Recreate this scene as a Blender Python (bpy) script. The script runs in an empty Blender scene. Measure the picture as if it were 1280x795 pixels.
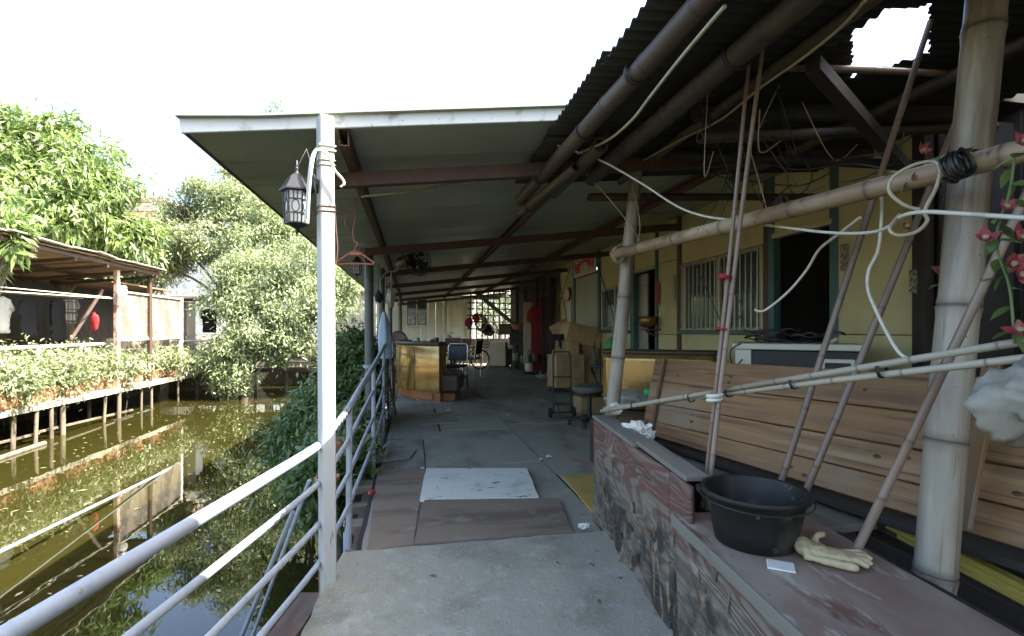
import bpy, bmesh, math, random
import numpy as np
from mathutils import Vector, Matrix, Euler, noise

random.seed(7)
rng = np.random.default_rng(7)
scene = bpy.context.scene
COL = scene.collection

# ------------------------------------------------------------------ camera, sky, sun, exposure
F, CZ, HY = 620.0, 1.3, 412.0            # focal length in photo pixels, eye height, horizon row
cam_data = bpy.data.cameras.new('camera')
cam_data.sensor_width = 36.0
cam_data.lens = F / 1280.0 * 36.0
cam_data.shift_y = (HY - 397.5) / 1280.0
cam_data.clip_start = 0.05
cam_data.clip_end = 2000.0
cam = bpy.data.objects.new('camera', cam_data)
cam.location = (0, 0, CZ)
cam.rotation_euler = (math.radians(90), 0, 0)
COL.objects.link(cam)
scene.camera = cam

SUN_DIR = Vector((-0.736, 0.108, -1.0)).normalized()      # the way the light travels
to_sun = -SUN_DIR
world = bpy.data.worlds.new('World')
scene.world = world
world.use_nodes = True
wn = world.node_tree
wn.nodes.clear()
sky = wn.nodes.new('ShaderNodeTexSky')
sky.sky_type = 'NISHITA'
sky.sun_disc = False
sky.sun_elevation = math.asin(to_sun.z)
sky.sun_rotation = math.atan2(to_sun.x, to_sun.y)
sky.air_density = 1.0
sky.dust_density = 3.5
sky.ozone_density = 1.0
bg = wn.nodes.new('ShaderNodeBackground')
bg.inputs['Strength'].default_value = 0.15
wo = wn.nodes.new('ShaderNodeOutputWorld')
wn.links.new(sky.outputs[0], bg.inputs[0])
wn.links.new(bg.outputs[0], wo.inputs[0])

sun_data = bpy.data.lights.new('sun', 'SUN')
sun_data.energy = 5.0
sun_data.angle = math.radians(0.5)
sun_data.color = (1.0, 0.94, 0.84)
sun = bpy.data.objects.new('sun', sun_data)
sun.rotation_euler = SUN_DIR.to_track_quat('-Z', 'Y').to_euler()
sun.location = (20, -5, 30)
COL.objects.link(sun)

scene.view_settings.view_transform = 'Standard'
scene.view_settings.look = 'None'
scene.view_settings.gamma = 1.0
scene.view_settings.exposure = 2.75
scene.render.engine = 'CYCLES'
scene.cycles.use_denoising = True
scene.cycles.max_bounces = 10
scene.cycles.diffuse_bounces = 6
scene.cycles.glossy_bounces = 4
scene.cycles.transmission_bounces = 6
scene.cycles.transparent_max_bounces = 8
scene.cycles.sample_clamp_indirect = 8.0
scene.cycles.caustics_reflective = False
scene.cycles.caustics_refractive = False

# ------------------------------------------------------------------ places
ALPHA = math.atan(0.2)                     # the walkway runs 11 degrees to the left of the view
UX, UY = -math.sin(ALPHA), math.cos(ALPHA)
def P(px, py, Y):                          # a point of the place: photo column, row and its real distance ahead
    return Vector(((px - 640) / F * Y, Y, CZ + (HY - py) / F * Y))
def G(px, py, z=0.0):                      # the same on a level surface
    Y = (CZ - z) * F / (py - HY)
    return Vector(((px - 640) / F * Y, Y, z))
def UV(u, v, z=0.0):                       # walkway coordinates: u along it, v to the right
    return Vector((u * UX + v * UY, u * UY - v * UX, z))
def u_at(px, V):                           # u where column px meets the vertical plane v = V
    s = (px - 640) / F
    y = V / (UY * s - UX)
    return y * (UY + UX * s)
def z_at(px, py, V):
    s = (px - 640) / F
    y = V / (UY * s - UX)
    return CZ + (HY - py) / F * y
R_UV = Matrix.Rotation(ALPHA, 3, 'Z')      # local x -> v, local y -> u

# ------------------------------------------------------------------ objects
WORLD = {}
def tag(o, label=None, cat=None, group=None, kind=None):
    if label: o['label'] = label
    if cat: o['category'] = cat
    if group: o['group'] = group
    if kind: o['kind'] = kind
    return o
def link(o, mw, parent=None):
    COL.objects.link(o)
    if parent is not None:
        o.parent = parent
        o.matrix_parent_inverse = WORLD[parent.name].inverted()
    o.matrix_basis = mw
    WORLD[o.name] = mw.copy()
    return o
def thing(name, label, cat, loc=(0, 0, 0), group=None, kind=None):
    o = bpy.data.objects.new(name, None)
    o.empty_display_size = 0.1
    link(o, Matrix.Translation(Vector(loc)))
    return tag(o, label, cat, group, kind)
def struct(name, o=None):
    o['kind'] = 'structure'
    return o
def mw_of(loc=(0, 0, 0), rot=None):
    m = Matrix.Translation(Vector(loc))
    if rot is not None:
        r = rot.to_matrix() if isinstance(rot, Euler) else rot
        m = m @ r.to_4x4()
    return m
def mesh_obj(name, me, m, parent=None, loc=(0, 0, 0), rot=None):
    if m is not None and not me.materials:
        for x in (m if isinstance(m, (list, tuple)) else [m]): me.materials.append(x)
    return link(bpy.data.objects.new(name, me), mw_of(loc, rot), parent)
def raw(name, verts, faces, m, parent=None, loc=(0, 0, 0), rot=None, smooth=False, sharp=None):
    loc = Vector(loc)
    me = bpy.data.meshes.new(name)
    me.from_pydata([tuple(v) for v in verts], [], faces)
    if smooth:
        me.polygons.foreach_set('use_smooth', [True] * len(me.polygons))
        if sharp is not None:
            bm = bmesh.new(); bm.from_mesh(me)
            for e in bm.edges:
                if len(e.link_faces) == 2 and e.calc_face_angle(0) > sharp: e.smooth = False
            bm.to_mesh(me); bm.free()
    me.update()
    return mesh_obj(name, me, m, parent, loc, rot)
def world_raw(name, verts, faces, m, parent=None, smooth=False, origin=None, sharp=None):
    """verts given in world coordinates; origin at their centre (or the parent's)"""
    vs = [Vector(v) for v in verts]
    if origin is None:
        origin = sum(vs, Vector()) / len(vs)
    return raw(name, [v - origin for v in vs], faces, m, parent, origin, None, smooth, sharp)
def copy_tree(o, parent=None, loc=None):
    c = o.copy()
    COL.objects.link(c)
    if parent is not None: c.parent = parent
    if loc is not None: c.location = loc
    for ch in [x for x in bpy.data.objects if x.parent == o]:
        copy_tree(ch, c)
    return c

class MB:
    """collects shapes for ONE mesh"""
    def __init__(s): s.v, s.f = [], []
    def add(s, vs, fs):
        n = len(s.v)
        s.v += [Vector(v) for v in vs]
        s.f += [tuple(i + n for i in f) for f in fs]
        return s
    def box(s, c, size, rot=None, bev=0.0):
        v, f = box_geo(size, bev)
        r = rot if rot is not None else Matrix.Identity(3)
        if isinstance(r, Euler): r = r.to_matrix()
        c = Vector(c)
        return s.add([r @ x + c for x in v], f)
    def beam(s, p0, p1, w, h, up=(0, 0, 1), bev=0.0):
        c, r, L = beam_frame(p0, p1, up)
        return s.box(c, (L, w, h), r, bev)
    def tube(s, pts, r, seg=8, caps=True, smooth=0):
        v, f = tube_geo(pts, r, seg, caps, smooth)
        return s.add(v, f)
    def lathe(s, prof, seg=24, c=(0, 0, 0), rot=None):
        v, f = lathe_geo(prof, seg)
        r = rot if rot is not None else Matrix.Identity(3)
        c = Vector(c)
        return s.add([r @ x + c for x in v], f)
    def build(s, name, m, parent=None, smooth=False, origin=None, sharp=None):
        return world_raw(name, s.v, s.f, m, parent, smooth, origin, sharp)

_box_cache = {}
def box_geo(size, bev=0.0):
    key = (tuple(round(x, 5) for x in size), round(bev, 5))
    if key in _box_cache: return _box_cache[key]
    bm = bmesh.new()
    bmesh.ops.create_cube(bm, size=1.0)
    bmesh.ops.scale(bm, vec=Vector(size), verts=bm.verts)
    if bev > 0:
        bmesh.ops.bevel(bm, geom=list(bm.edges), offset=bev, segments=1, affect='EDGES')
    bm.verts.index_update()
    out = ([v.co.copy() for v in bm.verts], [tuple(v.index for v in f.verts) for f in bm.faces])
    bm.free()
    _box_cache[key] = out
    return out
def beam_frame(p0, p1, up=(0, 0, 1)):
    p0, p1 = Vector(p0), Vector(p1)
    x = (p1 - p0); L = x.length; x.normalize()
    z = Vector(up); z = z - x * z.dot(x)
    if z.length < 1e-5: z = Vector((0, 1, 0)) - x * x.y
    z.normalize()
    y = z.cross(x)
    return (p0 + p1) / 2, Matrix((x, y, z)).transposed(), L
def obox(name, c, size, m, parent=None, rot=None, bev=0.004):
    v, f = box_geo(size, bev)
    return raw(name, v, f, m, parent, c, rot)
def obeam(name, p0, p1, w, h, m, parent=None, up=(0, 0, 1), bev=0.004):
    c, r, L = beam_frame(p0, p1, up)
    return obox(name, c, (L, w, h), m, parent, r, bev)
def spline(pts, n):
    pts = [Vector(p) for p in pts]
    if len(pts) < 3 or n < 1: return pts
    out = []
    for i in range(len(pts) - 1):
        p0 = pts[max(i - 1, 0)]; p1 = pts[i]; p2 = pts[i + 1]; p3 = pts[min(i + 2, len(pts) - 1)]
        for k in range(n):
            t = k / n
            out.append(0.5 * ((2 * p1) + (p2 - p0) * t + (2 * p0 - 5 * p1 + 4 * p2 - p3) * t * t + (3 * p1 - p0 - 3 * p2 + p3) * t ** 3))
    out.append(pts[-1])
    return out
def tube_geo(pts, r, seg=8, caps=True, smooth=0):
    pts = spline(pts, smooth) if smooth else [Vector(p) for p in pts]
    n = len(pts)
    rad = r if isinstance(r, (list, tuple)) else None
    vs, fs = [], []
    t0 = (pts[1] - pts[0]).normalized()
    a = Vector((0, 0, 1)) if abs(t0.z) < 0.9 else Vector((1, 0, 0))
    nrm = (a - t0 * a.dot(t0)).normalized()
    for i, p in enumerate(pts):
        if i == 0: t = pts[1] - pts[0]
        elif i == n - 1: t = pts[-1] - pts[-2]
        else: t = (pts[i + 1] - pts[i]).normalized() + (pts[i] - pts[i - 1]).normalized()
        if t.length < 1e-9: t = t0
        t = t.normalized()
        nrm = nrm - t * nrm.dot(t)
        if nrm.length < 1e-6: nrm = t.orthogonal()
        nrm.normalize()
        b = t.cross(nrm)
        if rad is None: rr = r
        elif len(rad) == n: rr = rad[i]
        else:
            q = i / max(n - 1, 1) * (len(rad) - 1); k = min(int(q), len(rad) - 2); rr = rad[k] + (rad[k + 1] - rad[k]) * (q - k)
        for j in range(seg):
            an = 2 * math.pi * j / seg
            vs.append(p + (nrm * math.cos(an) + b * math.sin(an)) * rr)
    for i in range(n - 1):
        for j in range(seg):
            k = (j + 1) % seg
            fs.append((i * seg + j, i * seg + k, (i + 1) * seg + k, (i + 1) * seg + j))
    if caps:
        fs.append(tuple(range(seg - 1, -1, -1)))
        fs.append(tuple(range((n - 1) * seg, n * seg)))
    return vs, fs
def otube(name, pts, r, m, parent=None, seg=8, smooth=0, caps=True):
    v, f = tube_geo(pts, r, seg, caps, smooth)
    return world_raw(name, v, f, m, parent, True, None, 0.9)
def lathe_geo(prof, seg=24):
    vs, fs = [], []
    for (r, z) in prof:
        for j in range(seg):
            a = 2 * math.pi * j / seg
            vs.append(Vector((r * math.cos(a), r * math.sin(a), z)))
    for i in range(len(prof) - 1):
        for j in range(seg):
            k = (j + 1) % seg
            fs.append((i * seg + j, i * seg + k, (i + 1) * seg + k, (i + 1) * seg + j))
    if prof[0][0] > 1e-4: fs.append(tuple(range(seg - 1, -1, -1)))
    if prof[-1][0] > 1e-4: fs.append(tuple(range((len(prof) - 1) * seg, len(prof) * seg)))
    return vs, fs
def olathe(name, prof, m, parent=None, loc=(0, 0, 0), rot=None, seg=24, sharp=0.7):
    v, f = lathe_geo(prof, seg)
    return raw(name, v, f, m, parent, loc, rot, True, sharp)
def sheet(name, poly, z0, z1, m, parent=None, jag=0.0, seed=0, step=0.12):
    """a flat slab with the given outline (world xy), edges a little uneven"""
    rr = random.Random(seed)
    out = []
    n = len(poly)
    for i in range(n):
        a, b = Vector(poly[i][:2]), Vector(poly[(i + 1) % n][:2])
        k = max(1, int((b - a).length / step)) if jag else 1
        d = (b - a).normalized(); nn = Vector((-d.y, d.x))
        for j in range(k):
            p = a.lerp(b, j / k)
            if jag and j: p = p + nn * rr.uniform(-jag, jag)
            out.append(p)
    c = sum(out, Vector((0, 0))) / len(out)
    area = sum(out[i].x * out[(i + 1) % len(out)].y - out[(i + 1) % len(out)].x * out[i].y for i in range(len(out)))
    if area < 0: out.reverse()
    N = len(out)
    vs = [Vector((p.x, p.y, z0)) for p in out] + [Vector((p.x, p.y, z1)) for p in out]
    fs = [tuple(range(N - 1, -1, -1)), tuple(range(N, 2 * N))] + [(i, (i + 1) % N, N + (i + 1) % N, N + i) for i in range(N)]
    return world_raw(name, vs, fs, m, parent)
def bamboo(name, p0, p1, r0, r1, m, parent=None, gap=0.32, seg=12, seed=0, bend=0.0, hollow=True):
    rr = random.Random(seed + 11)
    p0, p1 = Vector(p0), Vector(p1)
    L = (p1 - p0).length
    z = (p1 - p0).normalized()
    x = z.orthogonal().normalized(); y = z.cross(x)
    rot = Matrix((x, y, z)).transposed()
    prof = []
    t = rr.uniform(0.1, gap)
    nodes = []
    while t < L - 0.02:
        nodes.append(t); t += gap * rr.uniform(0.8, 1.15)
    zs = []
    for nd in nodes:
        zs += [(nd - 0.7 * r0, 1.0, 0), (nd - 0.2 * r0, 1.05, .25), (nd - 0.04 * r0, 1.09, .9), (nd + 0.06 * r0, 1.01, 1), (nd + 0.18 * r0, 1.06, .5), (nd + 0.6 * r0, 1.0, 0)]
    zs = [(0, 1.0, .4)] + zs + [(L, 1.0, .4)]
    zs = sorted(a for a in zs if 0 <= a[0] <= L)
    tones = []
    ph = rr.uniform(0, 6)
    vs, fs = [], []
    for (t, k, nt_) in zs:
        tones += [nt_] * seg
        r = (r0 + (r1 - r0) * t / L) * k
        ox = bend * math.sin(math.pi * t / L) * math.cos(ph) + 0.04 * r0 * math.sin(9 * t + ph); oy = bend * math.sin(math.pi * t / L) * math.sin(ph) + 0.04 * r0 * math.cos(7 * t + ph)
        for j in range(seg):
            a = 2 * math.pi * j / seg
            vs.append(Vector((ox + r * math.cos(a), oy + r * math.sin(a), t)))
    n = len(zs)
    for i in range(n - 1):
        for j in range(seg):
            k = (j + 1) % seg
            fs.append((i * seg + j, i * seg + k, (i + 1) * seg + k, (i + 1) * seg + j))
    for end, ri in ((0, r0), (n - 1, r1)):
        base = len(vs)
        zz = zs[end][0]; d = 0.05 if end == 0 else -0.05
        q = 0.72 if hollow else 0.98
        ring = [vs[end * seg + j] for j in range(seg)]
        cc = sum(ring, Vector()) / seg
        for j in range(seg): vs.append(cc + (ring[j] - cc) * q)
        for j in range(seg): vs.append(cc + (ring[j] - cc) * q + Vector((0, 0, d if hollow else 0)))
        for j in range(seg):
            k = (j + 1) % seg
            q1 = (end * seg + j, end * seg + k, base + k, base + j); q2 = (base + j, base + k, base + seg + k, base + seg + j)
            fs += [q1[::-1] if end == 0 else q1, q2[::-1] if end == 0 else q2]
        cap = tuple(base + seg + j for j in range(seg))
        fs.append(cap[::-1] if end == 0 else cap)
    o = raw(name, vs, fs, m, parent, p0, rot, True, 1.0)
    at = o.data.attributes.new('node_ring', 'FLOAT', 'POINT')
    at.data.foreach_set('value', (tones + [.8] * len(vs))[:len(vs)])
    return o
def lump(name, c, size, m, parent=None, amp=0.25, freq=2.0, sub=3, seed=0, rot=None, smooth=True):
    bm = bmesh.new()
    bmesh.ops.create_icosphere(bm, subdivisions=sub, radius=1.0)
    off = Vector((seed * 3.1, seed * 1.7, seed * 0.9))
    for v in bm.verts:
        n = v.co.normalized()
        k = 1 + amp * noise.noise(n * freq + off) + 0.5 * amp * noise.noise(n * freq * 2.7 + off)
        v.co = Vector((n.x * size[0], n.y * size[1], n.z * size[2])) * k * 0.5
    vs = [v.co.copy() for v in bm.verts]
    bm.verts.index_update()
    fs = [tuple(v.index for v in f.verts) for f in bm.faces]
    bm.free()
    return raw(name, vs, fs, m, parent, c, rot, smooth)
def gridsurf(name, nx, ny, fn, m, parent=None, smooth=True, thick=0.0, origin=None):
    """fn(a, b) -> world point for a, b in 0..1; optional thickness along the surface normal"""
    vs = [Vector(fn(i / nx, j / ny)) for j in range(ny + 1) for i in range(nx + 1)]
    fs = [(j * (nx + 1) + i, j * (nx + 1) + i + 1, (j + 1) * (nx + 1) + i + 1, (j + 1) * (nx + 1) + i) for j in range(ny) for i in range(nx)]
    o = world_raw(name, vs, fs, m, parent, smooth, origin)
    if thick:
        md = o.modifiers.new('thickness', 'SOLIDIFY'); md.thickness = thick; md.offset = 0
    return o
def soft(o, bev=0.01, seg=2):
    md = o.modifiers.new('soft_edge', 'BEVEL'); md.width = bev; md.segments = seg; md.limit_method = 'ANGLE'
    return o

# ------------------------------------------------------------------ materials
MATS = {}
def mat(name, base, layers=(), rough=0.7, bump=None, K=0.76, metal=0.0, spec=0.5, rand=0.0, rot=0.0, trans=None, attr=None, rough2=None, emit=None, alpha=None):
    """layers: (colour, scale, lo, hi, stretch) noise-masked stains, wear and grain; bump: (strength, scale, stretch)"""
    m = bpy.data.materials.new(name)
    m.use_nodes = True
    nt = m.node_tree; N = nt.nodes; L = nt.links
    KV = (K * 1.02, K, K * .86)                # colours scaled, blue cut to offset the blue skylight in shade
    base = tuple(c * k for c, k in zip(base, KV))
    layers = [(tuple(c * k for c, k in zip(ly[0], KV)),) + tuple(ly[1:]) for ly in layers]
    b = N['Principled BSDF']
    b.inputs['Roughness'].default_value = rough
    b.inputs['Metallic'].default_value = metal
    b.inputs['Specular IOR Level'].default_value = spec
    tc = N.new('ShaderNodeTexCoord')
    coord = tc.outputs['Object']
    if rot:
        mp = N.new('ShaderNodeMapping'); mp.inputs['Rotation'].default_value = (0, 0, rot); L.new(coord, mp.inputs[0]); coord = mp.outputs[0]
    if rand:
        oi = N.new('ShaderNodeObjectInfo')
        ad = N.new('ShaderNodeVectorMath'); ad.operation = 'MULTIPLY_ADD'
        L.new(oi.outputs['Random'], ad.inputs[0]); ad.inputs[1].default_value = (37, 53, 71); L.new(coord, ad.inputs[2])
        coord = ad.outputs[0]
    def ns(scale, stretch, detail=6.0, ro=0.6):
        mp = N.new('ShaderNodeMapping')
        mp.inputs['Scale'].default_value = [scale * s for s in stretch]
        L.new(coord, mp.inputs[0])
        t = N.new('ShaderNodeTexNoise'); t.inputs['Scale'].default_value = 1.0; t.inputs['Detail'].default_value = detail; t.inputs['Roughness'].default_value = ro
        L.new(mp.outputs[0], t.inputs['Vector'])
        return t.outputs[0]
    rgb = N.new('ShaderNodeRGB'); rgb.outputs[0].default_value = (*base, 1)
    cur = rgb.outputs[0]
    last = None
    for ly in layers:
        col, sc, lo, hi = ly[:4]; st = ly[4] if len(ly) > 4 else (1, 1, 1)
        mr = N.new('ShaderNodeMapRange'); mr.interpolation_type = 'SMOOTHSTEP'
        mr.inputs['From Min'].default_value = lo; mr.inputs['From Max'].default_value = hi
        L.new(ns(sc, st), mr.inputs[0])
        mx = N.new('ShaderNodeMix'); mx.data_type = 'RGBA'
        L.new(mr.outputs[0], mx.inputs[0]); L.new(cur, mx.inputs[6]); mx.inputs[7].default_value = (*col, 1)
        cur = mx.outputs[2]; last = mr.outputs[0]
    if rand:
        hs = N.new('ShaderNodeHueSaturation')
        mr = N.new('ShaderNodeMapRange'); mr.inputs[3].default_value = 1 - rand; mr.inputs[4].default_value = 1 + rand
        L.new(oi.outputs['Random'], mr.inputs[0]); L.new(mr.outputs[0], hs.inputs['Value']); L.new(cur, hs.inputs['Color'])
        cur = hs.outputs[0]
    if attr == 'node_ring':
        at = N.new('ShaderNodeAttribute'); at.attribute_name = attr
        nm = N.new('ShaderNodeMath'); nm.operation = 'MULTIPLY'; nm.inputs[1].default_value = .75; L.new(at.outputs['Fac'], nm.inputs[0])
        rp = N.new('ShaderNodeMix'); rp.data_type = 'RGBA'; L.new(nm.outputs[0], rp.inputs[0]); L.new(cur, rp.inputs[6]); rp.inputs[7].default_value = (.06 * K, .042 * K, .03 * K, 1); cur = rp.outputs[2]
    elif attr:
        at = N.new('ShaderNodeAttribute'); at.attribute_name = attr
        rp = N.new('ShaderNodeMix'); rp.data_type = 'RGBA'; rp.blend_type = 'MULTIPLY'; rp.inputs[0].default_value = 1.0
        L.new(cur, rp.inputs[6]); L.new(at.outputs['Color'], rp.inputs[7]); cur = rp.outputs[2]
    L.new(cur, b.inputs['Base Color'])
    if rough2 is not None and last is not None:
        mr = N.new('ShaderNodeMapRange'); mr.inputs[3].default_value = rough; mr.inputs[4].default_value = rough2
        L.new(last, mr.inputs[0]); L.new(mr.outputs[0], b.inputs['Roughness'])
    if bump:
        bl = bump if isinstance(bump[0], (list, tuple)) else [bump]
        prev = None
        for bb in bl:
            bp = N.new('ShaderNodeBump'); bp.inputs['Strength'].default_value = bb[0]; bp.inputs['Distance'].default_value = bb[3] if len(bb) > 3 else 0.01
            L.new(ns(bb[1], bb[2] if len(bb) > 2 else (1, 1, 1)), bp.inputs['Height'])
            if prev is not None: L.new(prev, bp.inputs['Normal'])
            prev = bp.outputs[0]
        L.new(prev, b.inputs['Normal'])
    if trans:
        tr = N.new('ShaderNodeBsdfTranslucent'); ms = N.new('ShaderNodeMixShader'); ms.inputs[0].default_value = trans
        L.new(cur, tr.inputs[0]); L.new(b.outputs[0], ms.inputs[1]); L.new(tr.outputs[0], ms.inputs[2])
        L.new(ms.outputs[0], N['Material Output'].inputs[0])
    if emit:
        b.inputs['Emission Color'].default_value = (*emit[0], 1); b.inputs['Emission Strength'].default_value = emit[1]
    MATS[name] = m
    return m

concrete = mat('concrete', (.335, .33, .295), [((.24, .235, .20), 3.0, .45, .68), ((.40, .40, .385), 9.0, .52, .72), ((.16, .15, .125), 1.4, .54, .7), ((.46, .455, .43), 55, .6, .68), ((.11, .105, .09), 80, .63, .70)], .85, bump=[(.4, 6, (1, 1, 1), .03), (.8, 110, (1, 1, 1), .006)])
ply_grey = mat('grey_plywood', (.31, .30, .27), [((.19, .18, .16), 2.2, .48, .66, (1, .5, 1)), ((.38, .37, .345), 5, .55, .74), ((.12, .105, .09), 24, .62, .72, (.3, 1, 1)), ((.36, .36, .35), 45, .67, .75)], .75, bump=[(.2, 40, (.25, 2, 1), .006), (.2, 5, (1, 1, 1), .02)], rand=.16, rot=-ALPHA)
ply_brown = mat('brown_plywood', (.235, .185, .15), [((.15, .11, .09), 3, .45, .65, (.35, 1.5, 1)), ((.26, .235, .22), 6, .55, .72), ((.10, .085, .075), 26, .64, .73, (.3, 1, 1))], .75, bump=[(.3, 30, (.2, 3, 1), .008)], rand=.1, rot=-ALPHA)
white_board = mat('worn_white_board', (.60, .62, .62), [((.46, .47, .465), 4, .5, .7), ((.10, .09, .075), 17, .62, .66, (.5, 1, 1)), ((.30, .28, .25), 55, .62, .69)], .6, bump=(.25, 30, (1, 1, 1), .006), K=.95)
yellow_board = mat('yellow_board', (.50, .33, .10), [((.38, .25, .09), 5, .5, .7), ((.24, .18, .1), 30, .64, .7)], .7)
old_wood = mat('old_grey_wood', (.17, .145, .12), [((.10, .08, .065), 4, .45, .65, (.15, 1, 1)), ((.25, .225, .195), 12, .55, .7, (.1, 1, 1))], .85, bump=(.6, 25, (.06, 1, 1), .01), rand=.2)
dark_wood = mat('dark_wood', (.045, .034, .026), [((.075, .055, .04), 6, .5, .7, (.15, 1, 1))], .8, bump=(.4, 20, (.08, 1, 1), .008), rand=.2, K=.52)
red_beam_wood = mat('dark_red_wood', (.10, .055, .045), [((.16, .12, .105), 8, .5, .7, (.2, 1, 1))], .8, bump=(.4, 20, (.1, 1, 1), .008))
rail_paint = mat('white_rail_paint', (.62, .70, .88), [((.47, .56, .74), 8, .5, .68), ((.30, .24, .19), 28, .66, .71), ((.78, .79, .78), 14, .6, .75)], .45, bump=(.12, 30, (1, 1, 1), .004), K=.40)
post_paint = mat('white_post_paint', (.70, .73, .80), [((.50, .43, .34), 5, .58, .75, (1, 1, .3)), ((.30, .16, .085), 14, .60, .70, (1, 1, .35))], .5, bump=(.1, 30, (1, 1, 1), .004), K=.52)
rust = mat('rusty_steel', (.095, .046, .036), [((.15, .066, .04), 8, .5, .65), ((.07, .04, .035), 20, .55, .7)], .65, bump=(.2, 60, (1, 1, 1), .004))
green_pipe = mat('dark_green_pipe', (.10, .125, .115), [((.06, .07, .062), 10, .5, .7), ((.15, .1, .07), 25, .66, .73)], .5)
ceil_mat = mat('ceiling_panel_paint', (.37, .41, .385), [((.26, .285, .275), 1.5, .45, .7), ((.27, .26, .235), 3, .58, .75, (.4, 2, 1)), ((.22, .21, .19), 30, .67, .74)], .38, bump=(.06, 8, (.2, 4, 1), .01), rand=.05, rot=-ALPHA, K=.9)
fascia_mat = mat('white_fascia', (.74, .75, .78), [((.42, .40, .37), 7, .52, .68), ((.28, .24, .2), 35, .66, .72)], .6, K=.75)
eave_mat = mat('pale_green_roof_sheet', (.34, .40, .36), [((.26, .3, .26), 10, .5, .7)], .5)
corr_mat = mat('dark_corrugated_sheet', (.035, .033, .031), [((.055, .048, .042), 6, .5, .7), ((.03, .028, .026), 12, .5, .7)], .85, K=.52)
bamboo_grey = mat('weathered_bamboo', (.35, .32, .29), [((.20, .16, .125), 2.6, .44, .62, (1, 1, .3)), ((.45, .42, .39), 7, .52, .70, (1, 1, .12)), ((.15, .115, .09), 34, .56, .68, (1, 1, .035)), ((.09, .07, .055), 45, .68, .72), ((.25, .17, .11), 1.6, .56, .68, (1, 1, .6))], .5, bump=(.5, 70, (1, 1, .04), .004), rand=.08, attr='node_ring')
bamboo_roof = mat('brown_roof_bamboo', (.13, .095, .066), [((.075, .052, .036), 5, .42, .66, (1, 1, .2)), ((.20, .155, .115), 9, .56, .72, (1, 1, .14)), ((.035, .025, .018), 22, .6, .7, (1, 1, .5))], .6, bump=(.2, 60, (1, 1, .05), .003), rand=.15, attr='node_ring', K=.52)
bamboo_tan = mat('tan_bamboo', (.36, .27, .19), [((.26, .18, .12), 5, .45, .7, (1, 1, .15)), ((.46, .40, .33), 9, .54, .70, (1, 1, .12)), ((.19, .125, .08), 3, .50, .62, (1, 1, .5)), ((.10, .065, .045), 30, .60, .69)], .5, bump=(.5, 70, (1, 1, .04), .004), rand=.1, attr='node_ring')
bamboo_rod = mat('brown_bamboo_rod', (.27, .205, .18), [((.20, .135, .105), 6, .45, .65, (1, 1, .2)), ((.34, .29, .27), 10, .56, .72, (1, 1, .15))], .42, bump=(.1, 60, (1, 1, .05), .002), rand=.15, attr='node_ring')
bamboo_thin = mat('pale_thin_bamboo', (.42, .39, .34), [((.30, .26, .21), 6, .5, .68, (1, 1, .2)), ((.5, .48, .45), 10, .58, .72, (1, 1, .15))], .5, rand=.08, attr='node_ring')
plank_wood = mat('weathered_plank', (.37, .205, .095), [((.25, .135, .07), 2.2, .42, .62, (.35, 1.4, 3)), ((.47, .32, .19), 5, .52, .72, (.12, 1, 4)), ((.14, .072, .038), 14, .54, .66, (.06, 1, 3)), ((.33, .26, .20), 1.1, .5, .66), ((.09, .05, .03), 30, .6, .7, (.05, 1, 2))], .65, bump=[(.5, 22, (.05, 1, 3), .006)], rand=.14, K=.60)
knot_wood = mat('wood_knot', (.10, .05, .028), [((.05, .025, .015), 60, .45, .6)], .7)
cap_wood = mat('grey_cap_board', (.25, .235, .215), [((.17, .155, .14), 5, .48, .66, (.15, 1, 1)), ((.34, .32, .30), 14, .56, .7, (.1, 1, 1)), ((.24, .13, .1), 3, .62, .72)], .8, bump=(.4, 24, (.06, 1, 1), .006), K=.62)
rubber = mat('black_rubber', (.013, .013, .013), [((.035, .034, .03), 5, .5, .68), ((.22, .2, .17), 24, .63, .72), ((.13, .12, .10), 6, .57, .74), ((.08, .075, .065), 2.5, .55, .76)], .55, spec=.35, bump=(.3, 30, (1, 1, 1), .005), rough2=.85, K=.52)
glove_mat = mat('cream_leather', (.50, .42, .28), [((.36, .28, .17), 20, .5, .68), ((.26, .19, .11), 45, .62, .72)], .75, bump=(.3, 90, (1, 1, 1), .003))
paper = mat('white_paper', (.78, .78, .80), [((.66, .66, .70), 20, .5, .7)], .7)
cable_white = mat('white_cable', (.66, .65, .62), [((.50, .47, .42), 14, .55, .7)], .45)
cable_beige = mat('beige_cable', (.47, .42, .33), [((.36, .30, .22), 14, .5, .7)], .5)
cable_black = mat('black_cable', (.02, .02, .02), (), .45, K=.52)
twine = mat('straw_twine', (.36, .30, .2), [((.24, .19, .12), 60, .5, .6)], .85)
wall_cream = mat('cream_wall_panel', (.53, .475, .27), [((.45, .40, .225), 2.0, .45, .7), ((.36, .31, .18), 4, .6, .76, (1, 1, .35)), ((.27, .22, .13), 34, .68, .74)], .55, bump=(.06, 12, (1, 1, 1), .006), rand=.05, K=.84)
teal = mat('teal_paint', (.055, .14, .15), [((.04, .09, .095), 12, .5, .7), ((.12, .08, .05), 30, .65, .72)], .45)
brown_frame = mat('brown_frame', (.075, .045, .032), [((.11, .07, .05), 20, .5, .7)], .6)
alu = mat('dull_aluminium', (.42, .42, .40), [((.3, .3, .28), 20, .5, .7)], .4, metal=.5)
glass = mat('dim_window_glass', (.07, .10, .105), [((.10, .13, .135), 2, .4, .7)], .06)
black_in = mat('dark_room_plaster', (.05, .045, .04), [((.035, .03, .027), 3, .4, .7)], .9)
red_door = mat('dull_red_paint', (.23, .05, .04), [((.17, .035, .03), 4, .5, .7)], .55)
red_board = mat('red_board', (.33, .035, .035), [((.24, .03, .03), 4, .45, .7), ((.42, .09, .08), 20, .64, .72)], .6)
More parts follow.
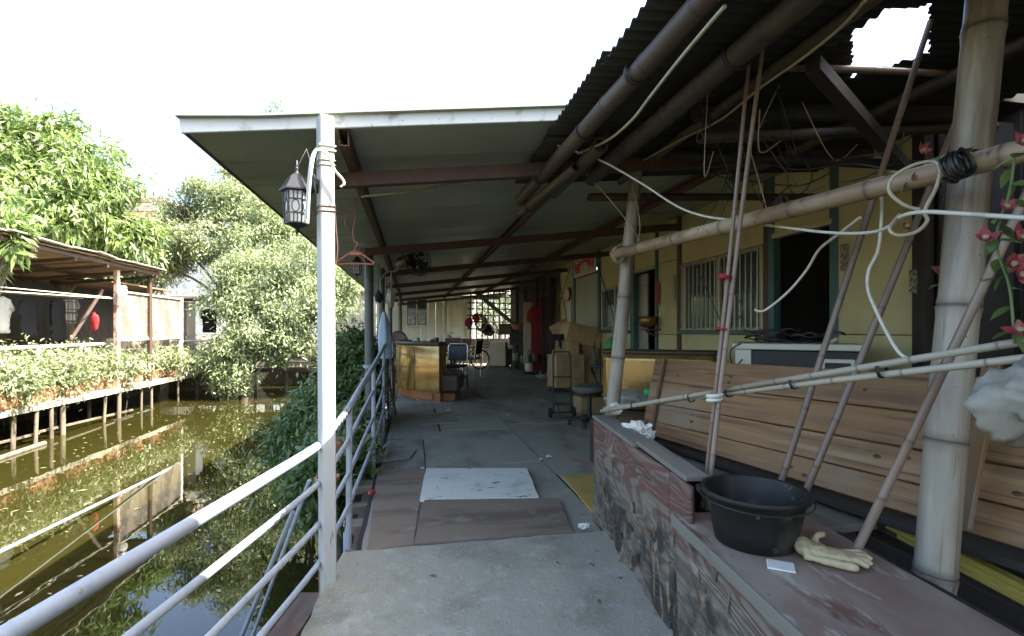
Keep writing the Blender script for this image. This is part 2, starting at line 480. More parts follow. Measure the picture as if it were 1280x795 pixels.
sofa_gold = mat('gold_vinyl', (.56, .37, .135), [((.38, .235, .075), 3, .42, .66), ((.68, .52, .25), 60, .5, .7)], .2, bump=(.10, 90, (1, 1, 1), .004), metal=.55, spec=.6, K=.62)
sofa_dark = mat('dark_brown_vinyl', (.07, .045, .03), [((.1, .065, .04), 6, .5, .7)], .4)
orange_wood = mat('orange_varnished_wood', (.34, .12, .045), [((.24, .08, .03), 5, .45, .7, (.2, 1, 2))], .35)
chrome = mat('chrome_tube', (.7, .7, .7), (), .15, metal=1.0)
black_plastic = mat('black_plastic', (.02, .02, .022), [((.05, .05, .05), 20, .55, .7)], .45, K=.52)
grey_cloth = mat('grey_seat_cloth', (.13, .135, .125), [((.09, .09, .085), 12, .5, .7)], .9, bump=(.3, 120, (1, 1, 1), .003))
cardboard = mat('brown_cardboard', (.44, .30, .17), [((.29, .19, .105), 3, .45, .7), ((.42, .31, .19), 8, .58, .74), ((.22, .14, .08), 26, .66, .73)], .85, bump=(.15, 40, (1, 1, .1), .003), rand=.28)
tape = mat('packing_tape', (.42, .31, .17), (), .3)
white_metal = mat('white_enamel', (.66, .66, .63), [((.5, .49, .44), 5, .55, .75), ((.28, .2, .14), 30, .67, .73)], .4)
cream_metal = mat('cream_enamel', (.62, .58, .42), [((.5, .45, .3), 4, .5, .75), ((.3, .22, .14), 24, .66, .73)], .5)
dark_metal = mat('black_iron', (.02, .02, .02), [((.06, .045, .035), 20, .6, .72)], .5, K=.52)
frost = mat('frosted_lantern_glass', (.85, .86, .95), [((.75, .77, .85), 10, .5, .7)], .35, trans=.6, K=1.0)
plastic_pink = mat('orange_pink_plastic', (.60, .19, .12), (), .4)
green_plastic = mat('green_plastic', (.03, .33, .12), (), .4)
blue_grey = mat('blue_grey_plastic', (.07, .10, .14), (), .5)
clear_bag = mat('cloudy_plastic_bag', (.60, .60, .58), [((.45, .44, .42), 8, .5, .7)], .35, bump=(.5, 16, (1, 1, 1), .02), trans=.45)
lightblue_cloth = mat('light_blue_fabric', (.42, .55, .70), [((.32, .44, .6), 10, .5, .7, (1, 1, .2))], .8)
green_cloth = mat('green_fabric', (.06, .25, .09), [((.04, .16, .06), 8, .5, .7)], .8)
red_cloth = mat('red_fabric', (.42, .02, .03), [((.3, .015, .025), 8, .5, .7)], .85)
magenta_cloth = mat('crimson_fabric', (.33, .02, .10), (), .85)
white_cloth = mat('white_fabric', (.75, .75, .73), [((.66, .66, .65), 6, .5, .7)], .85)
black_cloth = mat('black_fabric', (.014, .014, .016), [((.022, .022, .025), 6, .5, .7)], .9, K=.52)
terracotta = mat('terracotta', (.36, .16, .095), [((.27, .115, .07), 6, .5, .7), ((.45, .33, .25), 14, .62, .73)], .8, K=.95)
bark = mat('tree_bark', (.12, .095, .07), [((.075, .06, .045), 8, .45, .65, (1, 1, .3))], .9, bump=(.6, 20, (1, 1, .3), .02), K=.95)
bank_soil = mat('dark_bank_soil', (.06, .05, .038), [((.09, .08, .05), 2, .5, .7)], .95, bump=(.5, 4, (1, 1, 1), .08))
stilt_wood = mat('weathered_stilt', (.13, .105, .08), [((.07, .058, .045), 6, .45, .65, (1, 1, .3)), ((.20, .175, .15), 9, .56, .72, (1, 1, .2))], .85, rand=.25, K=.95)
deck_wood = mat('sun_bleached_deck', (.42, .385, .34), [((.30, .27, .235), 5, .45, .7, (.2, 1, 1))], .8, rand=.15, K=.95)
brown_roof = mat('rusty_brown_roof', (.27, .165, .105), [((.18, .11, .075), 4, .45, .7), ((.36, .24, .16), 8, .56, .74)], .8, bump=(.3, 10, (1, 1, 1), .02), rand=.12, K=.95)
pale_sheet = mat('pale_roof_sheet', (.50, .475, .44), [((.36, .32, .28), 5, .48, .7), ((.3, .18, .12), 12, .62, .73)], .65, rand=.15)
ply_weather = mat('weathered_plywood_wall', (.27, .225, .195), [((.13, .115, .105), 1.6, .45, .6, (1, 1, .45)), ((.36, .31, .28), 5, .54, .7), ((.09, .08, .07), 12, .6, .7, (1, 1, .3))], .75, bump=(.2, 20, (1, 1, .3), .006))
house_white = mat('whitewashed_wall', (.68, .67, .64), [((.5, .48, .44), 2, .5, .72)], .8, K=.95)
container_white = mat('dirty_white_cladding', (.62, .60, .54), [((.48, .44, .36), 1.6, .48, .72, (1, 1, .3)), ((.30, .23, .16), 8, .64, .75, (1, 1, .25))], .55, rand=.06, K=.95)
# ------------------------------------------------------------------ special materials
def water_mat():
    m = bpy.data.materials.new('murky_canal_water'); m.use_nodes = True
    nt = m.node_tree; N = nt.nodes; L = nt.links; b = N['Principled BSDF']
    tc = N.new('ShaderNodeTexCoord')
    n1 = N.new('ShaderNodeTexNoise'); n1.inputs['Scale'].default_value = .35; n1.inputs['Detail'].default_value = 4
    L.new(tc.outputs['Object'], n1.inputs['Vector'])
    mx = N.new('ShaderNodeMix'); mx.data_type = 'RGBA'
    mx.inputs[6].default_value = (.019, .0172, .0036, 1); mx.inputs[7].default_value = (.0155, .0146, .0034, 1)
    L.new(n1.outputs[0], mx.inputs[0]); L.new(mx.outputs[2], b.inputs['Base Color'])
    b.inputs['Roughness'].default_value = .015; b.inputs['IOR'].default_value = 1.46
    mp = N.new('ShaderNodeMapping'); mp.inputs['Scale'].default_value = (1.0, .6, 1); L.new(tc.outputs['Object'], mp.inputs[0])
    n2 = N.new('ShaderNodeTexNoise'); n2.inputs['Scale'].default_value = 2.2; n2.inputs['Detail'].default_value = 3
    L.new(mp.outputs[0], n2.inputs['Vector'])
    bp = N.new('ShaderNodeBump'); bp.inputs['Strength'].default_value = .03; bp.inputs['Distance'].default_value = .05
    L.new(n2.outputs[0], bp.inputs['Height']); L.new(bp.outputs[0], b.inputs['Normal'])
    return m
water_m = water_mat()

def peel_mat(name, top_red=(.130, .048, .036)):
    """red-painted plywood: paint left high up, grey wood and rot low down, long grain waves"""
    m = bpy.data.materials.new(name); m.use_nodes = True
    nt = m.node_tree; N = nt.nodes; L = nt.links; b = N['Principled BSDF']; b.inputs['Roughness'].default_value = .72
    tc = N.new('ShaderNodeTexCoord'); co = tc.outputs['Object']
    def noise_(sc, st, det=6, ro=.6):
        mp = N.new('ShaderNodeMapping'); mp.inputs['Scale'].default_value = [sc * s for s in st]; L.new(co, mp.inputs[0])
        t = N.new('ShaderNodeTexNoise'); t.inputs['Scale'].default_value = 1; t.inputs['Detail'].default_value = det; t.inputs['Roughness'].default_value = ro
        t.inputs['Distortion'].default_value = .6
        L.new(mp.outputs[0], t.inputs[0]); return t.outputs[0]
    def ramp(x, lo, hi):
        r = N.new('ShaderNodeMapRange'); r.interpolation_type = 'SMOOTHSTEP'; r.inputs[1].default_value = lo; r.inputs[2].default_value = hi; L.new(x, r.inputs[0]); return r.outputs[0]
    def mixc(f, a, c):
        x = N.new('ShaderNodeMix'); x.data_type = 'RGBA'; L.new(f, x.inputs[0])
        for i, q in ((6, a), (7, c)):
            if isinstance(q, tuple): x.inputs[i].default_value = (*q, 1)
            else: L.new(q, x.inputs[i])
        return x.outputs[2]
    def math_(op, a, c):
        x = N.new('ShaderNodeMath'); x.operation = op
        for i, q in ((0, a), (1, c)):
            if isinstance(q, (int, float)): x.inputs[i].default_value = q
            else: L.new(q, x.inputs[i])
        return x.outputs[0]
    # grain: contour-like waves stretched along the board (local x)
    gn = noise_(1.0, (1.3, 1, 5.5), 2.5, .45)
    ang = math_('MULTIPLY', gn, 70.0)
    sn = N.new('ShaderNodeMath'); sn.operation = 'SINE'; L.new(ang, sn.inputs[0])
    grain = math_('ADD', math_('MULTIPLY', sn.outputs[0], .5), .5)
    fine = noise_(60, (.06, 1, 1))
    wood = mixc(ramp(grain, .2, .8), (.165, .138, .105), (.105, .085, .064))
    wood = mixc(ramp(fine, .5, .68), wood, (.06, .047, .036))
    wood = mixc(ramp(noise_(6, (.5, 1, 1)), .55, .72), wood, (.29, .25, .20))
    red = mixc(ramp(noise_(10, (.4, 1, 1)), .4, .7), top_red, (.082, .036, .028))
    red = mixc(ramp(fine, .55, .7), red, (.18, .125, .10))
    sep = N.new('ShaderNodeSeparateXYZ'); L.new(co, sep.inputs[0])
    hgt = ramp(sep.outputs['Z'], -.12, .30)
    big = noise_(3.2, (.6, 1, 1))
    paint = ramp(math_('ADD', math_('MULTIPLY', hgt, .38), math_('ADD', math_('MULTIPLY', big, .55), math_('MULTIPLY', grain, .20))), .57, .75)
    paint = math_('MULTIPLY', paint, .85)
    col = mixc(paint, wood, red)
    rot_ = ramp(math_('SUBTRACT', noise_(5, (.6, 1, .7)), math_('MULTIPLY', hgt, .22)), .46, .60)
    col = mixc(rot_, col, (.028, .023, .018))
    split = ramp(math_('SUBTRACT', noise_(12, (.9, 1, .22)), math_('MULTIPLY', hgt, .25)), .605, .64)
    col = mixc(split, col, (.22, .155, .095))
    L.new(col, b.inputs['Base Color'])
    bp = N.new('ShaderNodeBump'); bp.inputs['Strength'].default_value = .6; bp.inputs['Distance'].default_value = .010
    h = math_('ADD', math_('MULTIPLY', grain, .7), math_('SUBTRACT', math_('MULTIPLY', fine, .5), math_('MULTIPLY', rot_, 1.0)))
    L.new(h, bp.inputs['Height']); L.new(bp.outputs[0], b.inputs['Normal'])
    return m
peel_red = peel_mat('peeling_red_plywood')
ledge_red = mat('worn_red_ledge', (.24, .165, .145), [((.33, .265, .24), 3.5, .42, .62, (.4, 1, 1)), ((.17, .09, .075), 6, .54, .66, (.4, 1, 1)), ((.42, .385, .36), 14, .58, .68, (.3, 1, 1)), ((.10, .075, .065), 40, .66, .73)], .55, (.2, 20, (.3, 1, 1), .006), rough2=.4)

# ------------------------------------------------------------------ terrain and water
def build_ground():
    U0, U1, V0, V1, zt, zb, big = -14, 23, -9.6, 2.2, -0.34, -2.0, 600
    q = lambda u, v, z: UV(u, v, z)
    outer = [q(-big, -big, zt), q(big, -big, zt), q(big, big, zt), q(-big, big, zt)]
    inner = [q(U0, V0, zt), q(U1, V0, zt), q(U1, V1, zt), q(U0, V1, zt)]
    low = [q(U0, V0, zb), q(U1, V0, zb), q(U1, V1, zb), q(U0, V1, zb)]
    vs = outer + inner + low
    fs = [(i, 4 + i, 4 + (i + 1) % 4, (i + 1) % 4) for i in range(4)]
    fs += [(4 + i, 8 + i, 8 + (i + 1) % 4, 4 + (i + 1) % 4) for i in range(4)]
    fs += [(8, 11, 10, 9)]
    o = raw('ground', vs, fs, bank_soil)
    struct('ground', o)
    me = o.data
    bm = bmesh.new(); bm.from_mesh(me); bmesh.ops.recalc_face_normals(bm, faces=bm.faces)
    up = [f for f in bm.faces if abs(f.normal.z) > .9]
    if up and sum(f.normal.z for f in up) < 0: bmesh.ops.reverse_faces(bm, faces=bm.faces)
    bm.to_mesh(me); bm.free()
    wv = [q(U0 - .1, V0 - .1, -1.0), q(U1 + .1, V0 - .1, -1.0), q(U1 + .1, V1 + .1, -1.0), q(U0 - .1, V1 + .1, -1.0)]
    w = raw('canal_water', wv, [(0, 3, 2, 1)], water_m)
    struct('canal_water', w)
build_ground()

# ------------------------------------------------------------------ walkway floor with plywood sheets
fl = sheet('walkway_floor', [UV(2.75, -.34), UV(21, -.34), UV(21, 3.5), UV(2.75, 3.5)], -.16, -.03, dark_wood)
struct('walkway_floor', fl)
def ply(poly, z0, z1, m, seed, jag=.004):
    return sheet('plywood_sheet', poly, z0, z1, m, fl, jag, seed)
def uvrect(u0, u1, v0, v1, g=.004, tw=0.0):
    return [UV(u0 + g, v0 + g), UV(u1 - g, v0 + g + tw), UV(u1 - g, v1 - g + tw), UV(u0 + g, v1 - g)]
sd = 1
rr = random.Random(5)
for (u0, u1, v0, v1, dz) in [
    (2.95, 4.78, -.31, 1.275, 0), (4.80, 6.45, .12, 1.27, .006), (4.80, 6.05, -.31, .12, .001), (6.07, 7.7, -.31, .34, .004), (6.47, 8.35, .36, 1.27, .009),
    (7.72, 9.4, -.31, .34, .0), (8.37, 10.6, .34, 1.29, .003), (9.42, 11.8, -.31, .32, .003), (10.62, 13, .34, 1.3, 0), (11.82, 14.2, -.31, .33, .002), (13.02, 15.4, .34, 1.3, .003), (14.22, 17.6, -.31, .33, 0), (15.42, 18.2, .34, 1.3, 0), (17.62, 20.9, -.31, .33, .0), (18.22, 20.9, .34, 1.3, .002),
    (2.95, 4.35, 1.29, 2.5, .002), (4.37, 6.75, 1.28, 2.5, .0), (6.77, 9.15, 1.28, 2.48, .005), (9.17, 11.6, 1.3, 2.5, .0), (11.62, 14, 1.3, 2.5, .004), (14.02, 16.5, 1.3, 2.5, .0), (16.52, 20.9, 1.3, 2.5, .002),
    (2.95, 5.4, 2.51, 3.46, .0), (5.42, 7.9, 2.51, 3.46, .004), (7.92, 10.4, 2.51, 3.46, .0), (10.42, 12.9, 2.52, 3.46, .003), (12.92, 16, 2.52, 3.46, .0), (16.02, 20.9, 2.52, 3.46, .002)]:
    ply(uvrect(u0, u1, v0, v1, .007, rr.uniform(-.006, .006)), -.029, -.014 + dz, ply_grey, sd); sd += 1
# the loose boards laid on top
wb = ply([G(533, 587), G(659, 587), G(673.5, 623), G(524.6, 627)], -.006, .014, white_board, 50, .006)
wb['label'] = 'worn white board'
bb = ply([G(530.5, 626.5), G(698.5, 624.5), G(716, 668), G(517, 682)], -.004, .012, ply_brown, 51)
ply([G(473, 584), G(531, 586.5), G(516.5, 682), G(458, 690)], -.006, .006, ply_brown, 52)
yb = ply([G(703, 595), G(775, 591.5), G(840, 660), G(752, 655)], -.008, .006, yellow_board, 53)
yb['label'] = 'yellow board'
ply([G(520.5, 519), G(565, 515.5), G(573, 528.5), G(524, 531)], -.004, .010, ply_grey, 54)
ply([G(470, 566), G(521, 562), G(512, 573), G(468, 578)], -.006, .005, ply_grey, 55)
otube('red_chalk_line', [G(704, 569, .0005), G(722, 576, .0005), G(742, 583, .0005)], .004, mat('red_chalk', (.42, .08, .09), (), .9), fl, 5)

# concrete ramp under the camera
def ramp():
    Z = .035
    far = [G(428, 690, Z), G(500, 683, Z), G(600, 675, Z), G(700, 667, Z), G(765, 662, Z)]
    left = [Vector((-.88, -3.5, Z)), Vector((-.87, 1.0, Z)), G(372, 800, Z), G(392, 757, Z), G(410, 725, Z)]
    right = [Vector((1.3, 2.2, Z)), Vector((1.5, -3.5, Z))]
    return sheet('concrete_ramp', left + far + right, -.10, Z, concrete, None, .008, 3, .07)
rp = struct('ramp', ramp())
soft(rp, .01, 2)

# planks and joists below the left edge of the ramp and walkway
eb = obeam('edge_beam', (-1.06, -1.5, -.20), (-1.10, 2.75, -.20), .14, .09, red_beam_wood)
tag(eb, 'dark red wooden beam running along below the concrete slab edge', 'beam')
jo = thing('joist_ends', 'stub ends of rotten grey planks between railing and brown plywood', 'joists', G(445, 640, -.1))
for i, (x0, x1, y0, w, z) in enumerate([(432, 470, 603, .19, -.015), (438, 470, 628, .09, -.03), (437, 466, 650, .13, -.05), (432, 462, 681, .10, -.06)]):
    a = G(x0, y0, z); b_ = G(x1, y0 - 3, z)
    obeam('plank', a - Vector((0, 0, .05)), b_ - Vector((-.05, 0, .05)), w, .07, old_wood, jo, (0, 0, 1), .008)
obeam('joist', G(447, 690, -.14), G(462, 600, -.14), .06, .12, red_beam_wood, jo)
for k, (u, v) in enumerate([(2.9, -.42), (5.6, -.42), (8.4, -.42), (11.2, -.42), (14, -.42), (16.8, -.42)]):
    p = otube('walkway_stilt', [UV(u, v, -1.9), UV(u, v, -.16)], .055, stilt_wood, fl, 10)

# ------------------------------------------------------------------ canopy over the walkway
CU0, CU1, CV0, CV1 = 2.72, 19.2, -1.10, 3.62
def cz(v): return 2.36 + .115 * (v + .4)           # underside
can = thing('walkway_canopy', 'long flat canopy of grey green panels and rusty steel beams over the walkway', 'canopy', UV(8, 1, 2.5))
n = 17
du = (CU1 - CU0) / n
for i in range(n):
    u0, u1 = CU0 + i * du + .004, CU0 + (i + 1) * du - .004
    # a sandwich panel: shallow ribs across on its underside
    vs, fs = [], []
    prof = []
    ribs = 2
    for k in range(ribs):
        a = u0 + (u1 - u0) * k / ribs; b_ = u0 + (u1 - u0) * (k + 1) / ribs
        prof += [(a, 0), (b_ - .03, 0), (b_ - .024, .003), (b_ - .006, .003), (b_, 0)]
    prof2 = []
    for q in prof:
        if not prof2 or q != prof2[-1]: prof2.append(q)
    m_ = len(prof2)
    for v in (CV0, CV1):
        for (u, d) in prof2: vs.append(UV(u, v, cz(v) + d))
    for v in (CV0, CV1):
        vs += [UV(u0, v, cz(v) + .055), UV(u1, v, cz(v) + .055)]
    for k in range(m_ - 1): fs.append((k, k + 1, m_ + k + 1, m_ + k))
    t = 2 * m_
    fs += [(t, t + 2, t + 3, t + 1), tuple(range(m_ - 1, -1, -1)) + (t, t + 1), tuple(range(m_, 2 * m_)) + (t + 3, t + 2), (0, m_, t + 2, t), (m_ - 1, t + 1, t + 3, 2 * m_ - 1)]
    world_raw('ceiling_panel', vs, fs, ceil_mat, can)
# edge trims: white fascia in front, thin dark lip on the water side, roof sheet above
obeam('fascia', UV(CU0 - .012, CV0 - .02, cz(CV0) + .022), UV(CU0 - .012, CV1, cz(CV1) + .022), .018, .078, fascia_mat, can, (0, 0, 1), .003)
obeam('edge_trim', UV(CU0, CV0 - .012, cz(CV0) + .024), UV(CU1, CV0 - .012, cz(CV0) + .024), .02, .062, old_wood, can, (0, 0, 1), .003)
sp = [UV(CU0 - .05, CV0 - .03, cz(CV0) + .068), UV(CU1, CV0 - .03, cz(CV0) + .068), UV(CU1, CV1, cz(CV1) + .085), UV(CU0 - .05, CV1, cz(CV1) + .085)]
sp2 = [UV(CU0 - .05, CV0 + .35, cz(CV0) + .10), UV(CU1, CV0 + .35, cz(CV0) + .10)]
world_raw('roof_sheet', [sp[0], sp[1], sp2[1], sp2[0], sp[2], sp[3]] + [p - Vector((0, 0, .012)) for p in (sp[0], sp[1], sp2[1], sp2[0], sp[2], sp[3])],
          [(0, 1, 2, 3), (3, 2, 4, 5), (7, 6, 9, 8), (8, 9, 11, 10), (0, 3, 9, 6), (3, 5, 11, 9), (0, 6, 7, 1)], eave_mat, can)
def channel(p0, p1, w, h, name='beam'):
    mb = MB()
    c, r, L = beam_frame(p0, p1)
    mb.box(c + r @ Vector((0, -w / 2, 0)), (L, .006, h), r)
    mb.box(c + r @ Vector((0, .003, h / 2 - .003)), (L, w - .006, .006), r)
    mb.box(c + r @ Vector((0, .003, -h / 2 + .003)), (L, w - .006, .006), r)
    mb.box(c + r @ Vector((0, w / 2 - .003, h / 2 - .018)), (L, .006, .022), r)
    mb.box(c + r @ Vector((0, w / 2 - .003, -h / 2 + .018)), (L, .006, .022), r)
    return mb.build(name, rust, can)
for v in (-.36, 1.15, 2.5):
    channel(UV(CU0 + .03, v, cz(v) - .047), UV(CU1, v, cz(v) - .047), .05, .09, 'purlin')
for u in (3.22, 6.05, 8.45, 10.9, 13.4, 16, 18.6):
    channel(UV(u, -.55, cz(-.55) - .135), UV(u, CV1 - .15, cz(CV1 - .15) - .135), .06, .085, 'cross_beam')

# posts that carry it along the water
rot_post = Matrix.Rotation(math.radians(38), 3, 'Z')
wp_base = P(407, 742, 2.5)
wp = thing('white_steel_post', 'tall white square steel post with rust streaks at the ramp corner', 'post', (wp_base.x, 2.5, -.9))
def sq_tube(p0, p1, w, m, name, parent):
    c = (p0 + p1) / 2; L = (p1 - p0).length
    z = (p1 - p0).normalized(); x = rot_post @ Vector((1, 0, 0)); x = (x - z * x.dot(z)).normalized(); y = z.cross(x)
    v, f = box_geo((w, w, L), .006)
    return raw(name, v, f, m, parent, c, Matrix((x, y, z)).transposed(), True, .4)
sq_tube(Vector((wp_base.x + .02, 2.5, -1.9)), P(406.5, 146, 2.5), .070, post_paint, 'shaft', wp)
for i, (px, Y, r, z0) in enumerate([(461, 6.2, .056, -1.9), (477, 8.0, .05, -1.9), (487.5, 10.4, .046, -1.9), (500, 14.2, .05, -.02)]):
    b0 = P(px, HY, Y)
    top = cz(b0.x * UY - b0.y * UX) - .18
    pl = thing('canopy_post', ['dark green pipe post with a collar behind the curved railing', 'second pipe post along the water carrying the wall fan', 'third thin pipe post along the water beside the booth', 'farthest thin pipe post along the water beside the booth'][i], 'post', (b0.x, Y, z0), 'canopy posts by the water')
    otube('pipe', [(b0.x + .02, Y, z0), (b0.x, Y, top + .12)], r, green_pipe, pl, 14)
    otube('collar', [(b0.x + .005, Y, .82), (b0.x + .005, Y, .86)], r * 1.25, rail_paint if i == 0 else green_pipe, pl, 14)
# ------------------------------------------------------------------ the cream building on the right
BV = 3.5
bld = thing('cream_building', 'long low building with cream wall panels, teal posts, doors and barred window', 'building', UV(7, 5, 0))
def wallbox(u0, u1, z0, z1, m=None, name='wall_panel', v0=BV, t=.06):
    return obox(name, UV((u0 + u1) / 2, v0 + t / 2, (z0 + z1) / 2), (t, abs(u1 - u0), z1 - z0), m or wall_cream, bld, R_UV, .004)
ua = lambda px: u_at(px, BV)
ZT = 2.86
U_end = ua(1152)
# panel beside the open door (right end), with the seam at eye level
g = .006
zs = z_at(1090, 418, BV)
wallbox(U_end, ua(1046), -.02, zs - g); wallbox(U_end, ua(1046), zs, ZT)
# open doorway 962..1040
dz = z_at(1000, 284, BV)
wallbox(ua(1046) + .02, ua(968), dz, ZT)
# barred window bay
wz0, wz1 = z_at(900, 414, BV), z_at(900, 321.5, BV)
wallbox(ua(955), ua(852), -.02, wz0 - .03); wallbox(ua(955), ua(852), wz1 + .03, ZT)
# panel with the couplet
zc = z_at(835, 418, BV)
wallbox(ua(846), ua(823), -.02, zc - g); wallbox(ua(846), ua(823), zc, 2.25); wallbox(ua(846), ua(823), 2.256, ZT)
# narrow door 792..818
d2 = z_at(808, 335, BV)
wallbox(ua(821), ua(793), d2, ZT)
# small window bay 749..790
sz0, sz1 = z_at(770, 416, BV), z_at(770, 358, BV)
wallbox(ua(789), ua(751), -.02, sz0); wallbox(ua(789), ua(751), sz1, ZT)
# panelled doors with the sign above 719..747
s_z0 = z_at(733, 344, BV)
um = ua(732.5)
wallbox(ua(747), um - .008, -.02, s_z0 - .01, mat('pale_green_door', (.42, .46, .38), [((.33, .36, .3), 3, .5, .72)], .5), 'door_leaf')
wallbox(um + .008, ua(719.5), -.02, s_z0 - .01, MATS['pale_green_door'], 'door_leaf')
# last panel 694..716
wallbox(ua(716), ua(694.5), -.02, ZT)
# posts
def upright(px, w, m, z1=ZT, dv=-.012, t=.085):
    u = ua(px)
    return obox('upright', UV(u, BV + t / 2 + dv, z1 / 2 - .02), (t, w, z1 + .02), m, bld, R_UV, .004)
for px, w, m in ((1149, .09, dark_wood), (1043, .085, teal), (964.5, .075, teal), (958, .07, brown_frame), (849, .085, brown_frame), (820.5, .06, teal), (790.5, .11, teal), (748.5, .12, teal), (717.5, .12, teal), (693.5, .08, brown_frame)):
    upright(px, w, m)
# sill bands
obox('window_sill', UV((ua(955) + ua(852)) / 2, BV - .02, wz0 - .015), (.09, ua(852) - ua(955), .04), teal, bld, R_UV)
obox('window_sill', UV((ua(789) + ua(751)) / 2, BV - .015, sz0 + .02), (.08, ua(751) - ua(789), .045), teal, bld, R_UV)
# barred window
win = obox('barred_window', UV((ua(955) + ua(852)) / 2, BV + .05, (wz0 + wz1) / 2), (.01, ua(852) - ua(955) - .1, wz1 - wz0 - .03), glass, bld, R_UV, 0)
uA, uB = ua(953), ua(853.5)
for (c0, c1, w) in (((uA, wz0 + .02), (uB, wz0 + .02), .04), ((uA, wz1), (uB, wz1), .04), ((uA + .02, wz0), (uA + .02, wz1), .05), ((uB - .02, wz0), (uB - .02, wz1), .05), (((uA + uB) / 2, wz0), ((uA + uB) / 2, wz1), .05)):
    obeam('frame', UV(c0[0], BV + .02, c0[1]), UV(c1[0], BV + .02, c1[1]), .05, w, cream_metal, win, (UY, -UX, 0) if c0[1] != c1[1] else (0, 0, 1))
nb = 17
for i in range(nb):
    u = uA + .03 + (uB - uA - .06) * i / (nb - 1)
    otube('bar', [UV(u, BV - .035, wz0 - .005), UV(u, BV - .035, wz1 + .02)], .0085, alu, win, 6)
for z in (wz0 + .02, wz1 - .02):
    otube('bar_rail', [UV(uA, BV - .035, z), UV(uB, BV - .035, z)], .011, alu, win, 6)
# small sliding window
w2 = obox('sliding_window', UV((ua(789) + ua(751)) / 2, BV + .05, (sz0 + sz1) / 2 + .02), (.012, ua(751) - ua(789) - .08, sz1 - sz0 - .08), glass, bld, R_UV, 0)
uA, uB = ua(788), ua(752)
for (c0, c1, w) in (((uA, sz0 + .07), (uB, sz0 + .07), .06), ((uA, sz1 - .02), (uB, sz1 - .02), .05), ((uA + .03, sz0 + .05), (uA + .03, sz1), .07), ((uB - .03, sz0 + .05), (uB - .03, sz1), .07), ((ua(770), sz0 + .05), (ua(770), sz1), .10)):
    obeam('frame', UV(c0[0], BV + .02, c0[1]), UV(c1[0], BV + .02, c1[1]), .05, w, alu, w2, (UY, -UX, 0) if c0[1] != c1[1] else (0, 0, 1))
# door frames, leaves
obeam('lintel', UV(ua(1041), BV + .02, dz - .02), UV(ua(966), BV + .02, dz - .02), .07, .05, cream_metal, bld)
obeam('lintel', UV(ua(819), BV + .02, d2 - .02), UV(ua(793), BV + .02, d2 - .02), .07, .05, alu, bld)
obox('door_leaf', UV(ua(797), BV + .10, d2 / 2 - .02), (.04, .34, d2 - .08), alu, bld, R_UV)
lf = obox('door_leaf', UV(ua(1000) + .25, BV + 1.25, 1.02), (.04, .75, 2.05), red_door, bld, R_UV)
lf['label'] = 'dull red inner door'
# dark rooms behind
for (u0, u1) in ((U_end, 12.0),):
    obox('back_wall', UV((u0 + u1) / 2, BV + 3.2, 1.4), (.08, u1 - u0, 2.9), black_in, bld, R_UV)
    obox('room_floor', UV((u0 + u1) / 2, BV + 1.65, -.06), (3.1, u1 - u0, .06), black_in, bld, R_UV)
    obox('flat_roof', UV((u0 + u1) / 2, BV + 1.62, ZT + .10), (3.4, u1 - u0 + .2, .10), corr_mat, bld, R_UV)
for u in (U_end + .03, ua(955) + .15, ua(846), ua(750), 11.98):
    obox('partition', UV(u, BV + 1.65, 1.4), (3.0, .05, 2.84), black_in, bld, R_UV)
# sign above the panelled doors
sg = thing('door_sign', 'white sign board with three red characters above the pale doors', 'sign', UV(um, BV - .03, s_z0))
szt = z_at(733, 321, BV)
obox('board', UV(um, BV - .03, (s_z0 + szt) / 2), (.02, ua(719.5) - ua(747), szt - s_z0), white_metal, sg, R_UV)
def text_mesh(name, body, size, m, parent, loc, xdir, ydir, extr=.002, bold=.0, squeeze=1.0):
    cu = bpy.data.curves.new(name, 'FONT'); cu.body = body; cu.size = size; cu.align_x = 'CENTER'; cu.align_y = 'CENTER'; cu.extrude = extr; cu.offset = bold
    tmp = bpy.data.objects.new('tmp_text', cu); COL.objects.link(tmp)
    bpy.context.view_layer.update()
    dg = bpy.context.evaluated_depsgraph_get()
    me = bpy.data.meshes.new_from_object(tmp.evaluated_get(dg))
    bpy.data.objects.remove(tmp)
    me.name = name; me.materials.clear(); me.materials.append(m)
    for v in me.vertices: v.co.x *= squeeze
    x = Vector(xdir).normalized(); y = Vector(ydir).normalized(); z = x.cross(y)
    return link(bpy.data.objects.new(name, me), mw_of(loc, Matrix((x, y, z)).transposed()), parent)
sign_red = mat('sign_red', (.62, .02, .02), (), .6)
W_ = (ua(719.5) - ua(747))
ch_h = (szt - s_z0) * .72
for i, ch in enumerate('\u5b98\u7a7a\u61b6'):
    uu = ua(719.5) - W_ * (.19 + .305 * i)
    text_mesh('character', ch, ch_h, sign_red, sg, UV(uu, BV - .043, (s_z0 + szt) / 2 + .0), (-UX, -UY, 0), (0, 0, 1), .003, .012, W_ * .30 / ch_h)
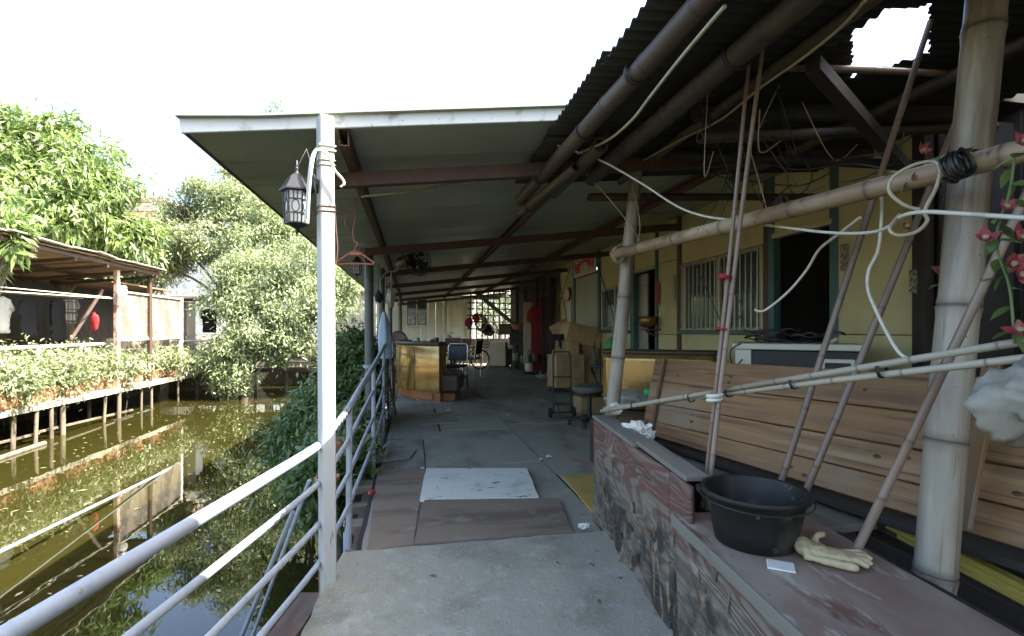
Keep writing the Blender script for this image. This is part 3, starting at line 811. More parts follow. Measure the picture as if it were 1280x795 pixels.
# things fixed to the wall
def wallthing(name, label, cat, px, py, w, h, m, t=.012, group=None):
    o = obox(name, UV(ua(px), BV - .015 - t / 2, z_at(px, py, BV)), (t, w, h), m, None, R_UV, .002)
    return tag(o, label, cat, group)
wallthing('red_couplet', 'narrow red and white paper strip stuck beside the narrow dark door', 'paper strip', 823.5, 367, .12, .33, red_board, .006)
wallthing('torn_notice', 'small torn pale paper scrap on cream panel left of barred window', 'paper', 843, 360, .09, .34, mat('faded_notice', (.5, .47, .36), [((.3, .3, .26), 40, .5, .6)], .8), .004)
wallthing('sticker', 'torn grey and yellow sticker on wall beside the open doorway', 'sticker', 1057, 322, .07, .22, mat('torn_sticker', (.35, .32, .2), [((.12, .13, .12), 30, .45, .5), ((.55, .42, .08), 22, .6, .64)], .7), .004)
wallthing('sticker', 'small dark torn sticker near the dark end of the cream wall', 'sticker', 1144, 352, .06, .17, mat('torn_sticker_dark', (.3, .26, .17), [((.05, .08, .06), 40, .45, .5), ((.5, .45, .35), 30, .58, .62)], .7), .004)
wallthing('wall_calendar', 'white paper calendar hanging below the round wall clock', 'calendar', 712.5, 388, .28, .55, paper, .01)
ck = thing('wall_clock', 'round wall clock with a red rim beside the teal post', 'clock', UV(ua(712.5), BV - .03, z_at(712.5, 368, BV)))
rotc = R_UV @ Matrix.Rotation(math.radians(-90), 3, 'Y')
olathe('case', [(0, 0), (.15, 0), (.16, .03), (.14, .045), (0, .045)], red_door, ck, UV(ua(712.5), BV - .02, z_at(712.5, 368, BV)), rotc, 20)
olathe('dial', [(0, 0), (.125, 0), (.125, .008), (0, .008)], paper, ck, UV(ua(712.5), BV - .066, z_at(712.5, 368, BV)), rotc, 20)
cs = thing('incense_burner', 'small brass incense bowl on a wall bracket beside the narrow door', 'incense burner', UV(ua(822), BV - .18, z_at(818, 404, BV)))
brass = mat('old_brass', (.25, .15, .06), [((.14, .08, .03), 15, .5, .7)], .4, metal=.7)
olathe('bowl', [(.05, 0), (.10, .03), (.13, .09), (.12, .14), (.135, .16), (.12, .165), (.10, .15), (0, .13)], brass, cs, UV(ua(822), BV - .16, z_at(818, 410, BV)), None, 18)
obox('bracket', UV(ua(822), BV - .10, z_at(818, 412, BV)), (.22, .20, .025), brown_frame, cs, R_UV)
obeam('strut', UV(ua(822), BV - .18, z_at(818, 413, BV)), UV(ua(822), BV - .01, z_at(818, 421, BV)), .03, .03, brown_frame, cs)
# crossed guy cables on the last panels
for i, (p, q, lb) in enumerate([((697, 330), (712, 402), 'thin dark cable crossing the last cream panel, falling to the door side'), ((714, 335), (697, 400), 'thin dark cable crossing the last cream panel, falling to the red board side'), ((749, 330), (772, 400), 'thin dark cable slanting across the small sliding window')]):
    a = UV(ua(p[0]), BV - .03, z_at(p[0], p[1], BV)); b_ = UV(ua(q[0]), BV - .06, z_at(q[0], q[1], BV))
    tag(otube('guy_cable', [a, b_], .008, cable_black, None, 5), lb, 'cable')
# dark timber shed beyond the end of the wall; upper block added to stop the sun
sh = thing('timber_shed', 'dark timber shed with an added unseen upper block past the end of the cream wall', 'shed', UV(0, 5, 0))
for i in range(27):
    u0 = -4.2 + i * .27
    obox('plank', UV(u0 + .133, 4.35 + .012 * (i % 2), 1.45), (.03, .29, 2.95), dark_wood, sh, R_UV, .004)
obox('sun_block', UV(-1.1, 5.3, 4.6), (1.9, 6.2, 3.3), dark_wood, sh, R_UV)  # unseen block added so no sun falls through the roof hole
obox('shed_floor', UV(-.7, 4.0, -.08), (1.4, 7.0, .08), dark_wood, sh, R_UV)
obeam('corner_post', UV(2.7, 3.62, -.02), UV(2.7, 3.62, 2.75), .10, .10, teal, sh, (0, 1, 0))
for k, (z, m_) in enumerate(((.95, dark_wood), (1.45, dark_wood))):
    obox('shelf', UV(1.7, 4.12, z), (.4, 1.7, .03), m_, sh, R_UV)
# ------------------------------------------------------------------ near corrugated lean-to roof
NR = thing('corrugated_roof', 'dark corrugated lean-to roof sheets carried on bamboo poles', 'roof', UV(2, 2, 2.45))
def nz(v): return 2.44 + .085 * (v - .78)
PITCH, AMP = .063, .009
def corr_sheet(u0, u1, v0, v1, dz=0.0, hole=None):
    nu = int((u1 - u0) / PITCH * 8)
    nv = 2 if hole is None else int((v1 - v0) / .025)
    rj = random.Random(int(u0 * 100 + v0 * 10))
    vs = []
    for k in range(nv + 1):
        for i in range(nu + 1):
            u = u0 + (u1 - u0) * i / nu
            v = v0 + (v1 - v0) * k / nv
            vs.append(UV(u, v, nz(v) + dz + AMP * math.sin(2 * math.pi * u / PITCH)))
    m_ = len(vs)
    vs += [p + Vector((0, 0, .006)) for p in vs]
    fs = []
    for k in range(nv):
        for i in range(nu):
            a = k * (nu + 1) + i
            if hole is not None:
                c_ = (vs[a] + vs[a + nu + 2]) / 2
                if hole(c_): continue
            fs.append((a, a + nu + 1, a + nu + 2, a + 1)); fs.append((m_ + a, m_ + a + 1, m_ + a + nu + 2, m_ + a + nu + 1))
    for i in range(nu):
        fs.append((i, i + 1, m_ + i + 1, m_ + i)); a = nv * (nu + 1) + i; fs.append((a, m_ + a, m_ + a + 1, a + 1))
    for k in range(nv):
        a = k * (nu + 1); fs.append((a, m_ + a, m_ + a + nu + 1, a + nu + 1)); a += nu; fs.append((a, a + nu + 1, m_ + a + nu + 1, m_ + a))
    return world_raw('corrugated_sheet', vs, fs, corr_mat, NR, True)
# sheets overlap; one is missing where the sky shows
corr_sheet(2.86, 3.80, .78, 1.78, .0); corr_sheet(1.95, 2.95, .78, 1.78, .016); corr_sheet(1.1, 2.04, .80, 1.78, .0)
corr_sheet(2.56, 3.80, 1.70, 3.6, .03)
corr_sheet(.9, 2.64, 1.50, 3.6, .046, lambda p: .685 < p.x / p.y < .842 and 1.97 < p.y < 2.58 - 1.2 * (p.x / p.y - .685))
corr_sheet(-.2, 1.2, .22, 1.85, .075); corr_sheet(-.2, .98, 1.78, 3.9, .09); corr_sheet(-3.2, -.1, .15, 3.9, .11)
# bamboo poles under the sheets, along the roof
def pole(u0, v0, z0, u1, v1, z1, r, m=bamboo_roof, seed=0, name='roof_pole', gap=.4):
    return bamboo(name, UV(u0, v0, z0), UV(u1, v1, z1), r, r * .9, m, NR, gap, 14, seed)
pole(3.92, .85, nz(.85) - .10, .7, .94, nz(.94) - .09, .045, seed=1)
pole(3.98, .87, nz(.87) - .19, 2.9, .98, nz(.95) - .16, .036, seed=2)
pole(2.62, 1.03, nz(1.0) - .125, 3.55, 1.02, nz(1.0) - .15, .045, seed=3)
pole(3.30, 1.22, nz(1.3) - .13, .7, 1.27, nz(1.3) - .09, .050, seed=4, gap=.36)
pole(3.7, 1.62, nz(1.6) - .03, .6, 1.6, nz(1.6) - .03, .03, seed=5)
pole(3.7, 2.62, nz(2.6) - .04, .7, 2.62, nz(2.6) - .04, .035, seed=6)
pole(2.0, 1.6, nz(1.7) - .01, 2.0, 2.7, nz(2.7) - .02, .017, seed=7, m=bamboo_rod)
# cross poles (towards the building)
for i, (u, dz_) in enumerate(((3.42, .17), (2.32, .14))):
    bamboo('cross_pole', UV(u, 1.25 if i == 0 else 1.45, nz(.9) - dz_ - .02), UV(u + .05, 3.45, nz(3.4) - dz_ + (.0 if i else -.10)), .03, .026, bamboo_roof, NR, .4, 10, 20 + i)
obeam('rafter', P(1065, 20, 1.9) + Vector((0, .25, -.05)), P(1135, 215, 3.0), .06, .07, dark_wood, NR)
obeam('rafter', UV(2.46, 1.5, nz(1.5) - .02), UV(2.46, 3.4, nz(3.4) - .02), .05, .08, dark_wood, NR)
# twine lashings
def lashing(name, label, c, axis, r, turns, rw, m, parent=None, pitch=None, jitter=.15, seed=0):
    rj = random.Random(seed)
    ax = Vector(axis).normalized(); x = ax.orthogonal().normalized(); y = ax.cross(x)
    pts = []
    pitch = pitch or rw * 1.9
    for i in range(int(turns * 14) + 1):
        t = i / 14
        rad = r * (1 + rj.uniform(-.01, jitter * .15))
        pts.append(Vector(c) + ax * (t - turns / 2) * pitch + (x * math.cos(2 * math.pi * t) + y * math.sin(2 * math.pi * t)) * rad)
    o = otube(name, pts, rw, m, parent, 6)
    if label: tag(o, label, 'rope')
    return o
for k, (u, v, z, r) in enumerate(((3.3, .86, nz(.86) - .1, .048), (2.5, .89, nz(.88) - .1, .048), (1.9, .9, nz(.9) - .095, .048), (2.75, 1.24, nz(1.3) - .115, .056), (2.2, 1.25, nz(1.3) - .105, .056), (1.75, 1.255, nz(1.3) - .10, .056), (2.45, 1.245, nz(1.3) - .108, .056), (3.75, .875, nz(.87) - .18, .038))):
    lashing('lashing', None, UV(u, v, z), (UX, UY, 0), r, 3, .004, dark_metal, NR, seed=k)

# ------------------------------------------------------------------ bamboo uprights
def upr(name, label, p0, p1, r0, r1, m, seed, gap=.34, group=None):
    o = bamboo(name, p0, p1, r0, r1, m, None, gap, 16, seed)
    return tag(o, label, 'bamboo pole', group)
pA0, pA1 = P(766, 512, 3.5), P(797, 196, 3.5)
d = (pA1 - pA0).normalized()
upr('bamboo_post', 'slim grey bamboo post at the far corner of the red plank box', pA0 - d * .55 / abs(d.z), pA1 + d * .12, .05, .043, bamboo_grey, 3, .38)
pB0, pB1 = P(1166, 738, 1.62), P(1232, 0, 1.62)
d = (pB1 - pB0).normalized()
upr('bamboo_post', 'thick grey bamboo post standing behind the ledge beside the yellow strips', pB0 - d * .62, pB1 + d * .10, .058, .054, bamboo_grey, 5, .46)
# horizontal bamboo between the posts
hb0, hb1 = P(768, 318, 3.42), P(1290, 186, 1.27)
upr('horizontal_bamboo', 'pale horizontal bamboo tied across the two upright bamboo posts', hb0, hb1 + (hb1 - hb0).normalized() * .5, .036, .031, bamboo_tan, 9, .36)
# leaning rods
rods = [((883, 592, 2.12), (937, 66, 2.12), .0115, 'thinner rod of the pair leaning with red tape, on the panel side'), ((889, 592, 2.10), (953, 62, 2.10), .0125, 'darker rod of the pair bound with red tape'),
        ((978, 597, 2.10), (1163, 26, 2.02), .0165, 'straight bamboo rod leaning behind the black bucket'), ((1008, 612, 2.00), (1257, -4, 1.86), .0165, 'bamboo rod leaning at the rim of the black bucket'),
        ((1073, 682, 1.62), (1300, 205, 1.36), .0172, 'short thick bamboo rod leaning beside the cream glove')]
for i, (a, b_, r, lb) in enumerate(rods):
    p0, p1 = P(*a), P(*b_)
    d = (p1 - p0).normalized()
    zb = .535 if i < 4 else .40
    p0 = p0 + d * ((zb - p0.z) / d.z)
    if i >= 2: p1 = p1 + d * .5 if i == 4 else p1
    tag(bamboo('leaning_rod', p0, p1, r * .86, r * .68, bamboo_rod, None, .24, 10, 40 + i, .006), lb, 'bamboo rod', 'leaning bamboo rods')
tp = lashing('red_tape', 'red tape wound round the pair of leaning bamboo rods', P(906, 346, 2.10), P(945, 100, 2.1) - P(889, 592, 2.1), .021, 2.5, .004, red_cloth, seed=4, pitch=.007)
lashing('red_tape', 'red strip tied round the paired rods below the window sill', P(902, 411, 2.10), P(945, 100, 2.1) - P(889, 592, 2.1), .020, 1.5, .004, red_cloth, seed=5, pitch=.007)
# two thin bamboos tied together, running to the far corner
tb = [(P(752, 514, 3.30), P(1166, 446, 1.35), P(1300, 436, 1.12)), (P(756, 511, 3.28), P(1166, 462, 1.36), P(1300, 452, 1.13))]
for i, (a, b_, c_) in enumerate(tb):
    dd = (b_ - a)
    tag(bamboo('thin_bamboo', a, a + dd * 1.18, .013, .0105, bamboo_thin, None, .2, 10, 60 + i, .004), ['upper of two thin bamboos tied across the leaning rods', 'lower of two thin bamboos tied across the leaning rods'][i], 'bamboo rod', 'thin tied bamboos')
ax = (tb[0][1] - tb[0][0])
for i, t in enumerate((.20, .47, .60, .77, .93)):
    c_ = (tb[0][0] + ax * t + tb[1][0] + (tb[1][1] - tb[1][0]) * t) / 2
    lashing('wire_tie', 'dark wire tie number %s along the two thin bamboos' % ['one', 'two', 'three', 'four', 'five'][i], c_, ax, .021, 3, .002, dark_metal, seed=i)['group'] = 'wire ties on thin bamboos'
for o, w_ in zip([x for x in bpy.data.objects if x.name.startswith('wire_tie')], ('between the box corner and the paired rods', 'just past the paired rods', 'halfway between paired rods and bucket rods', 'where the first bucket rod crosses', 'in front of the thick bamboo post')): o['label'] = 'thin dark wire round the two thin bamboos ' + w_
# lashings at the joints
lashing('rope_lashing', 'pale twine wound round the end of the horizontal bamboo', P(775, 318, 3.40), hb1 - hb0, .055, 4, .006, twine, seed=8, jitter=.8)
lashing('rubber_lashing', 'black rubber strip wound round bamboo joint beside the red flowers', P(1196, 207, 1.37), (hb1 - hb0).normalized() + Vector((0, 0, .25)), .0365, 4, .0052, black_plastic, seed=9, jitter=1.0, pitch=.012)
lashing('rubber_lashing', 'loose black rubber strip slanting round the thick bamboo post joint', P(1212, 203, 1.60), Vector((.35, -.1, 1)), .066, 2, .005, black_plastic, seed=19, jitter=.5, pitch=.02)
lashing('cloth_tie', 'white cloth tie round thin bamboo ends at the box corner', P(769, 511, 3.28), ax, .03, 2.5, .012, white_cloth, seed=3)
lashing('cloth_tie', 'small white cloth knot where thin bamboos cross the paired rods', P(893, 497, 2.1), Vector((0, 0, 1)), .026, 2, .009, white_cloth, seed=6)

# ------------------------------------------------------------------ red plank box and ledge
BA = Vector((.558, 3.39, 0))
be = Vector((-.0788, .9969, 0)); bn = Vector((.9969, .0788, 0))
R_BOX = Matrix((be, bn, Vector((0, 0, 1)))).transposed()   # local x along the box, y to the right
R_BOX = Matrix((-be, -bn, Vector((0, 0, 1)))).transposed()
def BX(s, t, z): return BA - be * s + bn * t + Vector((0, 0, z))
bx = thing('red_plank_box', 'weathered red plywood box with rotten lower boards beside the walkway', 'wooden box', BX(1, .3, 0))
def rough_panel(name, s0, s1, z0, z1, t, th, seed, m, top=None, nx=60, nz_=26, amp=.006):
    off = Vector((seed * 5.3, 0, seed * 2.1))
    def hgt(s, z):
        low = max(0.0, min(1.0, (.42 - z) / .3))
        k = noise.noise(Vector((s * 5, 0, z * 9)) + off) * amp * (0.4 + 1.6 * low)
        q = noise.noise(Vector((s * 9, 3, z * 3)) + off)
        if q > .30 and low > .2: k -= .012 * low          # pits where the face veneer is gone
        return k
    c = BX((s0 + s1) / 2, t, 0)
    vs, fs = [], []
    for j in range(nz_ + 1):
        for i in range(nx + 1):
            s = s0 + (s1 - s0) * i / nx
            zt = top(s) if top else z1
            z = z0 + (zt - z0) * j / nz_
            jag = 0
            if j == nz_: z += noise.noise(Vector((s * 14, 7, 1)) + off) * .006
            vs.append(R_BOX.transposed() @ (BX(s, t - hgt(s, z), z) - c - Vector((0, 0, .35))))
    for j in range(nz_):
        for i in range(nx):
            a = j * (nx + 1) + i
            fs.append((a, a + nx + 1, a + nx + 2, a + 1))
    o = raw(name, vs, fs, m, bx, c + Vector((0, 0, .35)), R_BOX, True)
    md = o.modifiers.new('thickness', 'SOLIDIFY'); md.thickness = th; md.offset = -1
    return o
rough_panel('front_panel', 0, 1.30, .0, .69, 0, .02, 1, peel_red, lambda s: .685 + .012 * s)
rough_panel('front_panel', 1.305, 1.50, .0, .70, .002, .02, 2, peel_red, lambda s: .70, nx=20)
rough_panel('front_panel', 1.40, 3.6, .02, .52, -.012, .018, 3, peel_red, None, nx=90)
rough_panel('front_panel', 1.62, 3.6, .0, .26, -.024, .014, 4, peel_red, lambda s: .16 + .02 * math.sin(s * 4), nx=80, nz_=12)
obox('end_panel', BX(.012, .28, .34), (.02, .56, .68), old_wood, bx, R_BOX)
obox('cap_board', BX(.42, .055, .705), (.86, .125, .022), cap_wood, bx, R_BOX, .004)
obox('cap_board', BX(1.15, .060, .716), (.62, .10, .022), cap_wood, bx, R_BOX @ Matrix.Rotation(.02, 3, 'Z'), .004)
obox('ledge_board', BX(2.50, .245, .541), (2.24, .53, .03), ledge_red, bx, R_BOX, .005)
obox('ledge_lip', BX(2.50, -.024, .536), (2.2, .012, .045), cap_wood, bx, R_BOX, .003)
obox('rear_panel', BX(1.9, .62, .25), (3.6, .02, .5), dark_wood, bx, R_BOX)
obox('base_board', BX(1.3, .34, .05), (2.5, .5, .04), dark_wood, bx, R_BOX)
b1 = P(835, 552, 3.30); b2 = P(1080, 652, 1.98)
obeam('inner_shelf', Vector((b1.x + .02, b1.y, .515)), Vector((b2.x - .04, b2.y + .0, .505)), .24, .03, cap_wood, bx, (0, 0, 1), .004)
rs = random.Random(23)
for k in range(34):
    s_ = rs.uniform(.1, 2.3); z_ = rs.uniform(.06, .40) if k % 4 else rs.uniform(.3, .5)
    t_ = -.004 if s_ < 1.38 else -.016
    if s_ > 1.6 and z_ < .19: t_ = -.028
    L_ = rs.uniform(.03, .10); w_ = rs.uniform(.006, .022)
    rot_s = R_BOX @ Matrix.Rotation(rs.uniform(-.25, .25), 3, 'Y') @ Matrix.Rotation(rs.uniform(-.16, .16), 3, 'X')
    vert = rs.random() < .6
    obox('splinter', BX(s_, t_, z_), (w_, .004, L_) if vert else (L_ * 1.3, .004, w_), [old_wood, plank_wood, old_wood, dark_wood][k % 4], bx, rot_s, .001)
obox('pale_plank', BX(2.02, -.042, .20), (.45, .012, .13), plank_wood, bx, R_BOX)

# ------------------------------------------------------------------ plank panel leaning behind the box
TL, BL = P(821, 449, 3.65), P(803, 541, 3.42)
TR, BR = P(1280, 473, 1.66), P(1280, 688, 1.56)
TR, BR = TL + (TR - TL) * 1.22, BL + (BR - BL) * 1.22
pp = thing('plank_panel', 'leaning panel of weathered orange brown planks with battens behind the red box', 'wooden panel', (BL + BR) / 2)
cuts = [0, .31, .60, .83, 1.0]
fr = [0.0, .285, .53, .765, 1.0]
wid = (TR - TL).normalized()
nrm_p = (TR - TL).cross(BL - TL).normalized()
if nrm_p.y > 0: nrm_p = -nrm_p
for i in range(4):
    a0, a1 = TL.lerp(BL, cuts[i]), TL.lerp(BL, cuts[i + 1])
    b0, b1_ = TR.lerp(BR, fr[i]), TR.lerp(BR, fr[i + 1])
    c = (a0 + a1 + b0 + b1_) / 4
    x = ((b0 + b1_) - (a0 + a1)).normalized(); y = nrm_p; y = (y - x * y.dot(x)).normalized(); z = x.cross(y)
    rot = Matrix((x, y, z)).transposed()
    inv = rot.transposed()
    gap = .0012
    q = []
    for p, oth in ((a0, a1), (b0, b1_), (b1_, b0), (a1, a0)):
        q.append(inv @ (p + (oth - p).normalized() * gap - c))
    off = .0015 * ((i % 2) * 2 - 1)
    nsub = 14
    vs, fs = [], []
    for k in range(nsub + 1):
        t = k / nsub
        w1 = noise.noise(Vector((t * 6, i * 7.7, 0))) * .0012; w2 = noise.noise(Vector((t * 6, i * 7.7 + 3, 0))) * .0012
        top_, bot = q[0].lerp(q[1], t), q[3].lerp(q[2], t)
        for (p, s_, ww) in ((top_, 1, w1), (bot, -1, w2)):
            pz = Vector((p.x, 0, p.z + ww * 0.7))
            vs += [pz + Vector((0, off + .012, -.003 * s_ * (1 if bot.z < top_.z else -1))), pz + Vector((0, off + .009, 0)), pz + Vector((0, off - .012, 0))]
    for k in range(nsub):
        a = k * 6; b_ = a + 6
        for (m0, m1) in ((1, 0), (0, 3), (3, 4), (4, 5), (5, 2), (2, 1)):
            fs.append((a + m0, b_ + m0, b_ + m1, a + m1))
    fs += [(1, 0, 3, 4, 5, 2)[::-1], tuple(nsub * 6 + j for j in (1, 0, 3, 4, 5, 2))]
    pk = raw('plank', vs, fs, plank_wood, pp, c, rot)
    bm = bmesh.new(); bm.from_mesh(pk.data); bmesh.ops.recalc_face_normals(bm, faces=bm.faces); bm.to_mesh(pk.data); bm.free()
    rk = random.Random(i * 17 + 3)
    for _ in range(4):
        t = rk.uniform(.1, .95); w_ = rk.uniform(.25, .75); s_ = rk.uniform(.007, .014)
        p = q[0].lerp(q[1], t).lerp(q[3].lerp(q[2], t), w_)
        v_, f_ = lathe_geo([(s_ * 1.0, 0), (s_ * .85, .0012), (0.0002, .0014)], 10)
        raw('knot', [Vector((x_.x * 1.5, x_.z, x_.y * .8)) for x_ in v_], [f0[::-1] for f0 in f_], knot_wood, pk, c + rot @ Vector((p.x, off + .0122, p.z)), rot, True)
for (ta, tb_, w) in ((.05, .058, .026), (.90, .905, .05)):
    pt, pb = TL.lerp(TR, ta), BL.lerp(BR, tb_ - .004)
    if ta > .5: pt, pb = P(1247, 455, 1.70), P(1208, 662, 1.66)
    obeam('batten', pt + nrm_p * .026, pb + nrm_p * .026, w, .022, plank_wood, pp, nrm_p, .003)
for t in (.1, .55, .85):
    obeam('rear_leg', TL.lerp(TR, t) - nrm_p * .03, Vector((TL.lerp(TR, t).x + .25, TL.lerp(TR, t).y + .1, 0)), .04, .04, old_wood, pp)
# bench shelf on which the panel stands
bs = thing('low_bench', 'low dark bench carrying the leaning plank panel', 'bench', (1.6, 2.4, 0))
bm0, bm1 = BL + Vector((.06, .05, -.03)), BR + Vector((.06, .05, -.05))
obeam('seat_board', bm0, bm1, .22, .03, dark_wood, bs)
for t in (.05, .5, .9):
    p = bm0.lerp(bm1, t); obeam('leg', (p.x, p.y, 0), (p.x, p.y, p.z - .016), .05, .05, dark_wood, bs, (0, 1, 0))
# yellow strips
ys = thing('yellow_plastic_strips', 'bundle of yellow plastic strips lying behind the thick bamboo post', 'strips', P(1200, 690, 1.75))
ymat = mat('yellow_plastic', (.55, .43, .10), [((.45, .35, .1), 6, .5, .7)], .4)
for i, (a, b_) in enumerate((((1108, 648, 1.98), (1300, 742, 1.62)), ((1110, 655, 1.97), (1300, 752, 1.61)), ((1125, 668, 1.96), (1300, 760, 1.60)))):
    obeam('strip', P(*a), P(*b_), .05, .022, ymat, ys)
sb = obeam('support_beam', P(1085, 675, 2.05), P(1320, 790, 1.62), .10, .08, dark_wood)
tag(sb, 'dark beam under the yellow strips behind the ledge', 'beam')

# ------------------------------------------------------------------ bucket, glove, card, cloth
bk = G(943, 676, .556)
buck = thing('rubber_bucket', 'wide black rubber bucket standing on the red ledge', 'bucket', bk)
olathe('body', [(0, .008), (.110, .008), (.122, 0), (.130, .004), (.142, .06), (.160, .155), (.166, .163), (.176, .166), (.180, .175), (.176, .184), (.164, .183), (.157, .165), (.140, .07), (.124, .018), (0, .016)], rubber, buck, bk, None, 48, .9)
for s in (-1, 1):
    a = 2.9 if s < 0 else .15
    cc = bk + Vector((.178 * math.cos(a), .178 * math.sin(a), .172))
    obox('ear', cc, (.03, .05, .02), rubber, buck, Matrix.Rotation(a, 3, 'Z'), .005)
hp = [bk + Vector((.186 * math.cos(2.9 + (math.pi * 1.12) * i / 16), .186 * math.sin(2.9 + (math.pi * 1.12) * i / 16), .165 - .012 * math.sin(math.pi * i / 16))) for i in range(17)]
otube('wire_handle', hp, .003, dark_metal, buck, 6)
# glove: palm, cuff and five fingers grown into one skin
def glove():
    c = G(1046, 703, .556) + Vector((0, 0, .004))
    e1 = Vector((.93, -.36, 0)).normalized(); e2 = Vector((-e1.y, e1.x, 0))
    def q(a, b_, z=0): return c + e1 * a + e2 * b_ + Vector((0, 0, z))
    mb = MB()
    def blob(a, b_, z, sx, sy, sz):
        v, f = lathe_geo([(0.02, -1), (.5, -.85), (.85, -.5), (1, 0), (.85, .5), (.5, .85), (.02, 1)], 14)
        mb.add([q(a + p.x * sx, b_ + p.y * sy, z + p.z * sz) for p in v], f)
    blob(-.010, .0, .020, .050, .042, .017)
    blob(-.060, .012, .024, .045, .046, .020)
    blob(-.092, .022, .028, .030, .060, .026)
    mb.tube([q(-.045, .04, .02), q(-.05, .065, .034), q(-.035, .082, .048), q(-.015, .085, .05)], [.013, .012, .011, .009], 10, True, 4)
    for (b0, b1_, L, z1) in ((.030, .034, .066, .026), (.012, .013, .076, .022), (-.006, -.009, .072, .016), (-.024, -.032, .058, .014)):
        mb.tube([q(.02, b0, .02), q(.02 + L * .45, (b0 + b1_) / 2, .022), q(.02 + L * .8, b1_, z1), q(.02 + L, b1_ - .004, z1 - .006)], [.0115, .011, .010, .0075], 10, True, 4)
    mb.tube([q(-.095, -.03, .016), q(-.04, -.045, .012), q(.03, -.058, .012), q(.045, -.058, .012)], [.012, .011, .012, .008], 10, True, 4)
    o = mb.build('work_glove', glove_mat, None, True)
    md = o.modifiers.new('skin', 'REMESH'); md.mode = 'VOXEL'; md.voxel_size = .0032; md.use_smooth_shade = True
    sm = o.modifiers.new('smooth', 'SMOOTH'); sm.factor = .5; sm.iterations = 3
    tx = bpy.data.textures.new('glove_folds', 'CLOUDS'); tx.noise_scale = .03
    dm = o.modifiers.new('folds', 'DISPLACE'); dm.texture = tx; dm.strength = .008; dm.mid_level = .5
    return tag(o, 'crumpled cream leather work glove lying on the red ledge', 'glove')
glove()
cd = G(976, 709, .556)
card = obox('white_card', cd + Vector((0, 0, .004)), (.078, .066, .006), paper, None, Matrix.Rotation(-.42, 3, 'Z'), .002)
tag(card, 'small square white card on ledge in front of the bucket', 'card')
cl = lump('crumpled_cloth', P(799, 542, 2.95) + Vector((0, 0, .0)), (.16, .15, .13), paper, None, .75, 2.6, 4, 5, None, False)
tag(cl, 'crumpled white paper ball with faint print on the box rim', 'paper')

# ------------------------------------------------------------------ loose cables
def wire(name, label, pts, r, m, cat='cable', smooth=6, seg=7):
    return tag(otube(name, [P(*p) for p in pts], r, m, None, seg, smooth), label, cat)
wire('white_cable', 'long white cable sagging from the roof edge across to the right bamboo post', [(716, 146, 3.3), (700, 158, 3.28), (687, 167, 3.22), (688, 177, 3.15), (712, 187, 3.05), (750, 200, 2.92), (800, 228, 2.75), (845, 257, 2.6), (880, 270, 2.45), (930, 277, 2.28), (985, 285, 2.08), (1040, 291, 1.86), (1085, 291, 1.66), (1112, 283, 1.52), (1128, 270, 1.42), (1155, 265, 1.34), (1200, 267, 1.24), (1290, 273, 1.08)], .0058, cable_white)
wire('cable_loop', 'pale cable loop hanging round the leaning rod by pink flowers', [(1125, 268, 1.44), (1112, 285, 1.44), (1122, 294, 1.42), (1145, 290, 1.40), (1159, 276, 1.4), (1156, 263, 1.4), (1170, 235, 1.4), (1175, 212, 1.4), (1166, 202, 1.42), (1140, 207, 1.44), (1116, 222, 1.46), (1112, 240, 1.46), (1130, 256, 1.44), (1150, 262, 1.42)], .0052, cable_beige)
wire('thick_beige_cable', 'thick beige cable hanging diagonally from the roof pole', [(906, 8, 1.5), (880, 38, 1.62), (845, 80, 1.8), (812, 122, 2.05), (790, 150, 2.25), (760, 175, 2.6), (722, 192, 3.0)], .0068, cable_beige)
wire('brown_cable', 'thin brown cord slanting under the dark roof to the post', [(1082, 0, 1.52), (1050, 35, 1.68), (1000, 75, 1.92), (950, 110, 2.2), (900, 150, 2.6), (850, 175, 3.0), (805, 200, 3.4)], .006, cable_beige)
wire('spare_white_cable', 'white cable drooping from barred window to the leaning rod', [(943, 387, 2.35), (956, 388, 2.33), (985, 365, 2.28), (1008, 338, 2.2), (1024, 312, 2.1), (1048, 293, 1.95), (1075, 272, 1.8)], .0058, cable_white)
wire('hanging_white_cable', 'wavy white cable hanging down to the thin bamboos', [(1096, 232, 1.80), (1102, 250, 1.78), (1101, 285, 1.76), (1097, 315, 1.74), (1086, 338, 1.72), (1085, 362, 1.7), (1095, 388, 1.68), (1108, 415, 1.62), (1125, 442, 1.55), (1145, 452, 1.5)], .0055, cable_white)
wire('green_wire', 'thin dark wire drooping below the horizontal bamboo to the tape', [(920, 405, 2.2), (928, 385, 2.2), (918, 365, 2.2), (912, 348, 2.15)], .003, cable_black)
rw = random.Random(33)
dk = [((870, 210, 3.3), (905, 222, 3.2), (950, 228, 3.0), (1000, 232, 2.8), (1040, 215, 2.6)), ((905, 215, 3.2), (950, 205, 3.0), (1000, 212, 2.8), (1060, 205, 2.6), (1100, 210, 2.5)), ((955, 60, 2.7), (955, 130, 2.8), (975, 190, 2.9), (990, 215, 2.9)), ((1000, 195, 2.9), (985, 215, 2.9), (990, 240, 2.9), (1005, 240, 2.9), (1015, 220, 2.9), (1005, 200, 2.9)),
      ((700, 190, 3.4), (740, 225, 3.4), (775, 265, 3.4), (800, 300, 3.45)), ((790, 230, 3.45), (800, 280, 3.45), (795, 310, 3.45)), ((915, 150, 3.0), (912, 210, 3.0), (890, 265, 3.0), (860, 300, 3.1)), ((870, 330, 3.1), (880, 355, 3.1), (900, 400, 3.1)), ((1130, 165, 2.2), (1120, 200, 2.25), (1080, 222, 2.4), (1050, 228, 2.5)), ((1040, 200, 2.6), (1070, 196, 2.5), (1110, 190, 2.4), (1140, 170, 2.3))]
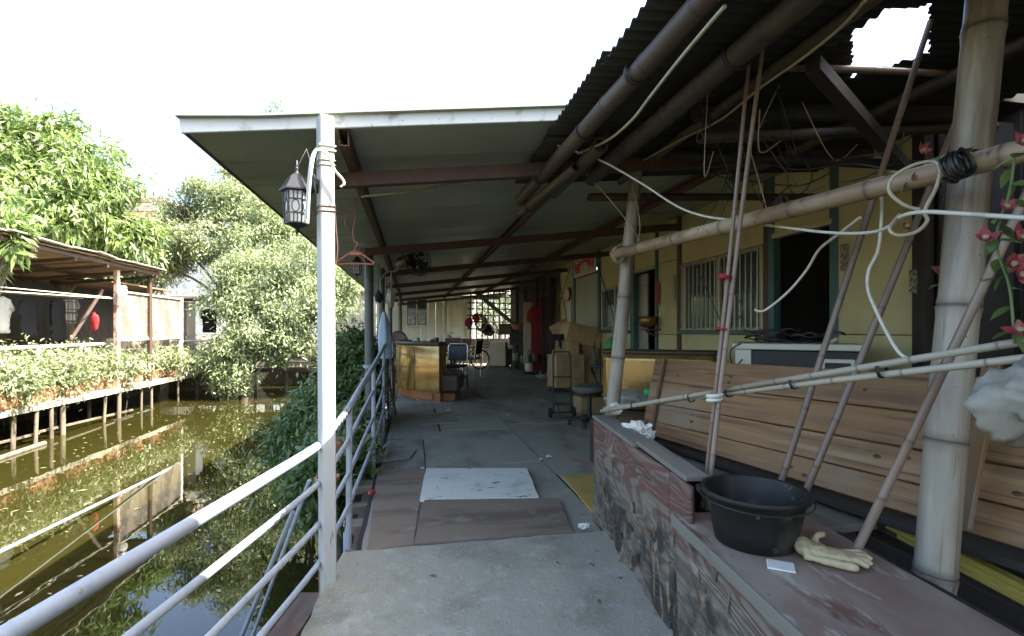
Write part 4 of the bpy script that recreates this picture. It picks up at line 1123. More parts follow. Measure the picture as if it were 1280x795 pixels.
dl = ['thin dark wire sagging along the bundle below the beam', 'dark wire running level above the doorway towards the sky gap', 'dark wire hanging straight from the sloping roof', 'dark wire loop hanging above the cream wall', 'thin cord slanting down from the roof corner to the post', 'short cord hanging on the slim bamboo post', 'dark wire hanging in front of the barred window', 'thin stay wire slanting across the barred window', 'dark wire curling at the end of the cream wall', 'black wire strand below the sky gap']
for i, pts in enumerate(dk):
    wire('thin_wire', dl[i], pts, .0045 if i < 2 else .0035, cable_beige if i in (4, 5) else cable_black)
# pole with a bundle of wires and dry twigs across, behind
bw = bamboo('wire_pole', P(770, 190, 3.55), P(1150, 207, 3.0), .034, .03, dark_wood, None, .5, 10, 77)
tag(bw, 'dark pole wrapped with wires running level below the canopy beam', 'pole')
wt = thing('wire_tangle', 'messy tangle of thin dark and pale wires below the near roof', 'wires', P(960, 190, 2.8))
rwt = random.Random(71)
for k in range(16):
    a = (rwt.uniform(870, 1030), rwt.uniform(90, 190), rwt.uniform(2.3, 3.0)); b_ = (a[0] + rwt.uniform(-70, 90), a[1] + rwt.uniform(20, 110), a[2] + rwt.uniform(-.2, .3))
    m_ = ((a[0] + b_[0]) / 2 + rwt.uniform(-30, 30), max(a[1], b_[1]) + rwt.uniform(0, 30), (a[2] + b_[2]) / 2)
    otube('wire', [P(*a), P(*m_), P(*b_)], rwt.choice((.0022, .003, .0036)), rwt.choice((cable_black, cable_black, cable_beige, rust)), wt, 5, 6)
# dry bundle hanging
db = thing('dried_bunch', 'small dried brown bunch hanging from the wires', 'dried plant', P(976, 260, 2.8))
rb = random.Random(3)
mb = MB()
for k in range(14):
    c0 = P(978, 240, 2.8)
    mb.tube([c0, c0 + Vector((rb.uniform(-.03, .03), rb.uniform(-.03, .03), -.06)), c0 + Vector((rb.uniform(-.05, .05), rb.uniform(-.05, .05), -.10 - rb.random() * .06))], [.003, .012, .004], 5, True, 3)
mb.build('dry_leaves', dark_wood, db, True)

# ------------------------------------------------------------------ artificial flowers and plastic bag at the right
petal_m = mat('faded_pink_petal', (.34, .05, .07), [((.42, .2, .19), 30, .5, .7)], .7, trans=.2, rand=.1)
leaf_plastic = mat('dull_green_leaf', (.14, .22, .07), [((.20, .28, .12), 10, .5, .7)], .6, trans=.2, rand=.15)
def leaf_shape(L, W, curl=.25, n=5):
    vs, fs = [], []
    for i in range(n + 1):
        t = i / n
        w = W * math.sin(math.pi * (t ** .8)) * .5 + .0005
        z = -curl * L * t * t
        vs += [Vector((t * L, -w, z + .12 * w)), Vector((t * L, 0, z)), Vector((t * L, w, z + .12 * w))]
    for i in range(n):
        a = i * 3
        fs += [(a, a + 3, a + 4, a + 1), (a + 1, a + 4, a + 5, a + 2)]
    return vs, fs
def garland(name, label, pts, flowers, leaves, seed, leafL=.06):
    rg = random.Random(seed)
    root = thing(name, label, 'artificial flowers', pts[0], 'artificial flower garlands')
    otube('stem', pts, .003, leaf_plastic, root, 6, 6)
    sp_ = spline(pts, 10)
    v, f = leaf_shape(leafL, leafL * .5)
    me_l = bpy.data.meshes.new('leaf'); me_l.from_pydata([tuple(x) for x in v], [], f); me_l.polygons.foreach_set('use_smooth', [True] * len(f)); me_l.materials.append(leaf_plastic)
    v, f = leaf_shape(leafL * .95, leafL * .62, -.25)
    me_p = bpy.data.meshes.new('petal'); me_p.from_pydata([tuple(x) for x in v], [], f); me_p.polygons.foreach_set('use_smooth', [True] * len(f)); me_p.materials.append(petal_m)
    for k in range(leaves):
        p = sp_[int(rg.random() * (len(sp_) - 1))]
        e = Euler((rg.uniform(-.6, .6), rg.uniform(-.4, .9), rg.uniform(0, 6.28)))
        link(bpy.data.objects.new('leaf', me_l), mw_of(p, e), root)
    for p, s in flowers:
        p = Vector(p)
        ax_ = Euler((rg.uniform(-.5, .5) + 1.2, rg.uniform(-.6, .6), rg.uniform(-.6, .6))).to_matrix()
        fl_ = olathe('flower', [(0, 0), (.006, .004), (.007, .012), (0, .016)], twine, root, p, ax_, 8)
        for q in range(5):
            r_ = ax_ @ Matrix.Rotation(q * 2 * math.pi / 5 + rg.uniform(-.2, .2), 3, 'Z') @ Matrix.Rotation(-.45 + rg.uniform(-.25, .25), 3, 'Y')
            link(bpy.data.objects.new('petal', me_p), mw_of(p, r_) @ Matrix.Scale(s * rg.uniform(.65, 1.1), 4), fl_)
    return root
garland('flower_garland', 'pink artificial flowers with green leaves hanging beside thick bamboo post', [P(1268, 195, 1.15), P(1262, 240, 1.16), P(1245, 300, 1.18), P(1262, 360, 1.16), P(1268, 430, 1.15)], [(P(1255, 262, 1.15), .8), (P(1232, 300, 1.17), .7), (P(1272, 345, 1.13), 1.0), (P(1264, 330, 1.16), .8), (P(1275, 415, 1.13), .8), (P(1273, 300, 1.13), .8), (P(1278, 180, 1.13), .9)], 26, 2, .05)
garland('flower_garland', 'pink artificial blossom and small leaves tangled on the horizontal bamboo', [P(1110, 215, 1.62), P(1135, 225, 1.55), P(1165, 200, 1.5), P(1215, 188, 1.42)], [(P(1150, 190, 1.5), .75), (P(1130, 285, 1.5), .6), (P(1139, 222, 1.52), .4)], 10, 6, .05)
garland('flower_garland', 'small red artificial flower in dark corner behind the thick post', [P(1178, 330, 2.2), P(1176, 350, 2.2), P(1180, 372, 2.2)], [(P(1176, 342, 2.18), 1.0)], 4, 8, .06)
pbag = lump('plastic_bag', P(1300, 506, 1.10), (.22, .15, .19), mat('dusty_plastic_bag', (.42, .41, .38), [((.30, .28, .25), 6, .45, .7)], .4, bump=(.6, 26, (1, 1, .4), .012), trans=.3), None, .5, 1.6, 4, 9)
tag(pbag, 'cloudy white plastic bag bulging in front of the plank panel', 'plastic bag')
# ------------------------------------------------------------------ railing along the water
rl = thing('railing', 'white tubular railing running beside the ramp and curving along the walkway', 'railing', (-.97, 2.5, 0))
def rail(zs_near, zs_far, r, kink=0):
    pts = [(-.955, -1.6, zs_near), (-.96, 1.2, zs_near), (-.965, 2.45, zs_near + .0), (-.985, 2.72, zs_near + .03)]
    far = [(.0, 3.08), (.0, 3.6), (.0, 4.4), (.0, 5.4), (.0, 6.6), (.0, 8.0), (.0, 9.9)]
    for i, (_, Y) in enumerate(far):
        t = min(1, (Y - 2.9) / 4.5)
        v = -.385 - .03 * math.sin(Y * .9)
        x = (v + UX * Y) / UY
        z = zs_near + .06 + (zs_far - zs_near - .06) * (1 - (1 - t) ** 1.7)
        pts.append((x, Y, z))
    return otube('rail', pts, r, rail_paint, rl, 12, 6)
rail(.72, 1.10, .0215); rail(.53, .84, .0145); rail(.325, .56, .0145); rail(.13, .28, .0145)
for i, Y in enumerate((3.12, 4.6, 6.4, 8.2, 9.9)):
    t = min(1, (Y - 2.9) / 4.5)
    v = -.385 - .03 * math.sin(Y * .9)
    x = (v + UX * Y) / UY
    z = .78 + .32 * (1 - (1 - t) ** 1.7)
    otube('post', [(x, Y, -.25), (x + .004, Y, z)], .02, rail_paint, rl, 10)
otube('post', [(-.955, -.9, -.25), (-.955, -.9, .72)], .02, rail_paint, rl, 10)
otube('strut', [P(372, 640, 2.24) + Vector((-.02, 0, 0)), P(300, 800, 2.55)], .011, rail_paint, rl, 8)
otube('strut', [P(392, 600, 2.48) + Vector((-.02, 0, 0)), P(314, 800, 2.75)], .010, rail_paint, rl, 8)
# long white pole and thin rods over the water
wd_ = (P(0, 690, 4.67) - G(205, 590, -1.0)).normalized()
wpole = otube('white_pole', [P(0, 690, 4.67) + wd_ * 1.2, G(205, 590, -1.0) - wd_ * .3], .02, rail_paint, None, 8)
tag(wpole, 'thin white pole jutting over the water in front of the near railing', 'pole')
# stick leaning on the rail
tag(obeam('leaning_stick', P(479, 441, 7.3), G(495, 519, 0), .10, .015, bamboo_tan, None, (1, 0, 0)), 'flat wooden slat leaning against the curved railing', 'slat')
# folded light blue parasol hung on the rail
pz = thing('folded_parasol', 'folded light blue fabric parasol propped by the railing', 'parasol', P(480, 470, 6.9))
pt, pb = P(480, 390, 6.9), P(482, 448, 6.9)
mb = MB()
seg = 18
vs, fs = [], []
for k in range(9):
    t = k / 8
    r = (.02 + .075 * math.sin(min(1, t * 1.5) * math.pi / 2)) * (1 - .35 * max(0, t - .6))
    c = pt.lerp(pb, t)
    for j in range(seg):
        a = 2 * math.pi * j / seg
        rr_ = r * (1 + .16 * math.cos(6 * a + t * 2))
        vs.append(c + Vector((rr_ * math.cos(a), rr_ * math.sin(a), 0)))
for k in range(8):
    for j in range(seg):
        q = (j + 1) % seg
        fs.append((k * seg + j, (k + 1) * seg + j, (k + 1) * seg + q, k * seg + q))
fs.append(tuple(range(seg)))
world_raw('canopy_cloth', vs, fs, lightblue_cloth, pz, True)
otube('shaft', [pt + Vector((0, 0, .05)), G(487, 530, .0)], .012, dark_metal, pz, 8)

# ------------------------------------------------------------------ lanterns
def lantern(root_label, c, s, arm_to, name='wall_lantern'):
    root = thing(name, root_label, 'lantern', c, 'black wall lanterns')
    rt = Matrix.Rotation(.3, 3, 'Z')
    n = 6
    R0, R1, H = .052 * s, .060 * s, .15 * s
    def hexp(r, z): return [c + rt @ Vector((r * math.cos(math.pi * 2 * j / n), r * math.sin(math.pi * 2 * j / n), z)) for j in range(n)]
    lo, hi = hexp(R0, 0), hexp(R1, H)
    gl = MB()
    li, hi2 = hexp(R0 * .93, .004), hexp(R1 * .93, H - .004)
    gl.add(li + hi2, [(j, (j + 1) % n, n + (j + 1) % n, n + j) for j in range(n)] + [tuple(range(n - 1, -1, -1))])
    gl.build('glass', frost, root)
    for j in range(n):
        fr_ = MB()
        k = (j + 1) % n
        fr_.tube([lo[j], hi[j]], .0045 * s, 6); fr_.tube([lo[j], lo[k]], .0045 * s, 6); fr_.tube([hi[j], hi[k]], .0045 * s, 6)
        for t in (.3, .72): fr_.tube([lo[j].lerp(hi[j], t), lo[k].lerp(hi[k], t)], .0026 * s, 5)
        for q in (.36, .64): fr_.tube([lo[j].lerp(lo[k], q), lo[j].lerp(hi[j], .3).lerp(lo[k].lerp(hi[k], .3), q)], .0024 * s, 5); fr_.tube([hi[j].lerp(hi[k], q), lo[j].lerp(hi[j], .72).lerp(lo[k].lerp(hi[k], .72), q)], .0024 * s, 5)
        m_ = lo[j].lerp(hi[j], .51).lerp(lo[k].lerp(hi[k], .51), .5); ex = (lo[k] - lo[j]).normalized()
        fr_.tube([m_ + ex * (.016 * s * math.cos(a * math.pi / 6)) + Vector((0, 0, .028 * s * math.sin(a * math.pi / 6))) for a in range(13)], .0024 * s, 5)
        fr_.build('frame_side', dark_metal, root)
    rf = MB()
    ring = [hexp(R1 * 1.28, H), hexp(R1 * 1.28, H + .006 * s), hexp(R1 * 1.0, H + .03 * s), hexp(R1 * .62, H + .07 * s), hexp(.012 * s, H + .088 * s)]
    vs_ = sum(ring, [])
    rf.add(vs_, [(a * n + j, a * n + (j + 1) % n, (a + 1) * n + (j + 1) % n, (a + 1) * n + j) for a in range(4) for j in range(n)] + [tuple(range(n - 1, -1, -1)), tuple(4 * n + j for j in range(n))])
    rf.build('cap', dark_metal, root)
    olathe('finial', [(.012 * s, H + .085 * s), (.006 * s, H + .1 * s), (.009 * s, H + .11 * s), (.004 * s, H + .12 * s), (.004 * s, H + .145 * s), (0, H + .15 * s)], dark_metal, root, c, None, 10)
    olathe('tail', [(0, -.05 * s), (.006 * s, -.045 * s), (.008 * s, -.035 * s), (.004 * s, -.025 * s), (.03 * s, -.012 * s), (.05 * s, 0)], dark_metal, root, c, None, 10)
    otube('arm', [c + Vector((0, 0, H + .11 * s)), c.lerp(arm_to, .5) + Vector((0, 0, H + .11 * s - .5 * (arm_to.z - c.z) + .5 * (arm_to.z - c.z))), arm_to], .006 * s, dark_metal, root, 8)
    olathe('back_plate', [(0, 0), (.035 * s, 0), (.03 * s, .012 * s), (0, .014 * s)], dark_metal, root, arm_to, Matrix.Rotation(math.radians(-90), 3, 'Y'), 14)
    return root
lantern('black wall lantern with frosted glass on the white post', P(371, 280, 2.44), 1.05, P(396, 232, 2.46))
lantern('second black lantern hanging on the dark pipe post', P(446.5, 343, 6.0), .9, P(458, 325, 6.1))
# white cable hank and wires on the white post
wire('cable_hank', 'white cable hanging down in a hank over the lantern', [(408, 190, 2.43), (397, 187, 2.42), (390, 197, 2.40), (386, 225, 2.39), (384, 255, 2.39), (381, 278, 2.39)], .0075, cable_white)
wire('cable_hank', 'thinner white cable strand beside the lantern hank', [(408, 192, 2.42), (395, 189, 2.41), (389, 215, 2.38), (386, 250, 2.38), (384.5, 279, 2.38)], .006, cable_white)
wire('cable_stub', 'short white cable end curling off the white post', [(398, 188, 2.42), (409, 192, 2.43), (418, 212, 2.45), (428, 224, 2.47), (430, 230, 2.47), (426, 234, 2.47)], .0065, cable_white)
for i, (py, m_, r, lb) in enumerate([(189, cable_white, .005, 'white wire wound round the top of the white post'), (207, twine, .0028, 'thin pale wire wound once round the white post'), (264, rust, .0035, 'rusty wire wound round the white post below the lantern')]):
    c = P(406.5, py, 2.5)
    hw = .0405
    pts = []
    for t in range(int(2.2 * 4) + 1):
        a = math.radians(38) + math.pi / 4 + t * math.pi / 2
        pts.append(c + Vector((hw * 1.36 * math.cos(a), hw * 1.36 * math.sin(a), .006 * t - .02)))
    tag(otube('wire_winding', pts, r, m_, None, 6), lb, 'wire')
for i, (pts, lb, m_) in enumerate([
    ([(418, 252, 2.6), (420, 285, 2.6), (422, 310, 2.6), (420, 330, 2.6)], 'thin brown wire hanging straight down from the canopy edge', rust),
    ([(446, 248, 3.6), (437, 262, 3.6), (431, 276, 3.6), (434, 286, 3.6)], 'red brown string hanging below the rusty purlin', plastic_pink),
    ([(446, 246, 3.6), (444, 268, 3.6), (441, 290, 3.6), (443, 303, 3.6)], 'frayed brown string hanging above the orange hanger', plastic_pink),
    ([(452, 246, 3.05), (520, 238, 3.3), (600, 222, 3.4), (690, 196, 3.45)], 'pale rope stretched under the canopy to the corrugated roof', twine)]):
    wire('string', lb, pts, .0035 if i < 3 else .007, m_, 'string')
# orange clothes hanger
hg = P(444, 318, 3.6)
hk = thing('clothes_hanger', 'orange pink plastic clothes hanger hanging below the canopy', 'hanger', hg)
w = .125
otube('body', [hg + Vector((-.025, 0, .02)), hg + Vector((-w, .0, -.05)), hg + Vector((-w - .012, 0, -.062)), hg + Vector((-w, 0, -.072)), hg + Vector((0, 0, -.064)), hg + Vector((w, 0, -.072)), hg + Vector((w + .012, 0, -.062)), hg + Vector((w, 0, -.05)), hg + Vector((.025, 0, .02)), hg + Vector((-.025, 0, .02))], .0062, plastic_pink, hk, 8)
otube('hook', [hg + Vector((0, 0, .02)), hg + Vector((0, 0, .05)), hg + Vector((.015, 0, .07)), hg + Vector((.008, 0, .092)), hg + Vector((-.012, 0, .09))], .004, plastic_pink, hk, 8, 5)
obox('crossbar', hg + Vector((0, 0, .005)), (.085, .006, .022), plastic_pink, hk)

# ------------------------------------------------------------------ wall fan on the post
fc = P(520, 322, 6.9)
fan = thing('wall_fan', 'old black wire cage fan with brown motor fixed to the pipe post', 'fan', fc)
fa = Vector((.80, -.52, .18)).normalized()
fx = fa.orthogonal().normalized(); fy = fa.cross(fx)
RF = Matrix((fx, fy, fa)).transposed()
R_f = .27
for k, (z, r) in enumerate(((-.06, .10), (-.055, .19), (-.02, .25), (.02, R_f), (.05, .24), (.08, .16), (.09, .07))):
    mb = MB(); mb.tube([fc + RF @ Vector((r * math.cos(a * math.pi / 16), r * math.sin(a * math.pi / 16), z)) for a in range(33)], .0045, 5); mb.build('cage_ring', dark_metal, fan, True)
mb = MB()
for k in range(28):
    a = k * math.pi * 2 / 28
    mb.tube([fc + RF @ Vector((r * math.cos(a), r * math.sin(a), z)) for (z, r) in ((-.06, .06), (-.05, .19), (-.01, .255), (.02, R_f), (.05, .24), (.085, .14), (.09, .05))], .003, 4, True, 2)
mb.build('cage_wires', dark_metal, fan, True)
for k in range(4):
    a0 = k * math.pi / 2
    gridsurf('blade', 4, 5, lambda i, j: fc + RF @ Vector(((.04 + .17 * j) * math.cos(a0 + (i - .5) * (.5 + .5 * j)), (.04 + .17 * j) * math.sin(a0 + (i - .5) * (.5 + .5 * j)), .03 * (i - .5) * 2)), dark_metal, fan, True, .004)
olathe('motor', [(0, -.36), (.06, -.35), (.085, -.30), (.09, -.2), (.085, -.12), (.06, -.07), (0, -.06)], mat('brown_motor_paint', (.11, .075, .05), [((.07, .05, .04), 10, .5, .7)], .4), fan, fc, RF, 20)
otube('bracket', [fc + RF @ Vector((0, 0, -.2)), P(497, 338, 7.3), P(484, 340, 7.6), P(477, 352, 7.95)], .02, dark_metal, fan, 8, 4)
# bags hanging from the post
hb_ = lump('hanging_bag', P(489, 372, 7.4), (.12, .12, .32), clear_bag, None, .5, 1.6, 3, 7)
tag(hb_, 'crumpled clear plastic bag hanging below the wall fan', 'plastic bag')
otube('strap', [P(489, 358, 7.4), P(489, 340, 7.4)], .008, clear_bag, hb_, 6)
hb2 = lump('hanging_bag', P(473.5, 371, 7.0), (.10, .10, .16), black_cloth, None, .4, 1.6, 3, 9)
tag(hb2, 'small dark bag hanging between the pipe posts', 'bag')
otube('strap', [P(473.5, 364, 7.0), P(473.5, 330, 7.0)], .005, black_cloth, hb2, 6)

# ------------------------------------------------------------------ curved gold booth
def booth():
    c = G(524, 494, 0)                        # middle of the front foot
    root = thing('booth_sofa', 'curved high backed gold vinyl booth sofa with orange wooden plinth', 'sofa', c)
    # plan curve of the back: left end far, bends round to the front face and right end
    plan = [G(493, 487, 0) + Vector((.02, .55, 0)), G(494, 490, 0) + Vector((.0, .12, 0)), G(497, 493, 0), G(506, 496.5, 0), G(518, 498.5, 0), G(535, 500.5, 0), G(549, 502, 0)]
    pl = spline(plan, 5)
    H = 1.07
    def strip(name, z0, z1, off0, off1, m, prof=None):
        outs = []
        N_ = len(pl)
        nr = []
        for i in range(N_):
            t = (pl[min(i + 1, N_ - 1)] - pl[max(i - 1, 0)]).normalized()
            nr.append(Vector((t.y, -t.x, 0)))
        prof = prof or [(off0, z0), (off0, z1), (off1, z1), (off1, z0)]
        vs = []
        for i in range(N_):
            for (o_, z) in prof: vs.append(pl[i] + nr[i] * o_ + Vector((0, 0, z)))
        k = len(prof)
        fs = []
        for i in range(N_ - 1):
            for j in range(k):
                q = (j + 1) % k
                fs.append((i * k + j, (i + 1) * k + j, (i + 1) * k + q, i * k + q))
        fs += [tuple(range(k)), tuple((N_ - 1) * k + j for j in range(k - 1, -1, -1))]
        o = world_raw(name, vs, fs, m, root, True, None, .6)
        bm = bmesh.new(); bm.from_mesh(o.data); bmesh.ops.recalc_face_normals(bm, faces=bm.faces); bm.to_mesh(o.data); bm.free()
        return o
    strip('plinth', 0, .155, -.03, -.14, orange_wood)
    bk_ = strip('backrest', .155, H, 0, -.2, sofa_gold, [(-.012, .155), (.0, .19), (.006, .6), (.0, .98), (-.01, 1.0), (-.17, 1.0), (-.19, .9), (-.19, .155)])
    strip('top_roll', 1.0, 1.07, .01, -.2, sofa_dark, [(.004, 1.002), (.018, 1.02), (.02, 1.045), (.0, 1.07), (-.08, 1.082), (-.16, 1.07), (-.19, 1.04), (-.18, 1.002)])
    for i in (12, 20):                       # stitched seams
        t = (pl[i + 1] - pl[i - 1]).normalized(); nn = Vector((t.y, -t.x, 0))
        otube('seam', [pl[i] + nn * .006 + Vector((0, 0, .19)), pl[i] + nn * .010 + Vector((0, 0, .6)), pl[i] + nn * .004 + Vector((0, 0, .98))], .004, sofa_dark, bk_, 5)
    e = pl[-1]
    obox('end_trim', e + Vector((.012, .06, .58)), (.03, .20, .85), sofa_dark, root, None, .008)
    obox('seat', e + Vector((.10, .55, .32)), (.50, .95, .34), sofa_dark, root, None, .04)
    obox('seat_plinth', e + Vector((.06, .55, .07)), (.42, .9, .14), orange_wood, root)
    return root
booth()
sc_ = otube('metal_trim_strip', [G(520, 499.5, .008), G(552, 503.5, .008)], .008, chrome, None, 6)
tag(sc_, 'thin bright metal strip on floor in front of the booth', 'metal strip')
bdp = obeam('leaning_board', G(492, 497, 0) + Vector((-.02, .1, 0)), P(491, 446, 9.3), .16, .02, brown_frame, None, (1, 0, 0))
tag(bdp, 'narrow dark board standing between railing and booth', 'board')
# table behind the booth with crockery
tb_c = G(540, 476, 0)
td = thing('dining_table', 'dark table laid with cups and a lamp behind the booth', 'table', (tb_c.x, 12.6, 0))
tx, ty = -2.25, 12.6
obox('top', (tx, ty, .90), (1.7, .9, .04), dark_wood, td, R_UV, .01)
for sx in (-1, 1):
    for sy in (-1, 1):
        obeam('leg', (tx + sx * .75, ty + sy * .35, 0), (tx + sx * .75, ty + sy * .35, .88), .06, .06, dark_wood, td, (0, 1, 0))
def crock(name, label, px, h, r, m, cat='cup'):
    b0 = Vector(((px - 640) / F * ty, ty - .2, .922))
    o = olathe(name, [(0, 0), (r * .8, 0), (r, h * .5), (r * .9, h), (r * .78, h), (r * .8, h * .2), (0, h * .15)], m, None, b0, None, 14)
    return tag(o, label, cat, 'crockery on the dining table')
crock('tea_cup', 'dark cup at the railing end of the table behind the booth', 514, .13, .06, black_plastic)
crock('bottle', 'small green bottle on the table behind the booth', 524.5, .18, .045, green_plastic, 'bottle')
crock('tea_cup', 'white cup in the middle of table behind the booth', 530, .11, .06, white_metal)
crock('tea_pot', 'low grey pot on the table behind the booth', 539, .14, .10, alu, 'pot')
crock('jar', 'brown jar at the aisle end of the table behind the booth', 547, .18, .07, sofa_dark, 'jar')
crock('tea_cup', 'second white cup beside the brown jar on the table', 552, .10, .055, white_metal)
rc = thing('round_back_chair', 'chair with rounded maroon back behind the folded parasol', 'chair', (-3.1, 13.2, 0))
cx_, cy_ = P(497, HY, 13.2).x, 13.2
gridsurf('backrest', 10, 6, lambda a, b_: Vector((cx_ - .32 + .64 * a, cy_ + .08 * math.sin(a * math.pi), .55 + (.72 * b_) * (1 - .32 * (2 * a - 1) ** 4 - .25 * (2 * a - 1) ** 2 * b_))), mat('maroon_vinyl', (.10, .045, .035), (), .5), rc, True, .05)
obox('seat', (cx_, cy_ - .25, .5), (.55, .5, .08), sofa_dark, rc, None, .02)
for sx in (-1, 1):
    for sy in (-1, 1): otube('leg', [(cx_ + sx * .24, cy_ - .25 + sy * .2, 0), (cx_ + sx * .22, cy_ - .25 + sy * .2, .47)], .02, dark_metal, rc, 8)

# ------------------------------------------------------------------ chrome frame chairs
def tube_chair(name, label, loc, rz, s=1.0, cushion=None):
    root = thing(name, label, 'chair', loc, 'chairs around the dining table')
    r = Matrix.Rotation(rz, 3, 'Z')
    q = lambda x, y, z: Vector(loc) + r @ (Vector((x, y, z)) * s)
    for sx in (-1, 1):
        otube('leg_frame', [q(.21 * sx, .2, 0), q(.21 * sx, .2, .44), q(.21 * sx, -.2, .44), q(.21 * sx, -.2, 0)], .012 * s, chrome, root, 8)
        otube('back_post', [q(.2 * sx, -.2, .42), q(.2 * sx, -.25, .84)], .012 * s, chrome, root, 8)
    otube('back_rail', [q(-.2, -.25, .83), q(-.17, -.26, .88), q(.17, -.26, .88), q(.2, -.25, .83)], .014 * s, chrome, root, 8)
    otube('floor_bar', [q(-.21, .2, .02), q(.21, .2, .02)], .01 * s, chrome, root, 8)
    obox('seat', q(0, 0, .46), (.42 * s, .42 * s, .05 * s), cushion or black_plastic, root, r, .015)
    obox('backrest', q(0, -.235, .70), (.38 * s, .03 * s, .30 * s), cushion or black_plastic, root, r @ Matrix.Rotation(.1, 3, 'X'), .012)
    return root
tube_chair('dining_chair', 'black chair with bright chrome back rail beside the booth', G(567, 487, 0), 2.9, 1.12)
tube_chair('dining_chair', 'black chair with its side to the aisle behind the chrome backed one', G(586, 474, 0), 1.3, 1.2)
tube_chair('dining_chair', 'dark red chair farther back at the dining table', G(572, 468, 0), -.3, 1.25, mat('wine_vinyl', (.10, .02, .025), (), .5))
st = thing('red_stool', 'small red brown plastic stool under the chairs by the aisle', 'stool', G(577, 486, 0))
s0 = G(577, 486, 0)
rsm = mat('red_brown_plastic', (.22, .07, .05), (), .5)
obox('seat', s0 + Vector((0, 0, .27)), (.3, .3, .03), rsm, st, None, .01)
for sx in (-1, 1):
    for sy in (-1, 1): obeam('leg', s0 + Vector((sx * .14, sy * .14, 0)), s0 + Vector((sx * .11, sy * .11, .26)), .035, .035, rsm, st, (0, 1, 0))
dl_ = thing('desk_lamp', 'small white shaded desk lamp leaning over the dining table', 'lamp', (P(557, HY, 12.2).x, 12.2, .92))
otube('arm', [P(553, 440, 12.1), P(556, 428, 12.1), P(561, 422, 12.1)], .015, dark_metal, dl_, 6, 4)
olathe('shade', [(.02, .1), (.06, .08), (.12, 0), (.11, 0), (.05, .07)], white_metal, dl_, P(560, 423, 12.1), None, 14)
# bicycle
def bicycle():
    c = Vector((P(600, HY, 16.2).x, 16.2, 0))
    root = thing('bicycle', 'old dark bicycle parked beyond the dining chairs', 'bicycle', c)
    ex = Vector((.95, .30, 0)).normalized()
    def q(a, z, b_=0): return c + ex * a + Vector((-ex.y, ex.x, 0)) * b_ + Vector((0, 0, z))
    for nm, a in (('front_wheel', 0), ('rear_wheel', -.95)):
        w_ = otube(nm, [q(a + .31 * math.cos(t * math.pi / 16), .33 + .31 * math.sin(t * math.pi / 16)) for t in range(33)], .02, black_plastic, root, 6)
        otube('rim', [q(a + .285 * math.cos(t * math.pi / 12), .33 + .285 * math.sin(t * math.pi / 12)) for t in range(25)], .009, chrome, w_, 5)
        sp_ = MB()
        for t in range(12): sp_.tube([q(a, .33), q(a + .28 * math.cos(t * math.pi / 6), .33 + .28 * math.sin(t * math.pi / 6))], .003, 4)
        sp_.build('spokes', chrome, w_)
    fr_ = MB()
    for a, b_ in (((0, .33), (-.12, .85)), ((-.14, .75), (-.55, .30)), ((-.14, .72), (-.62, .72)), ((-.55, .30), (-.66, .85)), ((-.55, .30), (-.95, .33)), ((-.63, .72), (-.95, .33))):
        fr_.tube([q(*a), q(*b_)], .017, 7)
    fr_.build('frame', dark_metal, root, True)
    obox('saddle', q(-.67, .88), (.24, .14, .06), black_plastic, root, None, .02)
    otube('handlebar', [q(-.2, .98, -.26), q(-.12, .95, -.1), q(-.12, .95, .1), q(-.2, .98, .26)], .013, chrome, root, 7, 4)
    bsk = MB()
    for z in (.72, .82, .92): bsk.tube([q(.05, z, -.14), q(.28, z, -.14), q(.28, z, .14), q(.05, z, .14), q(.05, z, -.14)], .008, 5)
    for (a, b_) in ((.05, -.14), (.16, -.14), (.28, -.14), (.28, 0), (.28, .14), (.16, .14), (.05, .14)): bsk.tube([q(a, .70, b_), q(a, .93, b_)], .006, 5)
    bsk.build('basket', dark_metal, root, True)
bicycle()

# ------------------------------------------------------------------ right side of the walkway
# hand trolley
tc_ = G(703, 522, 0)
tr = thing('hand_trolley', 'black folding hand trolley standing on the walkway floor', 'trolley', tc_)
tq = lambda x, y, z: tc_ + R_UV @ Vector((x, y, z))
w = .135
otube('frame', [tq(-w, 0, .06), tq(-w, .03, .9), tq(-w * .8, .035, .97), tq(w * .8, .035, .97), tq(w, .03, .9), tq(w, 0, .06)], .0125, dark_metal, tr, 8)
for z in (.20, .42, .60): otube('crossbar', [tq(-w, .01, z), tq(w, .01, z)], .009, dark_metal, tr, 8)
otube('axle', [tq(-w - .05, .02, .075), tq(w + .05, .02, .075)], .01, dark_metal, tr, 8)
for s in (-1, 1):
    olathe('wheel', [(0, -.02), (.05, -.02), (.075, -.015), (.075, .015), (.05, .02), (0, .02)], black_plastic, tr, tq(s * (w + .045), .02, .076), R_UV @ Matrix.Rotation(math.pi / 2, 3, 'Y'), 18)
otube('foot_plate', [tq(-.08, -.02, .2), tq(-.08, -.14, .02), tq(.14, -.14, .02), tq(.14, -.02, .2)], .009, dark_metal, tr, 8)
